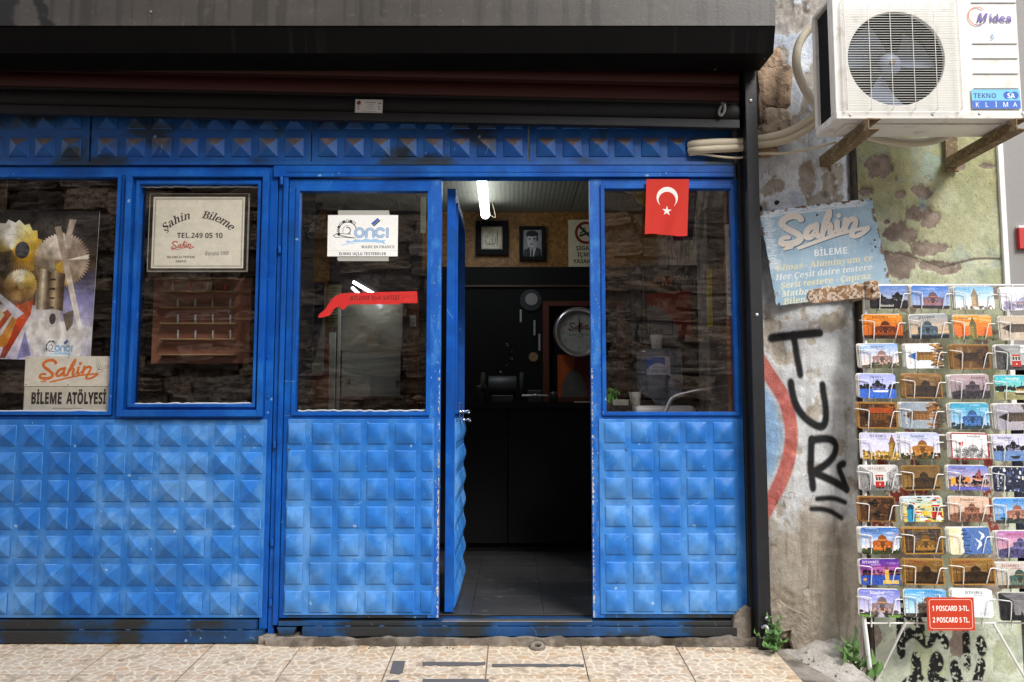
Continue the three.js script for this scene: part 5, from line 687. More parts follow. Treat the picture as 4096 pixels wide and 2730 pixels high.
{ const z = -0.6, pts = []; const g = thing('club_scarf', 'yellow and navy scarf hung in the upper corner of the flag door', 'scarf'); add(g, 'yellow_band', prism([P(2520, 745, z), P(2590, 745, z), P(2600, 800, z), P(2640, 860, z), P(2600, 850, z), P(2545, 800, z)].map((p) => [p.x, p.y]), z, z + 0.006, 0.001), std([0.35, 0.27, 0.03], 0.9)); add(g, 'navy_band', prism([P(2592, 745, z), P(2790, 745, z), P(2770, 960, z), P(2700, 965, z), P(2645, 862, z), P(2602, 800, z)].map((p) => [p.x, p.y]), z, z + 0.006, 0.001), std([0.025, 0.03, 0.08], 0.9)); }
// ---------------------------------------------------------------- signs and prints on the shopfront
function sahin(c, x, y, w, color, weight = 1) { // hand-lettered word mark, traced in strokes
  c.save(); c.translate(x, y); const k = w / 515; c.scale(k, k); c.translate(-325, -180); c.strokeStyle = color; c.fillStyle = color; c.lineCap = c.lineJoin = 'round';
  const p = (wd, d) => { c.lineWidth = wd * weight; c.stroke(new Path2D(d)); };
  p(28, 'M470 218 C462 184 385 186 366 226 C356 262 446 288 450 324 C450 356 362 364 342 342'); p(18, 'M342 342 C330 322 360 308 386 316'); p(12, 'M354 380 L394 376');
  p(24, 'M548 272 C520 256 484 294 482 318 C482 338 512 338 540 300'); p(24, 'M552 262 C544 290 536 324 552 328'); p(12, 'M552 328 C564 326 572 316 580 304');
  p(22, 'M636 190 C612 222 588 284 574 326'); p(12, 'M640 186 C652 206 622 256 596 274'); p(22, 'M588 296 C606 262 634 258 628 284 C622 304 614 320 626 322'); p(12, 'M626 322 C640 320 650 306 656 298');
  p(24, 'M670 258 C664 282 658 306 670 312'); p(12, 'M670 312 C684 310 692 300 700 292'); c.beginPath(); c.ellipse(684, 224, 13, 15, 0.3, 0, 7); c.fill();
  p(24, 'M720 252 L706 306'); p(22, 'M712 294 C728 254 770 240 774 262 C770 296 738 330 738 348'); p(18, 'M738 348 C748 368 806 346 836 314'); p(15, 'M432 384 L600 344 C680 324 760 316 836 313'); c.restore();
}
function sawLogo(c, x, y, w) { // cutter wheel, rounded word and splash
  c.save(); c.translate(x, y); c.scale(w / 1000, w / 1000); c.lineCap = c.lineJoin = 'round'; const p = (col, wd, d) => { c.strokeStyle = col; c.lineWidth = wd; c.stroke(new Path2D(d)); };
  const K = '#16161a', B = '#2f7fc0', LB = '#9fc6ea';
  for (let i = 0; i < 8; i++) { const a = 2.75 + i * 0.38; c.save(); c.translate(250 + Math.cos(a) * 165, 200 + Math.sin(a) * 165); c.rotate(a); c.fillStyle = i % 2 ? '#f4f3f0' : K; c.strokeStyle = K; c.lineWidth = 9; c.fillRect(-14, -24, 34, 44); c.strokeRect(-14, -24, 34, 44); c.restore(); }
  p(K, 12, 'M95 262 C70 130 150 50 250 56 C330 60 372 104 392 160'); p(K, 6, 'M168 240 C150 150 200 110 262 120'); p(K, 16, 'M232 150 C300 130 320 230 250 262'); p(K, 10, 'M0 288 L60 252 C160 250 240 268 300 262 M0 288 L40 322 C200 300 240 330 380 330 M60 270 C160 292 260 322 360 326');
  const word = (col, wd) => { p(col, wd, 'M452 168 a70 70 0 1 0 0.1 0'); p(col, wd, 'M572 306 L572 240 C572 150 700 150 700 240 L700 306'); p(col, wd, 'M868 194 C820 140 738 180 738 238 C738 300 820 334 868 282'); p(col, wd, 'M938 172 L938 306'); };
  word(B, 48); word('#f4f3f0', 26); word(B, 10);
  c.save(); c.translate(720, 60); c.rotate(0.85); c.fillStyle = '#3b5fae'; c.fillRect(-30, -90, 46, 150); c.fillStyle = K; c.fillRect(20, -90, 22, 150); c.restore();
  c.fillStyle = LB; c.beginPath(); c.moveTo(120, 470); c.quadraticCurveTo(460, 380, 920, 440); c.lineTo(880, 400); c.lineTo(920, 360); c.lineTo(800, 372); c.lineTo(760, 340); c.lineTo(640, 360); c.lineTo(560, 336); c.lineTo(500, 372); c.lineTo(380, 348); c.lineTo(330, 392); c.lineTo(220, 372); c.lineTo(240, 410); c.closePath(); c.fill(); c.strokeStyle = '#f4f3f0'; c.lineWidth = 12; c.stroke(new Path2D('M150 440 Q460 382 860 424')); c.restore();
}
const sheetOnGlass = (name, label, cat, px0, py0, px1, py1, zf, tex, t = 0.0025, group) => { const g = thing(name, label, cat, group), pm = (py0 + py1) / 2; plate(g, 'printed_sheet', X(px0, pm, zf), X(px1, pm, zf), Y(py1, zf), Y(py0, zf), zf, t, tex, M.paper); return g; };
// sticker with tape strips
sheetOnGlass('maker_sticker', 'white sticker with a black cutter and blue lettering on the door glass', 'sticker', 1310, 861, 1591, 1026, -0.0135, texOf(canvas(1100, 646, (c) => {
  c.fillStyle = '#f1f0ec'; c.fillRect(0, 0, 1100, 646); sawLogo(c, 90, 62, 900); text(c, 'MADE IN FRANCE', 1052, 500, 'bold 58px serif', '#101012', 'right', 560); c.fillStyle = '#b5b3ac'; c.fillRect(0, 556, 1100, 3); text(c, 'ELMAS UÇLU TESTERELER', 550, 606, 'bold 62px sans-serif', '#2a2440', 'center', 930); grainCanvas(c, 1100, 646, 8);
})));
const tapeMat = std([0.4, 0.39, 0.35], 0.6), tapeStrip = (px0, py0, px1, py1, label) => { const a = P(px0, py0, -0.016), b = P(px1, py1, -0.016), pts = []; for (let i = 0; i <= 6; i++) pts.push([a.x + rnd(-0.003, 0.003), lerp(b.y, a.y, i / 6)]); for (let i = 6; i >= 0; i--) pts.push([b.x + rnd(-0.003, 0.003), lerp(b.y, a.y, i / 6)]); solo('tape_piece', label, 'tape', prism(pts, -0.0172, -0.0162), tapeMat); };
tapeStrip(1351, 842, 1557, 864, 'strip of grey tape along the top of the white sticker'); tapeStrip(1350, 1022, 1555, 1045, 'strip of grey tape along the bottom of the white sticker');
{ // red saw cut-out
  const o = [[583, 1330], [588, 1303], [612, 1282], [640, 1260], [668, 1216], [700, 1170], [735, 1142], [780, 1124], [850, 1117], [1050, 1112], [1428, 1103], [1433, 1180], [1431, 1208]], teeth = []; for (let i = 0; i < 13; i++) teeth.push([1428 - i * 11.4, i % 2 ? 1211 : 1198]);
  const small = []; for (let i = 0; i < 36; i++) small.push([1278 - i * 11.5, i % 2 ? 1217 : 1212]); const tail = [[862, 1216], [830, 1226], [812, 1248], [803, 1262], [788, 1260], [768, 1240], [742, 1238], [716, 1258], [698, 1288], [682, 1308], [660, 1317], [610, 1328]];
  const pts = [...o, ...teeth, ...small, ...tail].map(([x, y]) => { const p = P(1000 + x * 0.4675, 650 + y * 0.4675, -0.014); return [p.x, p.y]; });
  const e = uvBox(prism(pts, -0.0165, -0.0135)); solo('saw_cutout', 'red hand saw shaped sign with faded writing on the door glass', 'sign', e, printed(texOf(canvas(850, 228, (c) => { c.fillStyle = '#c8201c'; c.fillRect(0, 0, 850, 228); slanted(c, 268, 62, 0.15, -0.02, () => { text(c, 'BİLEME Eve SATIŞI', 0, 0, 'bold 50px sans-serif', '#6a1512', 'left', 430); text(c, 'YAPILIR', 445, -4, '36px sans-serif', '#9c1a16', 'left', 130); }); grainCanvas(c, 850, 228, 10); })), 0.6));
}
{ // little flag hung over the frame
  const nx = 16, ny = 22, pos = [], uv = [], idx = [], A = P(2587, 716, 0.03), B = P(2758, 716, 0.03), C = P(2580, 936, 0.03), D = P(2750, 943, 0.03);
  for (const off of [0, -0.0015]) for (let j = 0; j <= ny; j++) for (let i = 0; i <= nx; i++) { const u = i / nx, v = j / ny; pos.push(lerp(lerp(A.x, B.x, u), lerp(C.x, D.x, u), v), lerp(lerp(A.y, B.y, u), lerp(C.y, D.y, u) + 0.004 * Math.sin(u * 6), v), 0.024 + 0.01 * (1 - v) * 0 + 0.006 * Math.sin(u * 7 + v * 2.2) * v + 0.004 * Math.sin(u * 15 + v * 5) * v + off); uv.push(u, 1 - v); }
  const n = (nx + 1) * (ny + 1); for (let j = 0; j < ny; j++) for (let i = 0; i < nx; i++) { const a = j * (nx + 1) + i; idx.push(a, a + nx + 1, a + nx + 2, a, a + nx + 2, a + 1); idx.push(n + a, n + a + nx + 2, n + a + nx + 1, n + a, n + a + 1, n + a + nx + 2); }
  const g = new THREE.BufferGeometry(); g.setAttribute('position', new THREE.Float32BufferAttribute(pos, 3)); g.setAttribute('uv', new THREE.Float32BufferAttribute(uv, 2)); g.setIndex(idx); g.computeVertexNormals();
  solo('small_flag', 'small red flag with white crescent and star over the door glass', 'flag', g, new THREE.MeshPhysicalMaterial({ roughness: 0.85, sheen: 0.3, sheenColor: rgb(0.5, 0.1, 0.08), map: texOf(canvas(366, 480, (c) => { c.fillStyle = '#c42a1c'; c.fillRect(0, 0, 366, 480); c.fillStyle = '#ece6e4'; c.beginPath(); c.arc(184, 158, 92, 0, 7); c.fill(); c.fillStyle = '#c42a1c'; c.beginPath(); c.arc(184, 182, 74, 0, 7); c.fill(); c.fillStyle = '#ece6e4'; c.beginPath(); for (let i = 0; i < 10; i++) { const a = -Math.PI / 2 + i * Math.PI / 5, r = i % 2 ? 17 : 44; c.lineTo(186 + Math.cos(a) * r, 272 + Math.sin(a) * r); } c.fill(); const im = c.getImageData(0, 0, 366, 480), d = im.data; for (let i = 0; i < 366 * 480; i++) { const w = ((i % 3) + ((i / 366 | 0) % 3)) * 2 - 4 + (hash(i % 366, (i / 366) | 0, 8) - 0.5) * 14; d[4 * i] += w; d[4 * i + 1] += w; d[4 * i + 2] += w; } c.putImageData(im, 0, 0); })) }));
}
// framed telephone sign
sheetOnGlass('telephone_sign', 'cream telephone sign with rope border in the deep window', 'sign', 591, 773, 993, 1088, -0.026, texOf(canvas(1024, 800, (c) => {
  c.fillStyle = '#1d1b18'; c.fillRect(0, 0, 1024, 800); c.strokeStyle = '#c9c3ae'; c.lineWidth = 7; c.strokeRect(7, 7, 1010, 786); c.strokeStyle = '#3a362e'; c.lineWidth = 2; for (let i = 0; i < 1010; i += 14) { c.beginPath(); c.moveTo(i, 12); c.lineTo(i + 12, 2); c.moveTo(i, 798); c.lineTo(i + 12, 788); c.stroke(); } for (let i = 0; i < 790; i += 14) { c.beginPath(); c.moveTo(2, i + 10); c.lineTo(12, i); c.moveTo(1012, i + 10); c.lineTo(1022, i); c.stroke(); }
  c.fillStyle = '#e8e2d0'; c.fillRect(44, 38, 936, 726); c.strokeStyle = '#2b2822'; c.lineWidth = 4; c.strokeRect(64, 60, 896, 684); c.strokeStyle = '#8a8474'; c.lineWidth = 2; c.strokeRect(72, 68, 880, 668);
  const arc = (s, a0, a1, font) => { c.font = font; c.fillStyle = '#28251f'; c.textAlign = 'center'; c.textBaseline = 'middle'; const ws = [...s].map((q) => c.measureText(q).width), tot = ws.reduce((p, q) => p + q, 0); let run = 0; for (let i = 0; i < s.length; i++) { const a = lerp(a0 - 0.04, a1 + 0.04, (run + ws[i] / 2) / tot); run += ws[i]; c.save(); c.translate(512 + Math.sin(a) * 520, 740 - Math.cos(a) * 520); c.rotate(a); c.transform(1, 0, -0.25, 1, 0, 0); c.fillText(s[i], 0, 0); c.restore(); } };
  arc('Şahin', -0.72, -0.2, 'bold 108px serif'); arc('Bileme', 0.12, 0.72, 'bold 108px serif');
  text(c, 'TEL.249 05 10', 530, 432, 'bold 74px sans-serif', '#23211d', 'center', 545); sahin(c, 236, 486, 236, '#b8402c', 0.9); text(c, 'BİLEME ve TESTERE', 346, 652, 'bold 31px sans-serif', '#33302a', 'center', 290); text(c, 'SANAYİ', 346, 694, 'bold 31px sans-serif', '#33302a'); slanted(c, 708, 614, 0.25, -0.02, () => text(c, 'Kuruluş 1968', 0, 0, '52px serif', '#23211d', 'center', 240)); grainCanvas(c, 1024, 800, 12);
})), 0.006);
// boards in the wide window
sheetOnGlass('shop_name_board', 'cream board with orange script name and a bird drawing', 'sign', 98, 1426, 443, 1546, -0.026, texOf(canvas(1024, 360, (c) => {
  c.fillStyle = '#e0d9c9'; c.fillRect(0, 0, 1024, 360); sahin(c, 160, 28, 712, '#d9711f', 0.95); c.strokeStyle = '#4a463e'; c.lineWidth = 3; c.lineCap = 'round'; c.stroke(new Path2D('M862 170 C848 110 856 60 850 30 M866 160 C862 110 880 70 876 40 M872 160 C884 120 900 100 896 80 M880 160 C910 120 960 110 1006 108 M884 168 C930 150 960 140 1000 128 M850 200 C860 170 890 150 910 160 C940 170 920 200 880 196 C860 200 870 210 850 200'));
  c.fillStyle = '#38332c'; for (const [x, y] of [[20, 20], [512, 14], [1006, 16], [20, 340], [520, 342], [1004, 344]]) { c.beginPath(); c.arc(x, y, 7, 0, 7); c.fill(); } grainCanvas(c, 1024, 360, 14);
})), 0.006);
sheetOnGlass('workshop_board', 'cream board with tall black workshop lettering', 'sign', 94, 1548, 440, 1645, -0.026, texOf(canvas(1024, 288, (c) => { c.fillStyle = '#cdc6b4'; c.fillRect(0, 0, 1024, 288); c.save(); c.scale(0.58, 1); text(c, 'BİLEME  ATÖLYESİ', 910, 138, 'bold 186px sans-serif', '#191817', 'center', 1540); c.strokeStyle = '#191817'; c.lineWidth = 9; c.lineJoin = 'miter'; c.strokeText('BİLEME  ATÖLYESİ', 910, 138, 1540); c.restore(); c.fillStyle = '#98917f'; c.fillRect(340, 250, 360, 12); grainCanvas(c, 1024, 288, 14); })), 0.006);
{ // saw blade poster
  const tex = texOf(canvas(1024, 1024, (c) => {
    const sx = (x) => (x + 260) / (926 + 260) * 1024, sy = (y) => (y - 80) / (1520 - 80) * 1024, k = 1024 / 1186;
    c.fillStyle = '#1c1d20'; c.fillRect(0, 0, 1024, 1024); const grad = (x0, y0, x1, y1, ...st) => { const g = c.createLinearGradient(sx(x0), sy(y0), sx(x1), sy(y1)); st.forEach((s, i) => g.addColorStop(i / (st.length - 1), s)); return g; };
    const poly = (f, ...p) => { c.fillStyle = f; c.beginPath(); p.forEach(([x, y]) => c.lineTo(sx(x), sy(y))); c.closePath(); c.fill(); };
    c.fillStyle = grad(0, 80, 0, 1520, '#17181c', '#1f1d1c', '#3a2c1c', '#6a5a58', '#d6d0d2', '#dcd8dc', '#c2bcd0'); c.fillRect(0, 0, 1024, 1024); c.fillStyle = '#5a3d18'; c.globalAlpha = 0.8; c.fillRect(0, sy(380), sx(380), sy(700)); c.globalAlpha = 1; poly(grad(0, 680, 0, 1200, '#3a3848', '#8a86b4', '#c6c2d6'), [620, 690], [926, 660], [926, 1200], [620, 1150]);
    const metal = (x, y, a0, ...st) => { const g = c.createConicGradient(a0, sx(x), sy(y)); st.forEach((q, i) => g.addColorStop(i / (st.length - 1), q)); return g; };
    const blade = (x, y, r, n, depth, fill) => { c.fillStyle = fill; c.beginPath(); for (let i = 0; i < n; i++) { const a = i / n * 6.283, b = (i + 0.7) / n * 6.283; c.lineTo(sx(x + Math.cos(a) * r), sy(y + Math.sin(a) * r * 1.0)); c.lineTo(sx(x + Math.cos(b) * (r - depth)), sy(y + Math.sin(b) * (r - depth))); } c.fill(); };
    blade(120, 470, 300, 18, 34, metal(120, 470, -2.6, '#f2eee2', '#e8d890', '#d8ae22', '#b98a16', '#6a4c10', '#2c2210', '#3a2c14', '#8a7428', '#c9c4b8', '#f2eee2')); c.strokeStyle = 'rgba(60,44,10,0.4)'; c.lineWidth = 2; for (let i = 1; i < 5; i++) { c.beginPath(); c.arc(sx(120), sy(470), 54 * i, 0, 7); c.stroke(); } c.fillStyle = '#2d3038'; c.beginPath(); c.arc(sx(220), sy(470), 68 * k, 0, 7); c.fill();
    blade(598, 560, 270, 56, 22, metal(598, 560, -0.3, '#e8ded0', '#a89684', '#8d7a6a', '#b6a28c', '#9a8468', '#c49a3c', '#d8b038', '#7c6448', '#c2b29e', '#d8ccbc', '#e8ded0')); c.strokeStyle = 'rgba(50,38,24,0.35)'; c.lineWidth = 2; for (let i = 2; i < 6; i++) { c.beginPath(); c.arc(sx(598), sy(560), 40 * i, 0, 7); c.stroke(); } c.strokeStyle = '#2a2018'; c.lineWidth = 5; for (let i = 0; i < 30; i++) { const a = -1.5 + i * 0.11; c.beginPath(); c.moveTo(sx(598 + Math.cos(a) * 238), sy(560 + Math.sin(a) * 238)); c.lineTo(sx(598 + Math.cos(a + 0.02) * 270), sy(560 + Math.sin(a + 0.02) * 270)); c.stroke(); } poly('#e6dccb', [660, 552], [850, 500], [850, 545], [660, 560]);
    blade(225, 810, 165, 40, 24, metal(225, 810, -2.2, '#f0ead8', '#e2cc74', '#c8a850', '#a8844c', '#8a6a3c', '#b08c50', '#7c5c30', '#9c7c48', '#d8ccae', '#f0ead8')); c.strokeStyle = 'rgba(70,50,24,0.4)'; c.lineWidth = 2; for (let i = 1; i < 4; i++) { c.beginPath(); c.arc(sx(225), sy(810), 36 * i, 0, 7); c.stroke(); } c.fillStyle = '#b49a62'; c.beginPath(); c.arc(sx(232), sy(812), 30 * k, 0, 7); c.fill();
    poly(grad(380, 0, 660, 0, '#5a4020', '#d9cdb6', '#4a3620', '#c9b48e', '#5a452c', '#2c2418'), [380, 640], [640, 690], [640, 1050], [390, 1040]); poly('#8d7f68', [370, 600], [460, 570], [560, 650], [520, 690]);
    poly('#a89a86', [450, 480], [500, 468], [545, 650], [490, 640]); c.fillStyle = '#2a2118'; for (let i = 0; i < 4; i++) c.fillRect(sx(500), sy(740 + i * 90), 46, 14);
    poly('#b3a392', [648, 162], [714, 164], [650, 420], [608, 400]); poly(grad(540, 240, 810, 1220, '#a3917c', '#b3a08a', '#d7ccbe', '#f0ece4'), [510, 240], [570, 228], [832, 1210], [788, 1226]);
    poly(grad(0, 900, 0, 1500, '#b5521e', '#d0481c', '#7c2412'), [360, 940], [340, 1090], [130, 1510], [80, 1510], [220, 1000]); poly('#a8461c', [-260, 1500], [-60, 1180], [240, 960], [200, 1040], [-120, 1520]); poly('#c98a3a', [60, 1330], [190, 1080], [230, 1100], [140, 1380]); c.fillStyle = '#d08a2c'; c.beginPath(); c.arc(sx(95), sy(1350), 48 * k, 0, 7); c.fill();
    poly('#7c78a6', [-260, 1520], [-200, 1400], [30, 1380], [70, 1520]); poly('#8884b4', [240, 1520], [300, 1250], [370, 1480]); poly('#e2ddd8', [300, 1160], [440, 1120], [840, 1190], [830, 1480], [400, 1480], [320, 1280]); poly('#cfc9c4', [480, 1040], [600, 1040], [640, 1100], [600, 1200], [520, 1210], [480, 1130]); c.fillStyle = '#3c3838'; c.beginPath(); c.ellipse(sx(548), sy(1128), 26, 38, 0, 0, 7); c.fill(); poly('#6f6258', [640, 1080], [740, 1040], [740, 1180], [690, 1250]);
    poly('#c4c2ca', [0, 910], [40, 895], [280, 1080], [205, 1140]); poly('#d8cfae', [-260, 1000], [0, 980], [100, 1100], [-40, 1290], [-260, 1380]); poly('#232025', [-260, 560], [-20, 640], [40, 820], [-260, 960]);
    c.save(); c.translate(sx(455), sy(1318)); c.fillStyle = '#ecebe8'; c.fillRect(0, 0, 335 * k, 165 * 0.72); sawLogo(c, 26, 8, 240); c.restore(); { const im = c.getImageData(0, 0, 1024, 1024), d = im.data; for (let i = 0; i < 1048576; i++) { const k = 0.72 + 0.56 * fbm((i % 1024) / 46, (i >> 10) / 60, 5, 1400); for (let e = 0; e < 3; e++) d[4 * i + e] = Math.min(255, d[4 * i + e] * k); } c.putImageData(im, 0, 0); } grainCanvas(c, 1024, 1024, 26);
  }));
  const g = thing('saw_poster', 'glossy poster of circular saw blades and cutters in the wide window', 'poster'), z = -0.03, a = P(-106, 842, z), b = P(362, 1439, z);
  const m = plate(g, 'poster_sheet', a.x, b.x + 0.008, b.y, a.y, z, 0.003, tex, M.paper, 0.3); m.geometry.translate(-(a.x + b.x) / 2, -(a.y + b.y) / 2, 0); m.geometry.rotateZ(-0.018); m.geometry.translate((a.x + b.x) / 2 - 0.004, (a.y + b.y) / 2, 0);
}
// shutter sticker
{ const z = 0.081, g = thing('service_sticker', 'small white shutter service sticker on the black slat', 'sticker'); const m = plate(g, 'printed_sheet', X(1420, 425, z), X(1530, 425, z), Y(451, z), Y(398, z), z, 0.002, texOf(canvas(470, 228, (c) => { c.fillStyle = '#d8d4d2'; c.fillRect(0, 0, 470, 228); c.strokeStyle = '#555'; c.lineWidth = 3; c.strokeRect(10, 10, 450, 208); c.fillStyle = '#333'; c.beginPath(); c.arc(66, 62, 36, 0, 7); c.fill(); c.fillStyle = '#d0702c'; c.beginPath(); c.arc(74, 66, 26, -1, 2); c.fill(); text(c, 'NAFİZ KEPENK', 260, 50, 'bold 27px sans-serif', '#222'); text(c, 'ACİL SERVİS', 262, 82, '20px sans-serif', '#333'); text(c, 'NUR İMALAT', 250, 122, 'italic 22px sans-serif', '#333'); text(c, 'TEL : 0542 152 86 87', 234, 158, '20px sans-serif', '#333'); text(c, '02', 56, 126, 'bold 34px sans-serif', '#222'); text(c, '05', 56, 166, 'bold 34px sans-serif', '#222'); text(c, '06', 414, 126, 'bold 34px sans-serif', '#222'); text(c, '20', 414, 166, 'bold 34px sans-serif', '#222'); text(c, 'nk', 416, 62, 'bold 52px sans-serif', '#222'); text(c, 'www.fixkepenk.com', 235, 200, '26px sans-serif', '#333', 'center', 340); })), M.paper); m.geometry.translate(-X(1475, 425, z), -Y(425, z), 0); m.geometry.rotateZ(-0.02); m.geometry.translate(X(1475, 425, z), Y(425, z), 0); }
// ---- painted tin sign hanging askew on the pillar
{
  const g = thing('tin_sign', 'tilted pale blue tin sign with cream hand lettering on the pillar', 'sign'), z = 0.085, W = 1024, H = 900;
  const TL = P(3037, 848, z), TR = P(3495, 790, z), BR = P(3573, 1165, z), BL = P(3105, 1225, z);
  const tex = texOf(canvas(W, H, (c) => {
    c.fillStyle = '#86a9c2'; c.fillRect(0, 0, W, H); const im = c.getImageData(0, 0, W, H), d = im.data; for (let i = 0; i < W * H; i++) { const x = i % W, y = (i / W) | 0, n = fbm(x / 170, y / 170, 4, 1100); d[4 * i] = lerp(126, 172, n); d[4 * i + 1] = lerp(160, 194, n); d[4 * i + 2] = lerp(184, 208, n); } c.putImageData(im, 0, 0);
    c.fillStyle = '#d6dbe0'; for (let i = 0; i < 240; i++) { c.globalAlpha = 0.75; c.fillRect(rnd(0, 70), rnd(30, 560), rnd(10, 60), rnd(2, 9)); c.fillRect(rnd(0, 900), rnd(0, 62), rnd(30, 120), rnd(2, 9)); } c.globalAlpha = 1;
    // lettering: body follows the sheet
    sahin(c, 118, 66, 830, '#3f5f78', 1.55); sahin(c, 112, 60, 830, '#ddd2c6', 1.36);
    slanted(c, 560, 458, 0.1, 0.03, () => text(c, 'BİLEME', 0, 0, 'bold 86px sans-serif', '#e4e6e6', 'center', 330));
    const ln = (s, y, x, col, w) => slanted(c, x, y, 0.28, 0.012, () => text(c, s, 0, 0, 'bold 76px serif', col, 'left', w));
    ln('Elmas - Alüminyum ve', 552, 60, '#d9cfa4', 900); ln('Her Çeşit daire testere', 636, 36, '#d8d8d0', 950); ln('Şerit testere - Çapraz', 718, 66, '#d9cfa4', 880); ln('Matbaa - Planya Bıçağı', 796, 66, '#d8d4be', 930); ln('Bilenir', 868, 70, '#d9cfa4', 330);
    const px = c.getImageData(0, 0, W, H), q = px.data; for (let i = 0; i < W * H; i++) { const x = i % W, y = (i / W) | 0, e = Math.min(x, y, W - x, H - y), n = fbm(x / 40, y / 40, 5, 1130), s = sstep(0.64, 0.7, fbm(x / 14, y / 60, 4, 1140)), rust = sstep(0.56, 0.66, n + 0.14 * sstep(22, 0, e) - 0.03) * sstep(40, 4, e - 6 * n) + (hash(x >> 3, y >> 3, 77) > 0.9975 ? 0.8 : 0), g2 = (hash(x, y, 5) - 0.5) * 14; for (let k = 0; k < 3; k++) q[4 * i + k] = lerp(lerp(q[4 * i + k], [196, 200, 204][k], s * 0.4), [104, 74, 48][k], Math.min(1, rust)) + g2; } c.putImageData(px, 0, 0);
  }));
  const nx = 24, ny = 20, pos = [], uv = [], idx = []; for (const off of [0, -0.002]) for (let j = 0; j <= ny; j++) for (let i = 0; i <= nx; i++) { const u = i / nx, v = j / ny, A = TL.clone().lerp(TR, u), B = BL.clone().lerp(BR, u), p = A.lerp(B, v); pos.push(p.x, p.y, z + 0.006 * Math.sin(u * 4 + v * 3) - 0.012 * u * u + 0.004 * fbm(u * 6, v * 6, 3, 1150) + off); uv.push(u, 1 - v); }
  const n = (nx + 1) * (ny + 1); for (let j = 0; j < ny; j++) for (let i = 0; i < nx; i++) { const a = j * (nx + 1) + i; idx.push(a, a + nx + 1, a + nx + 2, a, a + nx + 2, a + 1); idx.push(n + a, n + a + nx + 2, n + a + nx + 1, n + a, n + a + 1, n + a + nx + 2); }
  const q = new THREE.BufferGeometry(); q.setAttribute('position', new THREE.Float32BufferAttribute(pos, 3)); q.setAttribute('uv', new THREE.Float32BufferAttribute(uv, 2)); q.setIndex(idx); q.computeVertexNormals(); add(g, 'painted_sheet', q, printed(tex, 0.5, { bumpMap: fineBump, bumpScale: 0.001 }));
  for (const [px, py] of [[3046, 858], [3452, 803], [3485, 797], [3118, 1216], [3500, 960], [3504, 988], [3270, 860]]) { const c = P(px, py, z + 0.004); add(g, 'nail', new THREE.SphereGeometry(0.006, 8, 6).scale(1, 1, 0.6).translate(c.x, c.y, c.z), M.bracket); }
}
{
  const g = thing('rusty_hasp', 'rusty flaking iron bar bolted over the tin sign corner', 'iron bar'), z = 0.19;
  const a = P(3256, 1187, z), b = P(3500, 1158, z), ang = Math.atan2(b.y - a.y, b.x - a.x), L = a.distanceTo(b), sh = new THREE.Shape(); sh.absarc(0, 0, 0.03, Math.PI / 2, Math.PI * 1.5, false); sh.lineTo(L, -0.03); sh.lineTo(L, 0.03);
  const e = new THREE.ExtrudeGeometry(sh, { depth: 0.012, bevelEnabled: true, bevelSize: 0.004, bevelThickness: 0.004, bevelSegments: 2 }); e.rotateZ(ang); e.translate(a.x, a.y, z); uvm(e); add(g, 'bar', e, M.rust);
  const c = P(3490, 1160, z + 0.02), pl = new RoundedBoxGeometry(0.062, 0.088, 0.04, 3, 0.014); pl.rotateZ(ang - 0.05); pl.translate(c.x, c.y, z + 0.012); uvm(pl); add(g, 'clamp_plate', pl, M.rust); const bolt = new THREE.CylinderGeometry(0.013, 0.014, 0.014, 8); bolt.rotateX(Math.PI / 2); bolt.translate(c.x + 0.003, c.y + 0.005, z + 0.038); uvm(bolt); add(g, 'bolt', bolt, M.rust);
  add(g, 'wall_stub', cyl(V3(c.x, c.y - 0.01, 0.0), V3(c.x, c.y - 0.01, z), 0.02, 12), M.rust);
}
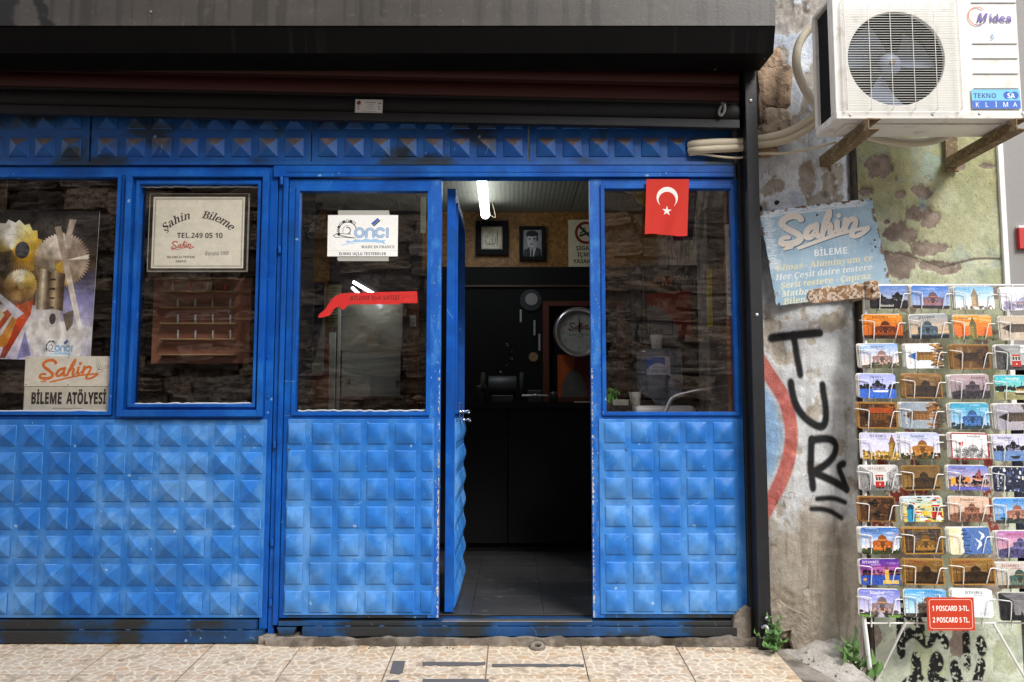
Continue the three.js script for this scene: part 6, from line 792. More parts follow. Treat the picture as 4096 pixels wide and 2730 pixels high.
// ---------------------------------------------------------------- air conditioner on brackets
{
  const g = thing('air_conditioner', 'white outdoor air conditioner unit with wire fan grille and blue dealer sticker', 'air conditioner'), zf = 0.52, zb = 0.3;
  const x0 = X(3346, 472, zf), x1 = x0 + 0.79, y0 = Y(473, zf), y1 = Y(-14, zf), c = P(3588, 233, zf), R = 203 / FOCAL * 3.17;
  // front sheet with the fan opening
  const s = new THREE.Shape([[x0 + 0.004, y0 + 0.03], [x1, y0 + 0.03], [x1, y1], [x0 + 0.004, y1]].map((p) => new THREE.Vector2(...p))), h = new THREE.Path(); h.absarc(c.x, c.y, R, 0, Math.PI * 2, true); s.holes.push(h);
  const e = new THREE.ExtrudeGeometry(s, { depth: 0.012, bevelEnabled: true, bevelSize: 0.003, bevelThickness: 0.003, bevelSegments: 2, curveSegments: 64 }); e.translate(0, 0, zf - 0.018); uvm(e);
  const shell = new THREE.MeshPhysicalMaterial({ roughness: 0.4, clearcoat: 0.15, map: pixelTex(512, 512, (u, v) => { const n = fbm(u * 7, v * 9, 5, 1200, 7, 9), d = sstep(0.58, 0.8, fbm(u * 12, v * 12, 5, 1210, 12)); const k = 226 + 14 * (n - 0.5); return mix3([k, k * 0.985, k * 0.95], [150, 134, 112], d * 0.3); }, true, [1.3, 1.3]) });
  const front = add(g, 'front_panel', e, shell);
  add(g, 'base_pan', merge([bx(x0, x1, y0 - 0.004, y0 + 0.03, zb, zf + 0.002, 0.004), bx(x0 + 0.06, x1 - 0.06, y0 - 0.012, y0 - 0.004, zb + 0.05, zf - 0.05, 0.004)]), shell);
  add(g, 'top_cover', bx(x0, x1, y1, y1 + 0.02, zb, zf, 0.004), shell); add(g, 'side_panel', bx(x1 - 0.012, x1, y0 + 0.03, y1, zb, zf - 0.02, 0.003), shell); add(g, 'back_panel', bx(x0 + 0.03, x1 - 0.012, y0 + 0.03, y1, zb, zb + 0.012, 0), M.darkCoil);
  add(g, 'corner_post', bx(x0, x0 + 0.02, y0 + 0.03, y1, zf - 0.055, zf - 0.019, 0.003), shell); add(g, 'corner_post', bx(x0 - 0.002, x0 + 0.014, y0 + 0.03, y1, zb, zb + 0.03, 0.002), shell);
  const fins = []; for (let i = 0; i < 46; i++) fins.push(bx(x0 + 0.014, x0 + 0.02, y0 + 0.034 + i * (y1 - y0 - 0.04) / 46, y0 + 0.034 + (i + 0.5) * (y1 - y0 - 0.04) / 46, zb + 0.03, zf - 0.056, 0)); fins.push(bx(x0 + 0.021, x0 + 0.03, y0 + 0.03, y1, zb + 0.012, zf - 0.056, 0)); add(g, 'coil', merge(fins), M.darkCoil).userData.kind = 'stuff';
  // recessed fan housing
  const ring = new THREE.CylinderGeometry(R + 0.004, R + 0.004, 0.09, 48, 1, true); ring.rotateX(Math.PI / 2); ring.translate(c.x, c.y, zf - 0.064); add(g, 'fan_shroud', ring, std([0.008, 0.008, 0.008], 0.9, 0, { side: THREE.DoubleSide })); add(g, 'fan_back', disc(V3(c.x, c.y, zb + 0.03), R + 0.02, 0.01, 40), M.darkCoil);
  const fan = add(g, 'fan_hub', (() => { const q = new THREE.LatheGeometry([[0, 0.05], [0.02, 0.05], [0.042, 0.042], [0.05, 0.03], [0.052, -0.03], [0, -0.03]].map(([r, y]) => new THREE.Vector2(r, y)), 28); q.rotateX(Math.PI / 2); q.translate(c.x, c.y, zf - 0.09); return q; })(), M.blade);
  for (const a0 of [2.45, 0.35, 4.55]) { const nu = 12, nr = 8, pos = [], idx = []; for (let j = 0; j <= nr; j++) for (let i = 0; i <= nu; i++) { const r = lerp(0.045, R - 0.014, j / nr), w = lerp(0.5, 0.56, j / nr), a = a0 + (i / nu - 0.5) * 2 * w + 0.25 * (j / nr) - 0.1; pos.push(c.x + Math.cos(a) * r, c.y + Math.sin(a) * r, zf - 0.09 - (i / nu - 0.5) * 0.07 - 0.01 * Math.sin(i / nu * 3.14)); } for (let j = 0; j < nr; j++) for (let i = 0; i < nu; i++) { const a = j * (nu + 1) + i; idx.push(a, a + nu + 2, a + 1, a, a + nu + 1, a + nu + 2); } const q = new THREE.BufferGeometry(); q.setAttribute('position', new THREE.Float32BufferAttribute(pos, 3)); q.setIndex(idx); q.computeVertexNormals(); uvm(q); const m = M.blade.clone(); m.side = THREE.DoubleSide; add(fan, 'fan_blade', q, m); }
  add(fan, 'hub_nut', disc(V3(c.x, c.y, zf - 0.036), 0.012, 0.01, 8), M.bracket);
  // wire grille
  const gx0 = X(3372, 230, zf), gx1 = X(3832, 230, zf), gy0 = Y(438, zf), gy1 = Y(8, zf), bars = []; for (let i = 0; i < 45; i++) { const y = lerp(gy0, gy1, i / 44); bars.push(wire([V3(gx0, y, zf + 0.002), V3(gx0 + 0.004, y, zf + 0.022), V3(gx1 - 0.004, y, zf + 0.022), V3(gx1, y, zf + 0.002)], 0.0012, 5).toNonIndexed()); }
  for (const px of [3375, 3470, 3556, 3644, 3732, 3829]) { const x = X(px, 230, zf); bars.push(wire([V3(x, gy0 - 0.006, zf + 0.002), V3(x, gy0 - 0.004, zf + 0.024), V3(x, gy1 + 0.004, zf + 0.024), V3(x, gy1 + 0.006, zf + 0.002)], 0.0016, 5).toNonIndexed()); }
  add(g, 'fan_grille', merge(bars), M.acGrille);
  // pressed slots, screws, print
  for (const py of [8, 172, 231, 292, 351]) { const sx0 = X(3886 + (py - 8) * 0.03, py, zf), sx1 = X(4066 + (py - 8) * 0.03, py, zf); add(front, 'pressed_slot', bx(sx0, sx1, Y(py + 4, zf), Y(py, zf), zf - 0.002, zf + 0.001, 0.001), std([0.42, 0.41, 0.4], 0.6)); }
  for (const [px, py] of [[3404, 458], [3734, 455], [3921, 453], [4094, 452]]) add(g, 'screw', disc(P(px, py, zf + 0.003), 0.006, 0.006, 12), M.zinc);
  add(g, 'maker_logo', (() => { const q = new THREE.PlaneGeometry(X(4092, 60, zf) - X(3868, 60, zf), Y(22, zf) - Y(106, zf)); q.translate((X(4092, 60, zf) + X(3868, 60, zf)) / 2, (Y(22, zf) + Y(106, zf)) / 2, zf + 0.0015); return q; })(), printed(texOf(canvas(512, 192, (k) => { k.clearRect(0, 0, 512, 192); const gr = k.createLinearGradient(10, 20, 150, 180); gr.addColorStop(0, '#e2743a'); gr.addColorStop(0.6, '#c0503a'); gr.addColorStop(1, '#5b4396'); k.strokeStyle = gr; k.lineWidth = 9; k.beginPath(); k.arc(96, 98, 82, 1.0, 5.5); k.stroke(); k.save(); k.translate(86, 168); k.transform(1, 0, -0.28, 1, 0, 0); text(k, 'M', 40, -54, 'bold 116px sans-serif', '#553c97', 'center', 96); k.restore(); text(k, 'idea', 204, 120, 'bold 100px sans-serif', '#553c97', 'left', 236); text(k, '®', 484, 62, '26px sans-serif', '#777'); })), 0.4, { transparent: true }));
  const st = thing('dealer_sticker', 'light and dark blue dealer sticker on the air conditioner', 'sticker'); plate(st, 'printed_sheet', X(3887, 395, zf), X(4081, 395, zf), Y(436, zf), Y(359, zf), zf + 0.003, 0.002, texOf(canvas(512, 208, (k) => { k.fillStyle = '#6fc0ea'; k.fillRect(0, 0, 512, 120); k.fillStyle = '#2a62c0'; k.fillRect(0, 120, 512, 88); text(k, 'TEKNO', 18, 68, 'bold 74px sans-serif', '#1d3f78', 'left', 308); k.fillStyle = '#1f58b4'; for (const x of [376, 454]) { k.beginPath(); k.arc(x, 64, 42, 0, 7); k.fill(); } text(k, 'SA', 415, 68, 'bold 70px sans-serif', '#f2f5f8', 'center', 120); 'KLİMA'.split('').forEach((q, i) => text(k, q, 54 + i * 100, 164, '72px sans-serif', '#eef2f6')); })), M.white);
  add(g, 'small_emblem', (() => { const q = new THREE.PlaneGeometry(0.045, 0.035), p = P(3970, 146, zf); q.translate(p.x, p.y, zf + 0.0015); return q; })(), printed(texOf(canvas(64, 48, (k) => { k.clearRect(0, 0, 64, 48); k.strokeStyle = '#3b8ab4'; k.lineWidth = 4; k.beginPath(); k.arc(26, 16, 9, -1.5, 1.5); k.arc(28, 30, 11, -1.4, 2.4); k.stroke(); text(k, 'o', 50, 34, '18px sans-serif', '#aaa'); })), 0.4, { transparent: true }));
}
{ // angle iron brackets
  const arm = (label, pxWall, pxFront, pyWallTop, pyFront) => {
    const g = thing('wall_bracket', label, 'bracket', 'angle iron brackets under the air conditioner'), a = P(pxWall, pyWallTop, 0.06), f = P(pxFront, pyFront, 0.54), w = 0.045, x = (a.x + f.x) / 2, yt = Y(473, 0.52) - 0.014;
    add(g, 'wall_plate', bx(x - 0.026, x + w - 0.01, yt - 0.07, yt + 0.34, 0.03, 0.042, 0.002), M.bracket);
    add(g, 'arm', merge([bx(x - 0.026, x - 0.02, yt - 0.05, yt, 0.042, 0.56, 0.001), bx(x - 0.02, x + w - 0.016, yt - 0.006, yt, 0.042, 0.56, 0.001), bx(x - 0.02, x + w - 0.022, yt - 0.05, yt - 0.044, 0.042, 0.56, 0.001)]), M.bracket);
    add(g, 'rubber_pad', bx(x - 0.02, x + w - 0.005, yt + 0.0005, yt + 0.009, 0.42, 0.49, 0.001), M.white); return g;
  };
  arm('rusty bracket under the fan side of the air conditioner', 3292, 3498, 560, 500); arm('rusty bracket under the logo side of the air conditioner', 3815, 4075, 560, 500);
}
{ // insulated pipes
  const pipe = (name, label, pts, r) => solo(name, label, 'pipe', wire(smoothPts(pts, 60), r, 12), M.hose);
  pipe('insulated_pipe', 'upper cream insulated pipe from the blue transom to the air conditioner', [P(2757, 582, 0.0), P(2790, 577, 0.028), P(2860, 572, 0.035), P(2950, 570, 0.03), P(3045, 556, 0.06), P(3140, 535, 0.1), P(3225, 490, 0.15), P(3285, 440, 0.2), P(3330, 400, 0.26)], 0.021);
  pipe('insulated_pipe', 'lower cream insulated pipe from the blue transom to the air conditioner', [P(2757, 602, 0.0), P(2790, 600, 0.028), P(2860, 596, 0.036), P(2950, 592, 0.034), P(3050, 578, 0.062), P(3150, 558, 0.1), P(3240, 510, 0.15), P(3300, 450, 0.2), P(3350, 410, 0.26)], 0.019);
  pipe('insulated_pipe', 'cream insulated pipe bulging in a loop beside the air conditioner', [P(3300, 480, 0.22), P(3262, 420, 0.2), P(3212, 340, 0.18), P(3186, 250, 0.17), P(3202, 165, 0.18), P(3258, 98, 0.2), P(3330, 60, 0.26)], 0.02);
  pipe('drain_hose', 'dirty cream hose sagging under the air conditioner', [P(3430, 530, 0.2), P(3520, 556, 0.2), P(3640, 572, 0.2), P(3740, 560, 0.2), P(3830, 520, 0.2)], 0.02);
  solo('power_cable', 'thin cream cable running from the transom to the bracket', 'cable', wire(smoothPts([P(2757, 620, 0.0), P(2800, 616, 0.022), P(2870, 626, 0.026), P(2950, 632, 0.03), P(3040, 616, 0.07), P(3140, 614, 0.1), P(3240, 596, 0.14), P(3345, 568, 0.2)], 50), 0.006, 8), M.cable);
}
// ---------------------------------------------------------------- postcard rack
const CARD_ROWS = [ // top, bottom, then left and right edge of each card as measured
  [1143, 1237, 3478, 3631, 3646, 3800, 3820, 3978, 4004, 4160], [1258, 1357, 3453, 3612, 3643, 3794, 3814, 3971, 3997, 4155], [1376, 1475, 3443, 3596, 3622, 3776, 3807, 3963, 3986, 4145], [1497, 1594, 3436, 3587, 3615, 3773, 3804, 3960, 3982, 4142],
  [1611, 1715, 3432, 3590, 3604, 3763, 3803, 3959, 3988, 4146], [1734, 1838, 3445, 3600, 3601, 3761, 3801, 3959, 3975, 4135], [1865, 1961, 3440, 3597, 3612, 3764, 3796, 3955, 3975, 4135], [1990, 2087, 3434, 3586, 3611, 3774, 3797, 3961, 3980, 4142],
  [2114, 2216, 3445, 3598, 3613, 3774, 3798, 3963, 3992, 4155], [2240, 2339, 3444, 3598, 3618, 3777, 3808, 3979, 3989, 4152], [2362, 2467, 3439, 3600, 3621, 3787, 3810, 3972, 4001, 4164]];
const rackZ = (py) => lerp(0.13, 0.22, (py - 1140) / 1330);
const CARDS = [ // kind, sky top, sky bottom, building, dark, options, description
  ['city', '#5a7fc4', '#b9b6c6', '#3a3438', '#141216', { t: 'İstanbul', tc: '#e8e4da', ty: 0.86, moon: 0 }, 'dusk skyline postcard with black foreground and white title'],
  ['mosque', '#3d6fc4', '#9db4dc', '#8a6a7c', '#231a16', { t: 'İstanbul', tc: '#9fb6dc', warm: '#d0762c' }, 'deep blue evening mosque postcard with warm windows'],
  ['tower', '#7fb6dc', '#eaf0f2', '#c0a27c', '#7a6a5a', { t: 'İSTANBUL', tc: '#5a94b8', tx: 0.18 }, 'pale sky postcard with a single round stone tower'],
  ['sketch', '#f0eef0', '#ece8ea', '#6a5f86', '#3a3450', { t: 'İSTANBUL', tc: '#2a2430', ty: 0.8, warm: '#d29a3c' }, 'white sketch postcard with a violet inked mosque'],
  ['mosque', '#e08a1e', '#c8601a', '#7a3410', '#2c1408', { t: 'İSTANBUL', tc: '#7c2c12', warm: '#d8641c' }, 'fiery orange mosque postcard'],
  ['mosque', '#9aa0a8', '#d6b48c', '#566874', '#1e2024', { t: 'İSTANBUL', tc: '#26221e', side: 1, bridge: 1 }, 'grey waterside mosque postcard with a bridge'],
  ['tower', '#e8961c', '#d8641c', '#8a7a3a', '#4c4420', { t: 'İstanbul', tc: '#5a2c10', tx: 0.22, clouds: '#eee2d0', tree: '#4c5a28' }, 'orange cloud postcard with a green stone tower'],
  ['tower', '#b8a894', '#c4b09a', '#5c4c3c', '#2c241c', { rot: 1, t: 'İstanbul', tc: '#6a4a34' }, 'beige sideways tower postcard'],
  ['mosque', '#8fb2e0', '#e8dcd8', '#b08e86', '#4c4438', { t: 'İstanbul', tc: '#4a5a80', minarets: 6, tree: '#4a4a32', clouds: '#f0ece8' }, 'soft pink mosque postcard with many minarets'],
  ['tower', '#eef1f3', '#d8e6f0', '#9a6a2c', '#34302c', { rot: 1, roof: '#3a6cb4', t: 'İSTANBUL', tc: '#a06a2c' }, 'white watercolour sideways tower postcard with blue roof'],
  ['tower', '#6e4a1c', '#5c3c16', '#3c2610', '#2a1a0a', { rot: 1, border: '#8a5e24', city: 1 }, 'plain brown sideways tower postcard'],
  ['tram', '#8a8a88', '#b8b6b0', '#4a4846', '#1c1a1a', { t: 'İSTANBUL', tc: '#222', tx: 0.8, panel: '#e8e6e2' }, 'black and white street postcard with red tram and white corner'],
  ['sea', '#9fa8e4', '#c8c6e8', '#5a5478', '#2a2848', { t: 'Türkiye', tc: '#3a3458', water: '#2f62c4' }, 'vivid blue harbour mosque postcard with white ferry'],
  ['mosque', '#7a5626', '#5c3e1c', '#33210f', '#22160a', { border: '#96682c', minarets: 4, sepia: 1 }, 'brown mosque silhouette postcard with ragged dark edge'],
  ['mosque', '#b49a9e', '#8c7c82', '#4a4048', '#2a2428', { t: 'İstanbul', tc: '#3c2c34', tx: 0.72, hill: 1 }, 'dusty mauve hilltop mosque postcard'],
  ['sea', '#38b4c8', '#a6d0b4', '#7a6a3a', '#3c3418', { t: 'İstanbul', tc: '#eee8d8', water: '#8f8a5c', ferry: 1, birds: 1 }, 'turquoise sky postcard with gulls and a ferry'],
  ['tower', '#3c2412', '#4a2c14', '#6e4420', '#24140a', { rot: 1, border: '#9a6c2e', flame: '#c4501c', moon: 1 }, 'dark brown sideways tower postcard with orange streak'],
  ['tower', '#7c8894', '#9aa2a8', '#8a5a24', '#3c2410', { rot: 1, city: 1, t: 'İSTANBUL', tc: '#e4dccc' }, 'slate and amber sideways tower postcard'],
  ['mosque', '#2f94b4', '#a8c8e4', '#3a68a4', '#22343c', { minarets: 6, tree: '#23302a', clouds: '#d4e2ea' }, 'cyan toned mosque postcard with dark trees'],
  ['tower', '#9a94a0', '#b0a8ac', '#5a4a3c', '#241c18', { rot: 1, city: 1 }, 'grey lilac sideways tower postcard'],
  ['tower', '#c6c4e2', '#dcd8ea', '#b08c3c', '#6c4a2c', { t: 'İSTANBÜL', tc: '#2c2440', right: 1, city: 1, warm: '#d8a83c' }, 'pale lavender postcard with a yellow tower at its side'],
  ['mosque', '#b4bce0', '#e6e2e8', '#c07c34', '#6a4418', { t: 'İstanbul', tc: '#4a4a5c', tree: '#2c3420', warm: '#d89440' }, 'pale sky postcard with an orange domed mosque in trees'],
  ['sketch', '#efeeec', '#eceae6', '#4c4a4a', '#2c2a2a', { border: '#a02c24', heart: 1, t: 'istanbul', tc: '#2c2a2a', tx: 0.62 }, 'red bordered ink sketch postcard with a red heart'],
  ['sea', '#c4c2dc', '#dcd4e0', '#7c7890', '#3a3848', { t: 'İstanbul', tc: '#2a2834', tx: 0.3, water: '#6484b4', boat: 1 }, 'lavender harbour postcard with a dark rowing boat'],
  ['tram', '#c8c6c2', '#dcdad6', '#8a8886', '#4a4846', { t: 'İSTANBUL', tc: '#7c4440', people: 1 }, 'pale grey crowded street postcard with red tram'],
  ['mosque', '#6c5028', '#8a6834', '#3c2a14', '#2c1e0e', { border: '#8a6426', sepia: 1, clouds: '#54422a' }, 'brown cloudy mosque postcard'],
  ['city', '#6a7cc8', '#d8b8b0', '#9a6464', '#5a3440', { t: 'İstanbul', tc: '#5c1c30', tx: 0.26, towerOn: 1, water: '#5a5cb4', warm: '#e2a42c' }, 'violet sunset city postcard with yellow house and blue water'],
  ['collage', '#1c2030', '#24283c', '#8a94b4', '#0c0e16', { rot: 1, t: 'İSTANBUL', tc: '#e4e8f0' }, 'navy night collage postcard with bold white title'],
  ['city', '#4a2c14', '#3c2210', '#5c3a1c', '#2a180a', { border: '#7c5220', sepia: 1, rot: 1 }, 'darkest brown sideways city postcard'],
  ['collage', '#b4c8d8', '#d8c04a', '#3a8ab0', '#34302c', { t: 'İSTANBUL', tc: '#2c2c30', ty: 0.8, tealTower: 1, tram2: 1 }, 'bright cartoon collage postcard with teal tower and red tram'],
  ['mosque', '#d4b49c', '#c8a48c', '#8c5a44', '#5a3c2c', { t: 'İstanbul', tc: '#5c2a1c', hill: 1, minarets: 3 }, 'salmon sepia mosque postcard'],
  ['mosque', '#3f86d0', '#b4cde8', '#b07864', '#33383a', { t: 'İSTANBUL', tc: '#1c2c50', tx: 0.7, minarets: 5, tree: '#26302a', water: '#5a94cc' }, 'clear blue sky postcard with pink minarets'],
  ['mosque', '#3568b4', '#dce6f0', '#c8682c', '#26301c', { t: 'İSTANBUL', tc: '#2c3448', tx: 0.3, warm: '#e89430', clouds: '#e8eef2', tree: '#2c3a1c' }, 'cloudy blue sky postcard with glowing orange mosque'],
  ['mosque', '#2e2426', '#4a3420', '#8a6224', '#2c1c0c', { border: '#a0742c', t: 'ISTANBUL', tc: '#a07a3a', sepia: 1 }, 'brown mosque postcard with dark sky and large title'],
  ['seagull', '#e8d0a0', '#f0e8dc', '#3a5a94', '#2c3c60', { rot: 1, t: 'İstanbul', tc: '#e8eef4' }, 'sideways yellow and blue postcard with white gulls'],
  ['mosque', '#a86aa4', '#d8a4a4', '#5c5884', '#3a3454', { t: 'Süleymaniye', tc: '#a84a64', hill: 1 }, 'pink and purple dusk mosque postcard'],
  ['sea', '#4c2a94', '#c4548c', '#c8a04c', '#2a1c4c', { t: 'İSTANBUL', tc: '#e4dcec', tx: 0.28, water: '#2a4ca4', tower2: 1 }, 'purple sunset postcard with a lit sea tower'],
  ['mosque', '#7c5a2a', '#6a4a22', '#352312', '#281a0c', { border: '#a27634', t: 'İSTANBUL', tc: '#8c2c1c', tx: 0.34, sepia: 1, minarets: 4 }, 'brown mosque postcard with red title and thin stack'],
  ['mosque', '#8a662e', '#745226', '#352312', '#281a0c', { border: '#aa7c36', t: 'İSTANBUL', tc: '#8c2c1c', tx: 0.34, sepia: 1, minarets: 4 }, 'brown mosque postcard with red title and fanned stack'],
  ['mosque', '#c4bcb4', '#b4a898', '#4c6a60', '#4a3c2c', { t: 'İSTANBUL', tc: '#8c2024', tx: 0.36, warm: '#9a7c4c' }, 'grey postcard with a green domed mosque and red title'],
  ['mosque', '#6a74c4', '#d4d0ea', '#a08c94', '#3c343c', { t: 'İstanbul', tc: '#e8e6f0', warm: '#e89a2c', path: 1, clouds: '#dcd8ec', tree: '#4c443c' }, 'lilac cloud postcard with an avenue leading to a lit mosque'],
  ['mosque', '#4ca0dc', '#c4e0f0', '#8a8478', '#3c3a34', { t: 'İSTANBUL', tc: '#1c4c94', tx: 0.7, minarets: 6, clouds: '#e8f0f4' }, 'sky blue mosque postcard half hidden by the price sign'],
  ['sketch', '#dde2e6', '#e4e8ea', '#9aa0a4', '#6a7074', { t: 'İSTANBUL', tc: '#3c4044', tx: 0.55, faint: 1 }, 'faint grey pencil sketch postcard beside the price sign'],
  ['tram', '#5c5a5c', '#8a8688', '#2c2a2c', '#121012', { people: 1, right: 1 }, 'dark street postcard with people and a red tram at the edge']];
const CW = 320, CH = 206, ATLAS = 2048, PER = 6;
const cardAtlas = texOf(canvas(ATLAS, ATLAS, (k) => {
  k.fillStyle = '#cfc8bb'; k.fillRect(0, 0, ATLAS, ATLAS);
  CARDS.forEach(([kind, s1, s2, bod, drk, o], n) => {
    k.save(); k.translate((n % PER) * (CW + 12) + 4, Math.floor(n / PER) * (CH + 12) + 4); k.beginPath(); k.rect(0, 0, CW, CH); k.clip();
    let w = CW, h = CH; if (o.rot) { k.translate(CW / 2, CH / 2); k.rotate(-Math.PI / 2); k.translate(-CH / 2, -CW / 2); w = CH; h = CW; }
    const gr = k.createLinearGradient(0, 0, 0, h); gr.addColorStop(0, s1); gr.addColorStop(0.75, s2); gr.addColorStop(1, s2); k.fillStyle = gr; k.fillRect(0, 0, w, h);
    const fl = (f, ...p) => { k.fillStyle = f; k.beginPath(); p.forEach(([x, y]) => k.lineTo(x * w, y * h)); k.closePath(); k.fill(); }, el = (f, x, y, a, b) => { k.fillStyle = f; k.beginPath(); k.ellipse(x * w, y * h, a * w, b * h, 0, 0, 7); k.fill(); }, rc = (f, x, y, a, b) => { k.fillStyle = f; k.fillRect(x * w, y * h, a * w, b * h); };
    const shade = (hex, f) => { const q = parseInt(hex.slice(1), 16), m = (v) => Math.max(0, Math.min(255, Math.round(v * f))); return `rgb(${m(q >> 16)},${m((q >> 8) & 255)},${m(q & 255)})`; };
    for (let i = 0; i < 16; i++) { k.globalAlpha = o.clouds ? 0.4 : 0.12; el(o.clouds || '#ffffff', rnd(), rnd(0.02, 0.5), rnd(0.04, 0.2), rnd(0.01, 0.05)); } k.globalAlpha = 1;
    const houses = (y0, y1, col, cnt) => { for (let i = 0; i < cnt; i++) { const x = rnd(-0.03, 1), y = rnd(y0, y1), a = rnd(0.03, 0.08); rc(shade(col, rnd(0.6, 1.5)), x, y, a, rnd(0.05, 0.16)); fl(shade(col, rnd(0.5, 0.9)), [x, y], [x + a, y], [x + a / 2, y - 0.03]); rc(drk, x + a * 0.3, y + 0.02, a * 0.15, 0.025); rc(drk, x + a * 0.6, y + 0.02, a * 0.15, 0.025); } };
    const minaret = (x, top, base, col, th = 0.012) => { rc(col, x - th / 2, top + 0.08, th, base - top); fl(col, [x - th * 0.8, top + 0.09], [x + th * 0.8, top + 0.09], [x, top - 0.04]); rc(shade(drk, 1), x - th, top + 0.2, th * 2, 0.014); rc(shade(drk, 1), x - th, top + 0.32, th * 2, 0.012); };
    const mosque = (cx, base, s, col) => { const lit = o.warm || shade(col, 1.35); rc(col, cx - 0.26 * s, base - 0.22 * s, 0.52 * s, 0.3 * s); for (const [dx, r] of [[-0.2, 0.07], [0.2, 0.07], [-0.11, 0.09], [0.11, 0.09]]) el(shade(col, 0.85), cx + dx * s, base - 0.2 * s, r * s, r * 1.3 * s); rc(col, cx - 0.1 * s, base - 0.36 * s, 0.2 * s, 0.2 * s); el(o.warm ? shade(bod, 0.7) : shade(col, 0.8), cx, base - 0.34 * s, 0.115 * s, 0.17 * s); rc(lit, cx - 0.1 * s, base - 0.33 * s, 0.2 * s, 0.03 * s); el(shade(col, 0.55), cx, base - 0.13 * s, 0.07 * s, 0.12 * s); for (let i = 0; i < 9; i++) { rc(i % 2 ? lit : shade(drk, 1.1), cx - 0.25 * s + i * 0.058 * s, base - 0.11 * s, 0.024 * s, 0.06 * s); el(lit, cx - 0.25 * s + i * 0.06 * s, base + 0.0, 0.012, 0.02); } k.fillStyle = shade(drk, 1); k.fillRect(cx * w - 1, (base - 0.58 * s) * h, 2, 0.1 * s * h); };
    const trees = (col, y0) => { for (let i = 0; i < 46; i++) el(shade(col, rnd(0.6, 1.4)), rnd(-0.02, 1.02), rnd(y0, 1.02), rnd(0.02, 0.06), rnd(0.03, 0.07)); };
    const tower = (cx, base, s, col) => { const tw = o.rot ? 0.17 : 0.085; rc(col, cx - tw, base - 0.5 * s, tw * 2, 0.5 * s); rc(shade(col, 0.75), cx + tw * 0.3, base - 0.5 * s, tw * 0.7, 0.5 * s); rc(shade(col, 0.8), cx - tw * 1.15, base - 0.52 * s, tw * 2.3, 0.05 * s); for (let j = 0; j < 4; j++) for (let i = 0; i < 5; i++) el(drk, cx - tw * 0.75 + i * tw * 0.38, base - (0.44 - j * 0.11) * s, tw * 0.1, 0.016); fl(o.roof || shade(drk, 1.2), [cx - tw * 1.05, base - 0.52 * s], [cx + tw * 1.05, base - 0.52 * s], [cx, base - 0.86 * s]); };
    const water = (y, col) => { rc(col, 0, y, 1, 1 - y); for (let i = 0; i < 60; i++) { k.globalAlpha = 0.35; rc(shade(col, rnd() < 0.5 ? 1.6 : 0.6), rnd(-0.1, 1), rnd(y, 1), rnd(0.03, 0.16), 0.012); } k.globalAlpha = 1; };
    const tram = (cx, s, red = '#b42420') => { rc('#d8cbb4', cx - 0.1 * s, 0.92 - 0.5 * s, 0.2 * s, 0.2 * s); rc(red, cx - 0.115 * s, 0.92 - 0.28 * s, 0.23 * s, 0.24 * s); for (const dx of [-0.07, 0, 0.07]) rc('#2c3038', cx + dx * s - 0.024 * s, 0.92 - 0.46 * s, 0.048 * s, 0.14 * s); rc(red, cx - 0.11 * s, 0.92 - 0.54 * s, 0.22 * s, 0.06 * s); el('#eee2c4', cx, 0.92 - 0.16 * s, 0.02 * s, 0.032 * s); rc('#161414', cx - 0.11 * s, 0.92 - 0.05 * s, 0.22 * s, 0.05 * s); };
    if (kind === 'mosque') { if (o.water) water(0.6, o.water); if (o.hill) { fl(shade(bod, 0.9), [0, 1], [0, 0.72], [0.25, 0.62], [0.5, 0.56], [0.8, 0.64], [1, 0.7], [1, 1]); houses(0.66, 0.92, drk, 60); } const cx = o.side ? 0.45 : 0.56, base = o.hill ? 0.62 : 0.78, m = o.minarets || 4; for (let i = 0; i < m; i++) { const x = m > 4 ? 0.08 + i * 0.86 / (m - 1) : [0.12, 0.24, 0.84, 0.94][i % 4]; minaret(o.side ? 0.26 + i * 0.05 : x, 0.16 + 0.06 * (i % 2), 0.8, shade(bod, 1.1)); } mosque(cx, base, o.hill ? 0.7 : 1, bod); if (o.bridge) { k.strokeStyle = drk; k.lineWidth = 2; k.beginPath(); k.moveTo(0.55 * w, 0.62 * h); k.quadraticCurveTo(0.75 * w, 0.72 * h, w, 0.6 * h); k.stroke(); water(0.8, '#4c5662'); } if (!o.hill) { rc(drk, 0, 0.86, 1, 0.14); trees(o.tree || drk, o.tree ? 0.78 : 0.9); } if (o.path) { fl('#b0acb8', [0.42, 1], [0.62, 1], [0.54, 0.78], [0.52, 0.78]); fl('#5a8a2c', [0, 1], [0.3, 1], [0.34, 0.92], [0, 0.9]); fl('#5a8a2c', [0.72, 1], [1, 1], [1, 0.9], [0.68, 0.92]); } }
    if (kind === 'tower') { if (o.city || o.rot) houses(0.66, 0.95, bod, 70); tower(o.right ? 0.8 : 0.5, o.rot ? 0.72 : 0.9, o.rot ? 0.8 : 1, bod); houses(0.84, 1.0, drk, 26); if (o.tree) trees(o.tree, 0.86); if (o.flame) { k.globalAlpha = 0.7; rc(o.flame, 0.6, 0.3, 0.2, 0.6); k.globalAlpha = 1; } if (o.moon) { k.strokeStyle = '#c8b480'; k.lineWidth = 4; k.beginPath(); k.arc(w * 0.2, h * 0.2, 16, 0.6, 3.6); k.stroke(); } if (o.warm) for (let i = 0; i < 14; i++) rc(shade(o.warm, rnd(0.7, 1.2)), rnd(), rnd(0.86, 0.98), 0.06, 0.05); if (!o.rot && !o.right) { for (let i = 0; i < 12; i++) { k.strokeStyle = '#3c4a58'; k.lineWidth = 1.5; const x = rnd(0.62, 0.92) * w, y = rnd(0.2, 0.42) * h; k.beginPath(); k.moveTo(x - 5, y - 3); k.lineTo(x, y); k.lineTo(x + 6, y - 3); k.stroke(); } } }
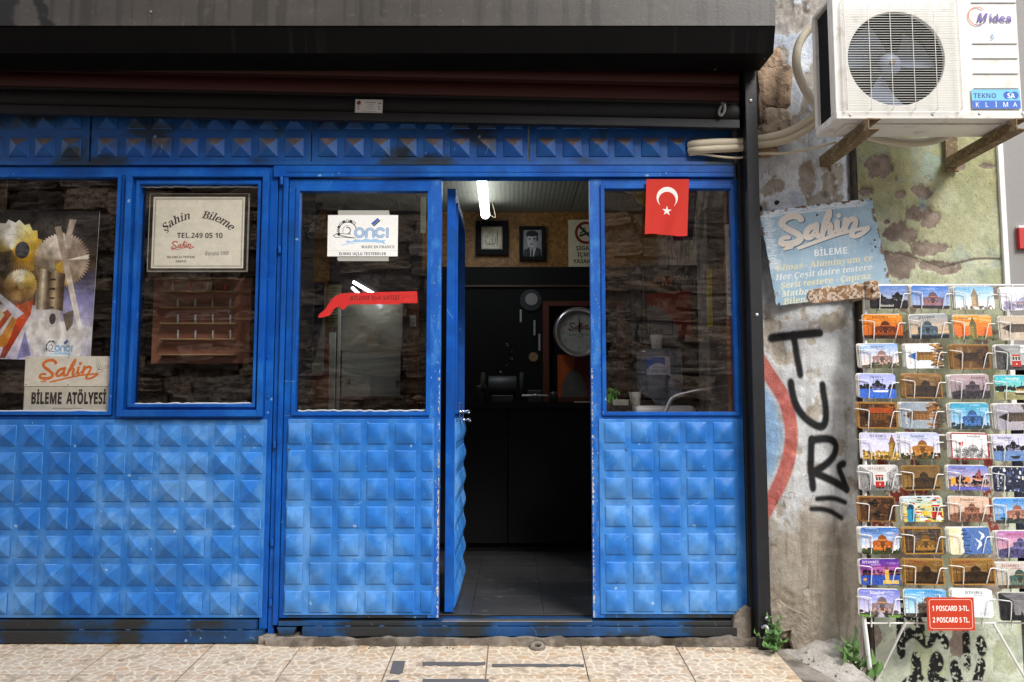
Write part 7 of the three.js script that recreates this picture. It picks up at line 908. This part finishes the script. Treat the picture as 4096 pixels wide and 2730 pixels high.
    if (kind === 'city') { mosque(0.3, 0.62, 0.5, shade(bod, 1.4)); mosque(0.74, 0.56, 0.55, shade(bod, 1.5)); for (const x of [0.16, 0.44, 0.6, 0.9]) minaret(x, 0.28, 0.3, shade(bod, 1.5), 0.01); houses(0.56, 0.9, o.sepia ? bod : shade(bod, 1), 90); if (!o.water) { rc(drk, 0, 0.78, 1, 0.22); for (let i = 0; i < 40; i++) el(shade(drk, rnd(0.8, 2.2)), rnd(), rnd(0.62, 0.84), 0.05, 0.06); } else { houses(0.7, 0.82, '#9a7c74', 50); if (o.warm) { rc(o.warm, 0.04, 0.5, 0.13, 0.26); rc('#d8842c', 0.42, 0.46, 0.12, 0.2); } if (o.towerOn) { rc('#9a4c4c', 0.74, 0.26, 0.07, 0.3); fl('#8a3c40', [0.73, 0.27], [0.82, 0.27], [0.775, 0.1]); } water(0.86, o.water); } }
    if (kind === 'sea') { houses(0.42, 0.58, shade(bod, 1.1), 60); if (!o.ferry && !o.tower2) { mosque(0.5, 0.56, 0.6, shade(bod, 1.2)); minaret(0.4, 0.1, 0.44, bod); minaret(0.64, 0.1, 0.44, bod); } water(o.ferry ? 0.68 : 0.62, o.water); if (o.ferry) { rc('#d8ccb0', 0.5, 0.62, 0.5, 0.1); rc('#b47c2c', 0.52, 0.55, 0.4, 0.06); fl('#2c2418', [0.46, 0.72], [1, 0.72], [1, 0.8], [0.5, 0.8]); rc('#4c3418', 0.66, 0.2, 0.012, 0.4); } else if (!o.boat && !o.tower2) fl('#e6e4ee', [0.34, 0.68], [0.8, 0.66], [0.76, 0.75], [0.4, 0.75]); if (o.boat) fl('#1c1c28', [0.4, 0.82], [0.66, 0.8], [0.6, 0.92], [0.46, 0.92]); if (o.birds) for (let i = 0; i < 9; i++) { k.strokeStyle = '#2c2c28'; k.lineWidth = 2.4; const x = rnd(0.06, 0.36) * w, y = rnd(0.1, 0.8) * h; k.beginPath(); k.moveTo(x - 9, y - 4); k.quadraticCurveTo(x - 3, y - 6, x, y); k.quadraticCurveTo(x + 4, y - 6, x + 10, y - 3); k.stroke(); } if (o.tower2) { rc('#d8ac4c', 0.62, 0.42, 0.1, 0.44); rc('#a87c2c', 0.6, 0.56, 0.14, 0.03); rc('#d8b45c', 0.56, 0.82, 0.4, 0.14); fl('#5c3c2c', [0.62, 0.42], [0.72, 0.42], [0.67, 0.2]); el('#e0a43c', 0.1, 0.78, 0.05, 0.05); for (let i = 0; i < 20; i++) { k.globalAlpha = 0.35; el('#e88aa0', rnd(), rnd(0.3, 0.6), 0.14, 0.02); k.globalAlpha = 1; } } }
    if (kind === 'tram') { fl(shade(bod, 1), [0, 0], [0.34, 0.3], [0.34, 0.95], [0, 1]); fl(shade(bod, 1.2), [1, 0], [0.7, 0.3], [0.7, 0.95], [1, 1]); for (let i = 0; i < 70; i++) { const l = rnd() < 0.5, t = rnd(), x = l ? 0.3 * t : 1 - 0.27 * t; rc(shade(drk, rnd(0.7, 2.4)), x, rnd(0.1 + 0.2 * t, 0.8), 0.02, rnd(0.03, 0.09)); } fl(shade(bod, 0.8), [0, 1], [0.3, 0.8], [0.72, 0.8], [1, 1]); if (o.people) for (let i = 0; i < 26; i++) { const x = rnd(), y = rnd(0.66, 0.9); rc(shade(drk, rnd(0.6, 1.6)), x, y, 0.022, 0.16); el(shade(drk, 1.4), x + 0.011, y - 0.02, 0.012, 0.02); } tram(o.right ? 0.72 : o.panel ? 0.5 : 0.5, 1); if (o.panel) rc(o.panel, 0.62, 0, 0.38, 0.3); }
    if (kind === 'sketch') { k.strokeStyle = bod; k.lineWidth = o.faint ? 1.2 : 2; for (let i = 0; i < (o.faint ? 40 : 150); i++) { k.globalAlpha = 0.8; const x = rnd(0.04, 0.96) * w, y = rnd(0.6, 0.96) * h; k.strokeRect(x, y, rnd(6, 26), rnd(4, 22)); k.beginPath(); k.arc(x, y, rnd(4, 13), 3.14, 6.28); k.stroke(); } k.globalAlpha = 1; if (!o.faint) { for (const x of [0.14, 0.4, 0.58, 0.82]) { k.strokeRect(x * w - 3, 0.24 * h, 6, 0.6 * h); } k.fillStyle = bod; k.globalAlpha = 0.45; k.beginPath(); k.arc(0.58 * w, 0.66 * h, 44, 3.14, 6.28); k.fill(); k.globalAlpha = 1; k.lineWidth = 3; k.beginPath(); k.arc(0.58 * w, 0.66 * h, 44, 3.14, 6.28); k.stroke(); k.strokeRect(0.42 * w, 0.66 * h, 0.32 * w, 0.22 * h); } else { k.strokeRect(0.5 * w, 0.5 * h, 16, 60); } if (o.heart) { el('#b0281f', 0.24, 0.4, 0.035, 0.05); el('#b0281f', 0.3, 0.37, 0.035, 0.05); fl('#b0281f', [0.21, 0.42], [0.335, 0.38], [0.29, 0.55]); } if (o.warm) for (let i = 0; i < 8; i++) rc(o.warm, rnd(0.4, 0.7), rnd(0.66, 0.76), 0.05, 0.04); }
    if (kind === 'collage') { for (let i = 0; i < 90; i++) rc([shade(bod, rnd(0.5, 1.6)), '#e8e6e0', drk, o.tealTower ? '#d8b02c' : '#5a64a0', o.tealTower ? '#c4402c' : '#2c3450'][i % 5], rnd(-0.05, 0.95), rnd(0, 0.95), rnd(0.03, 0.16), rnd(0.015, 0.06)); if (o.tealTower) { rc('#2a86a8', 0.1, 0.5, 0.2, 0.5); fl('#1c4c6c', [0.08, 0.5], [0.32, 0.5], [0.2, 0.2]); tram(0.84, 1.1); fl('#eceae6', [0.36, 0.8], [0.5, 0.7], [0.6, 0.9], [0.44, 0.98]); fl('#eceae6', [0.8, 0.86], [0.9, 0.72], [0.98, 0.9], [0.88, 0.98]); rc('#d8b82c', 0.5, 0.56, 0.1, 0.2); } }
    if (kind === 'seagull') { rc('#4c6ca4', 0, 0.34, 1, 0.66); houses(0.3, 0.4, bod, 24); for (let i = 0; i < 30; i++) { k.globalAlpha = 0.4; rc('#9ab0d0', rnd(), rnd(0.4, 1), 0.16, 0.01); } k.globalAlpha = 1; for (const [x, y, s] of [[0.4, 0.74, 1], [0.7, 0.82, 0.8]]) { fl('#e8ecf0', [x - 0.26 * s, y - 0.1 * s], [x, y - 0.02], [x + 0.22 * s, y - 0.12 * s], [x + 0.05, y + 0.04], [x - 0.06, y + 0.05]); } }
    if (kind !== 'sketch' && kind !== 'seagull') for (let i = 0; i < 260; i++) { const y = 0.45 + 0.55 * Math.sqrt(rnd()); k.globalAlpha = rnd(0.12, 0.4); rc(rnd() < 0.55 ? shade(drk, rnd(0.5, 1.3)) : shade(bod, rnd(1.2, 2)), rnd(), y, rnd(0.006, 0.03), rnd(0.008, 0.03)); } k.globalAlpha = 1;
    if (o.t) { const [tx, ty] = [o.tx || 0.45, o.ty || 0.12]; slanted(k, tx * w, ty * h, 0.18, 0, () => text(k, o.t, 0, 0, `bold ${o.rot ? 22 : 27}px serif`, o.tc, 'center', w * 0.55)); if (!o.ty) slanted(k, Math.min(0.8, tx + 0.12) * w, (ty + 0.1) * h, 0.18, 0, () => text(k, 'Blue Mosque', 0, 0, '13px serif', o.tc, 'center', w * 0.35)); }
    k.restore();
    if (o.border) { k.save(); k.translate((n % PER) * (CW + 12) + 4, Math.floor(n / PER) * (CH + 12) + 4); k.strokeStyle = o.border; k.lineWidth = 22; k.strokeRect(0, 0, CW, CH); k.restore(); }
  });
  const im = k.getImageData(0, 0, ATLAS, ATLAS), d = im.data; for (let i = 0; i < ATLAS * ATLAS; i++) { const X0 = i % ATLAS, Y0 = (i / ATLAS) | 0, n = (hash(X0, Y0, 12) - 0.5) * 24 + (vnoise(X0 / 5, Y0 / 4, 1300, 0, 0) - 0.5) * 40; d[4 * i] += n; d[4 * i + 1] += n; d[4 * i + 2] += n; } k.putImageData(im, 0, 0);
}));
const cardMat = printed(cardAtlas, 0.28, {});
function cardGeo(w, h, n) { // rounded card, front face carries picture n of the atlas (or none)
  const r = 0.01, s = new THREE.Shape(), a = w / 2, b = h / 2; s.moveTo(-a + r, -b); s.lineTo(a - r, -b); s.absarc(a - r, -b + r, r, -Math.PI / 2, 0); s.lineTo(a, b - r); s.absarc(a - r, b - r, r, 0, Math.PI / 2); s.lineTo(-a + r, b); s.absarc(-a + r, b - r, r, Math.PI / 2, Math.PI); s.lineTo(-a, -b + r); s.absarc(-a + r, -b + r, r, Math.PI, Math.PI * 1.5);
  const e = new THREE.ExtrudeGeometry(s, { depth: 0.0014, bevelEnabled: false, curveSegments: 5 }); 
  if (n !== undefined) { const p = e.attributes.position, uv = e.attributes.uv, u0 = ((n % PER) * (CW + 12) + 4) / ATLAS, v0 = 1 - (Math.floor(n / PER) * (CH + 12) + 4 + CH) / ATLAS; for (let i = 0; i < p.count; i++) uv.setXY(i, u0 + (p.getX(i) + a) / w * CW / ATLAS, v0 + (p.getY(i) + b) / h * CH / ATLAS); }
  return e;
}
const rack = thing('postcard_rack', 'white wire postcard rack standing against the pale green wall', 'postcard rack');
{
  const z = (py) => rackZ(py) - 0.004, rod = (name, pts, r, par = rack) => add(par, name, wire(pts, r, 7), M.wireWhite), topY = 1146;
  const A = P(3464, topY, z(topY)), B = onPavement(3486, 2745); B.z = 0.24; B.y = groundHeight(B.x, 0.24) - 0.01; B.x = X(3482, 2700, 0.24);
  add(rack, 'side_post', wire([A, P(3458, 2490, z(2490)), B], 0.0105, 4), M.wireWhite); const C = P(4240, topY, z(topY)), D = V3(C.x + 0.02, B.y, 0.24); add(rack, 'side_post', wire([C, D], 0.0105, 4), M.wireWhite);
  for (const py of [1142, 1742, 2494]) rod('cross_bar', [P(3462, py, z(py) - 0.006), P(4240, py, z(py) - 0.006)], py === 1142 ? 0.0055 : 0.004);
  const bz = z(2494); rod('brace', [P(3622, 2494, bz), V3(X(3500, 2730, 0.1), groundHeight(1.7, 0.07), 0.07)], 0.006); rod('brace', [P(3978, 2500, bz), V3(X(4140, 2730, 0.1), groundHeight(2.4, 0.07), 0.07)], 0.006);
  for (let c = 0; c < 4; c++) for (const f of [0.3, 0.75]) { const pts = [1140, 1800, 2510].map((py) => { const row = CARD_ROWS[py < 1500 ? 0 : py < 2200 ? 6 : 10], l = row[2 + 2 * c], r = row[3 + 2 * c]; return P(lerp(l, r, f) - (c === 0 && py < 1500 ? 12 : 0), py, z(py)); }); rod('upright_wire', pts, 0.0032); }
}
const backCard = [cardGeo(0.172, 0.106), M.card, M.cardBrown];
CARD_ROWS.forEach((row, r) => {
  for (let c = 0; c < 4; c++) {
    const n = r * 4 + c, z = rackZ((row[0] + row[1]) / 2), pl = row[2 + 2 * c], pr = row[3 + 2 * c], dy = (c === 3 && r > 7 ? 14 : c === 3 ? 6 : c === 2 && r < 5 ? 3 : 0), pt = row[0] + dy, pb = row[1] + dy, o = CARDS[n][5], brown = !!o.border && !o.heart;
    const stack = 1 + ((hash(r, c, 5) * 3.9) | 0), zf = z + 0.012 + stack * 0.0032, cc = P((pl + pr) / 2, (pt + pb) / 2, zf), w = (pr - pl - 4) / FOCAL * (EYE_Z - zf) * 1.0, h = (pb - pt) / FOCAL * (EYE_Z - zf) * 1.0, tilt = (hash(r, c, 9) - 0.5) * 0.045;
    const m = solo('postcard', CARDS[n][6], 'postcard', cardGeo(w, h, n), [cardMat, brown ? M.cardBrown : M.card], 'front postcards in the wire pockets'); m.userData.placed = 1; m.position.copy(cc); m.rotation.set(-0.07, (hash(r, c, 11) - 0.5) * 0.12, tilt);
    for (let k = 1; k <= stack; k++) { const b = solo('spare_postcard', 'spare card behind the ' + CARDS[n][6], 'postcard', backCard[0], brown ? M.cardBrown : M.card, 'spare cards behind the ' + CARDS[n][6]); b.userData.placed = 1; const sx = w / 0.172, sy = h / 0.106; b.scale.set(sx, sy, 1); b.position.copy(cc).add(V3(-0.0035 * k - 0.002 * hash(r, c, 20 + k), 0.001 + 0.003 * hash(r, c, 30 + k), -0.0032 * k)); b.rotation.set(-0.07, m.rotation.y, tilt + (hash(r, c, 40 + k) - 0.5) * 0.03); }
    // two bent wires make the pocket
    const W = pr - pl, H = pb - pt, q = (fx, fy, dz) => P(pl + fx * W, pt + fy * H, z + dz), front = 0.019 + stack * 0.0032;
    add(rack, 'pocket_wire', wire([q(-0.09, 0.24, -0.002), q(-0.02, 0.24, front), q(0.24, 0.29, front + 0.003), q(0.285, 0.33, front + 0.003), q(0.29, 0.4, front + 0.003), q(0.27, 0.98, front), q(0.255, 1.02, front * 0.7), q(0.22, 1.04, 0)], 0.0022, 6), M.wireWhite);
    add(rack, 'pocket_wire', wire([q(1.1, 0.35, -0.002), q(1.04, 0.355, front), q(0.94, 0.345, front + 0.003), q(0.905, 0.38, front + 0.003), q(0.89, 0.46, front + 0.003), q(0.82, 0.95, front), q(0.79, 1.01, front * 0.7), q(0.72, 1.05, 0)], 0.0022, 6), M.wireWhite);
  }
});
{
  const g = thing('price_sign', 'orange red price sign with white lettering hung on the postcard rack', 'sign'), z = rackZ(2450) + 0.05;
  const m = plate(g, 'sign_plate', X(3711, 2458, z), X(3899, 2458, z), Y(2524, z), Y(2392, z), z, 0.004, texOf(canvas(800, 564, (c) => { c.fillStyle = '#c23a1c'; c.fillRect(0, 0, 800, 564); c.strokeStyle = '#ece4dc'; c.lineWidth = 7; c.beginPath(); c.roundRect(36, 34, 728, 496, 46); c.stroke(); c.save(); c.scale(0.66, 1); text(c, '1 POSCARD 3-TL.', 606, 186, 'bold 124px sans-serif', '#f3eee8', 'center', 990); text(c, '2 POSCARD 5 TL.', 606, 384, 'bold 124px sans-serif', '#f3eee8', 'center', 990); c.restore(); })), std([0.5, 0.06, 0.02], 0.5), 0.4);
  add(g, 'hanger_wire', wire([P(3760, 2400, z - 0.004), P(3760, 2385, z - 0.02), P(3760, 2380, rackZ(2380))], 0.002, 5), M.wireWhite);
}
// ---------------------------------------------------------------- weeds
function leafGeo(l, w) { const pos = [0, 0, 0], uv = [], idx = []; const n = 5; for (let i = 1; i <= n; i++) { const t = i / n, ww = w * Math.sin(Math.PI * Math.pow(t, 0.8)) * (i === n ? 0 : 1), y = l * t, z = -l * 0.25 * t * t; pos.push(-ww / 2, y, z + ww * 0.18, 0, y, z, ww / 2, y, z + ww * 0.18); } idx.push(0, 2, 1, 0, 3, 2); for (let i = 0; i < n - 1; i++) { const a = 1 + i * 3; idx.push(a, a + 1, a + 3, a + 1, a + 4, a + 3, a + 1, a + 2, a + 4, a + 2, a + 5, a + 4); } const g = new THREE.BufferGeometry(); g.setAttribute('position', new THREE.Float32BufferAttribute(pos, 3)); g.setIndex(idx); g.computeVertexNormals(); return g; }
for (const k of ['leaf', 'leafDark']) M[k].side = THREE.DoubleSide;
function weed(name, label, root, stems, leafL, leafW, perStem) {
  const g = thing(name, label, 'weed'), geos = [0.7, 0.85, 1, 1.15].map((s) => leafGeo(leafL * s, leafW * s));
  for (const [dx, h, dz] of stems) {
    const top = V3(root.x + dx, root.y + h, root.z + dz), mid = V3(root.x + dx * 0.35, root.y + h * 0.55, root.z + dz * 0.4), pts = smoothPts([root, mid, top], 8); add(g, 'stem', wire(pts, (t) => 0.0028 * (1 - 0.6 * t), 5), M.stem);
    for (let i = 0; i < perStem; i++) { const t = lerp(0.25, 1, i / (perStem - 1)), p = pts[Math.min(8, Math.round(t * 8))], m = add(g, 'leaf', geos[(rnd() * 4) | 0], rnd() < 0.6 ? M.leaf : M.leafDark); m.position.copy(p); const a = i * 2.4 + rnd(0.6); m.rotation.order = 'YXZ'; m.rotation.set(rnd(0.7, 1.5) * (t > 0.97 ? 0.5 : 1), a, 0); }
  }
}
weed('small_weed', 'small leafy weed growing at the foot of the black guide post', V3(X(3095, 2600, 0.12), paveY(0.12) - 0.005, 0.125), [[-0.085, 0.09, 0.02], [-0.04, 0.1, 0.04], [0.0, 0.13, 0.02], [0.02, 0.07, 0.06], [-0.01, 0.04, 0.08], [0.03, 0.15, 0.0], [-0.06, 0.05, 0.06], [0.0, 0.1, 0.05], [-0.02, 0.16, 0.0]], 0.027, 0.021, 13);
weed('broad_weed', 'broad leaved weed growing beside the leg of the postcard rack', V3(X(3415, 2750, 0.16), paveY(0.16) - 0.17, 0.17), [[-0.07, 0.14, 0.04], [-0.01, 0.2, 0.03], [0.05, 0.17, 0.05], [0.02, 0.1, 0.09], [0.0, 0.24, 0.0], [-0.05, 0.22, 0.02], [0.06, 0.12, 0.08]], 0.06, 0.042, 9);
// ---------------------------------------------------------------- finish
for (const t of things) rebase(t);
renderer.render(scene, camera);
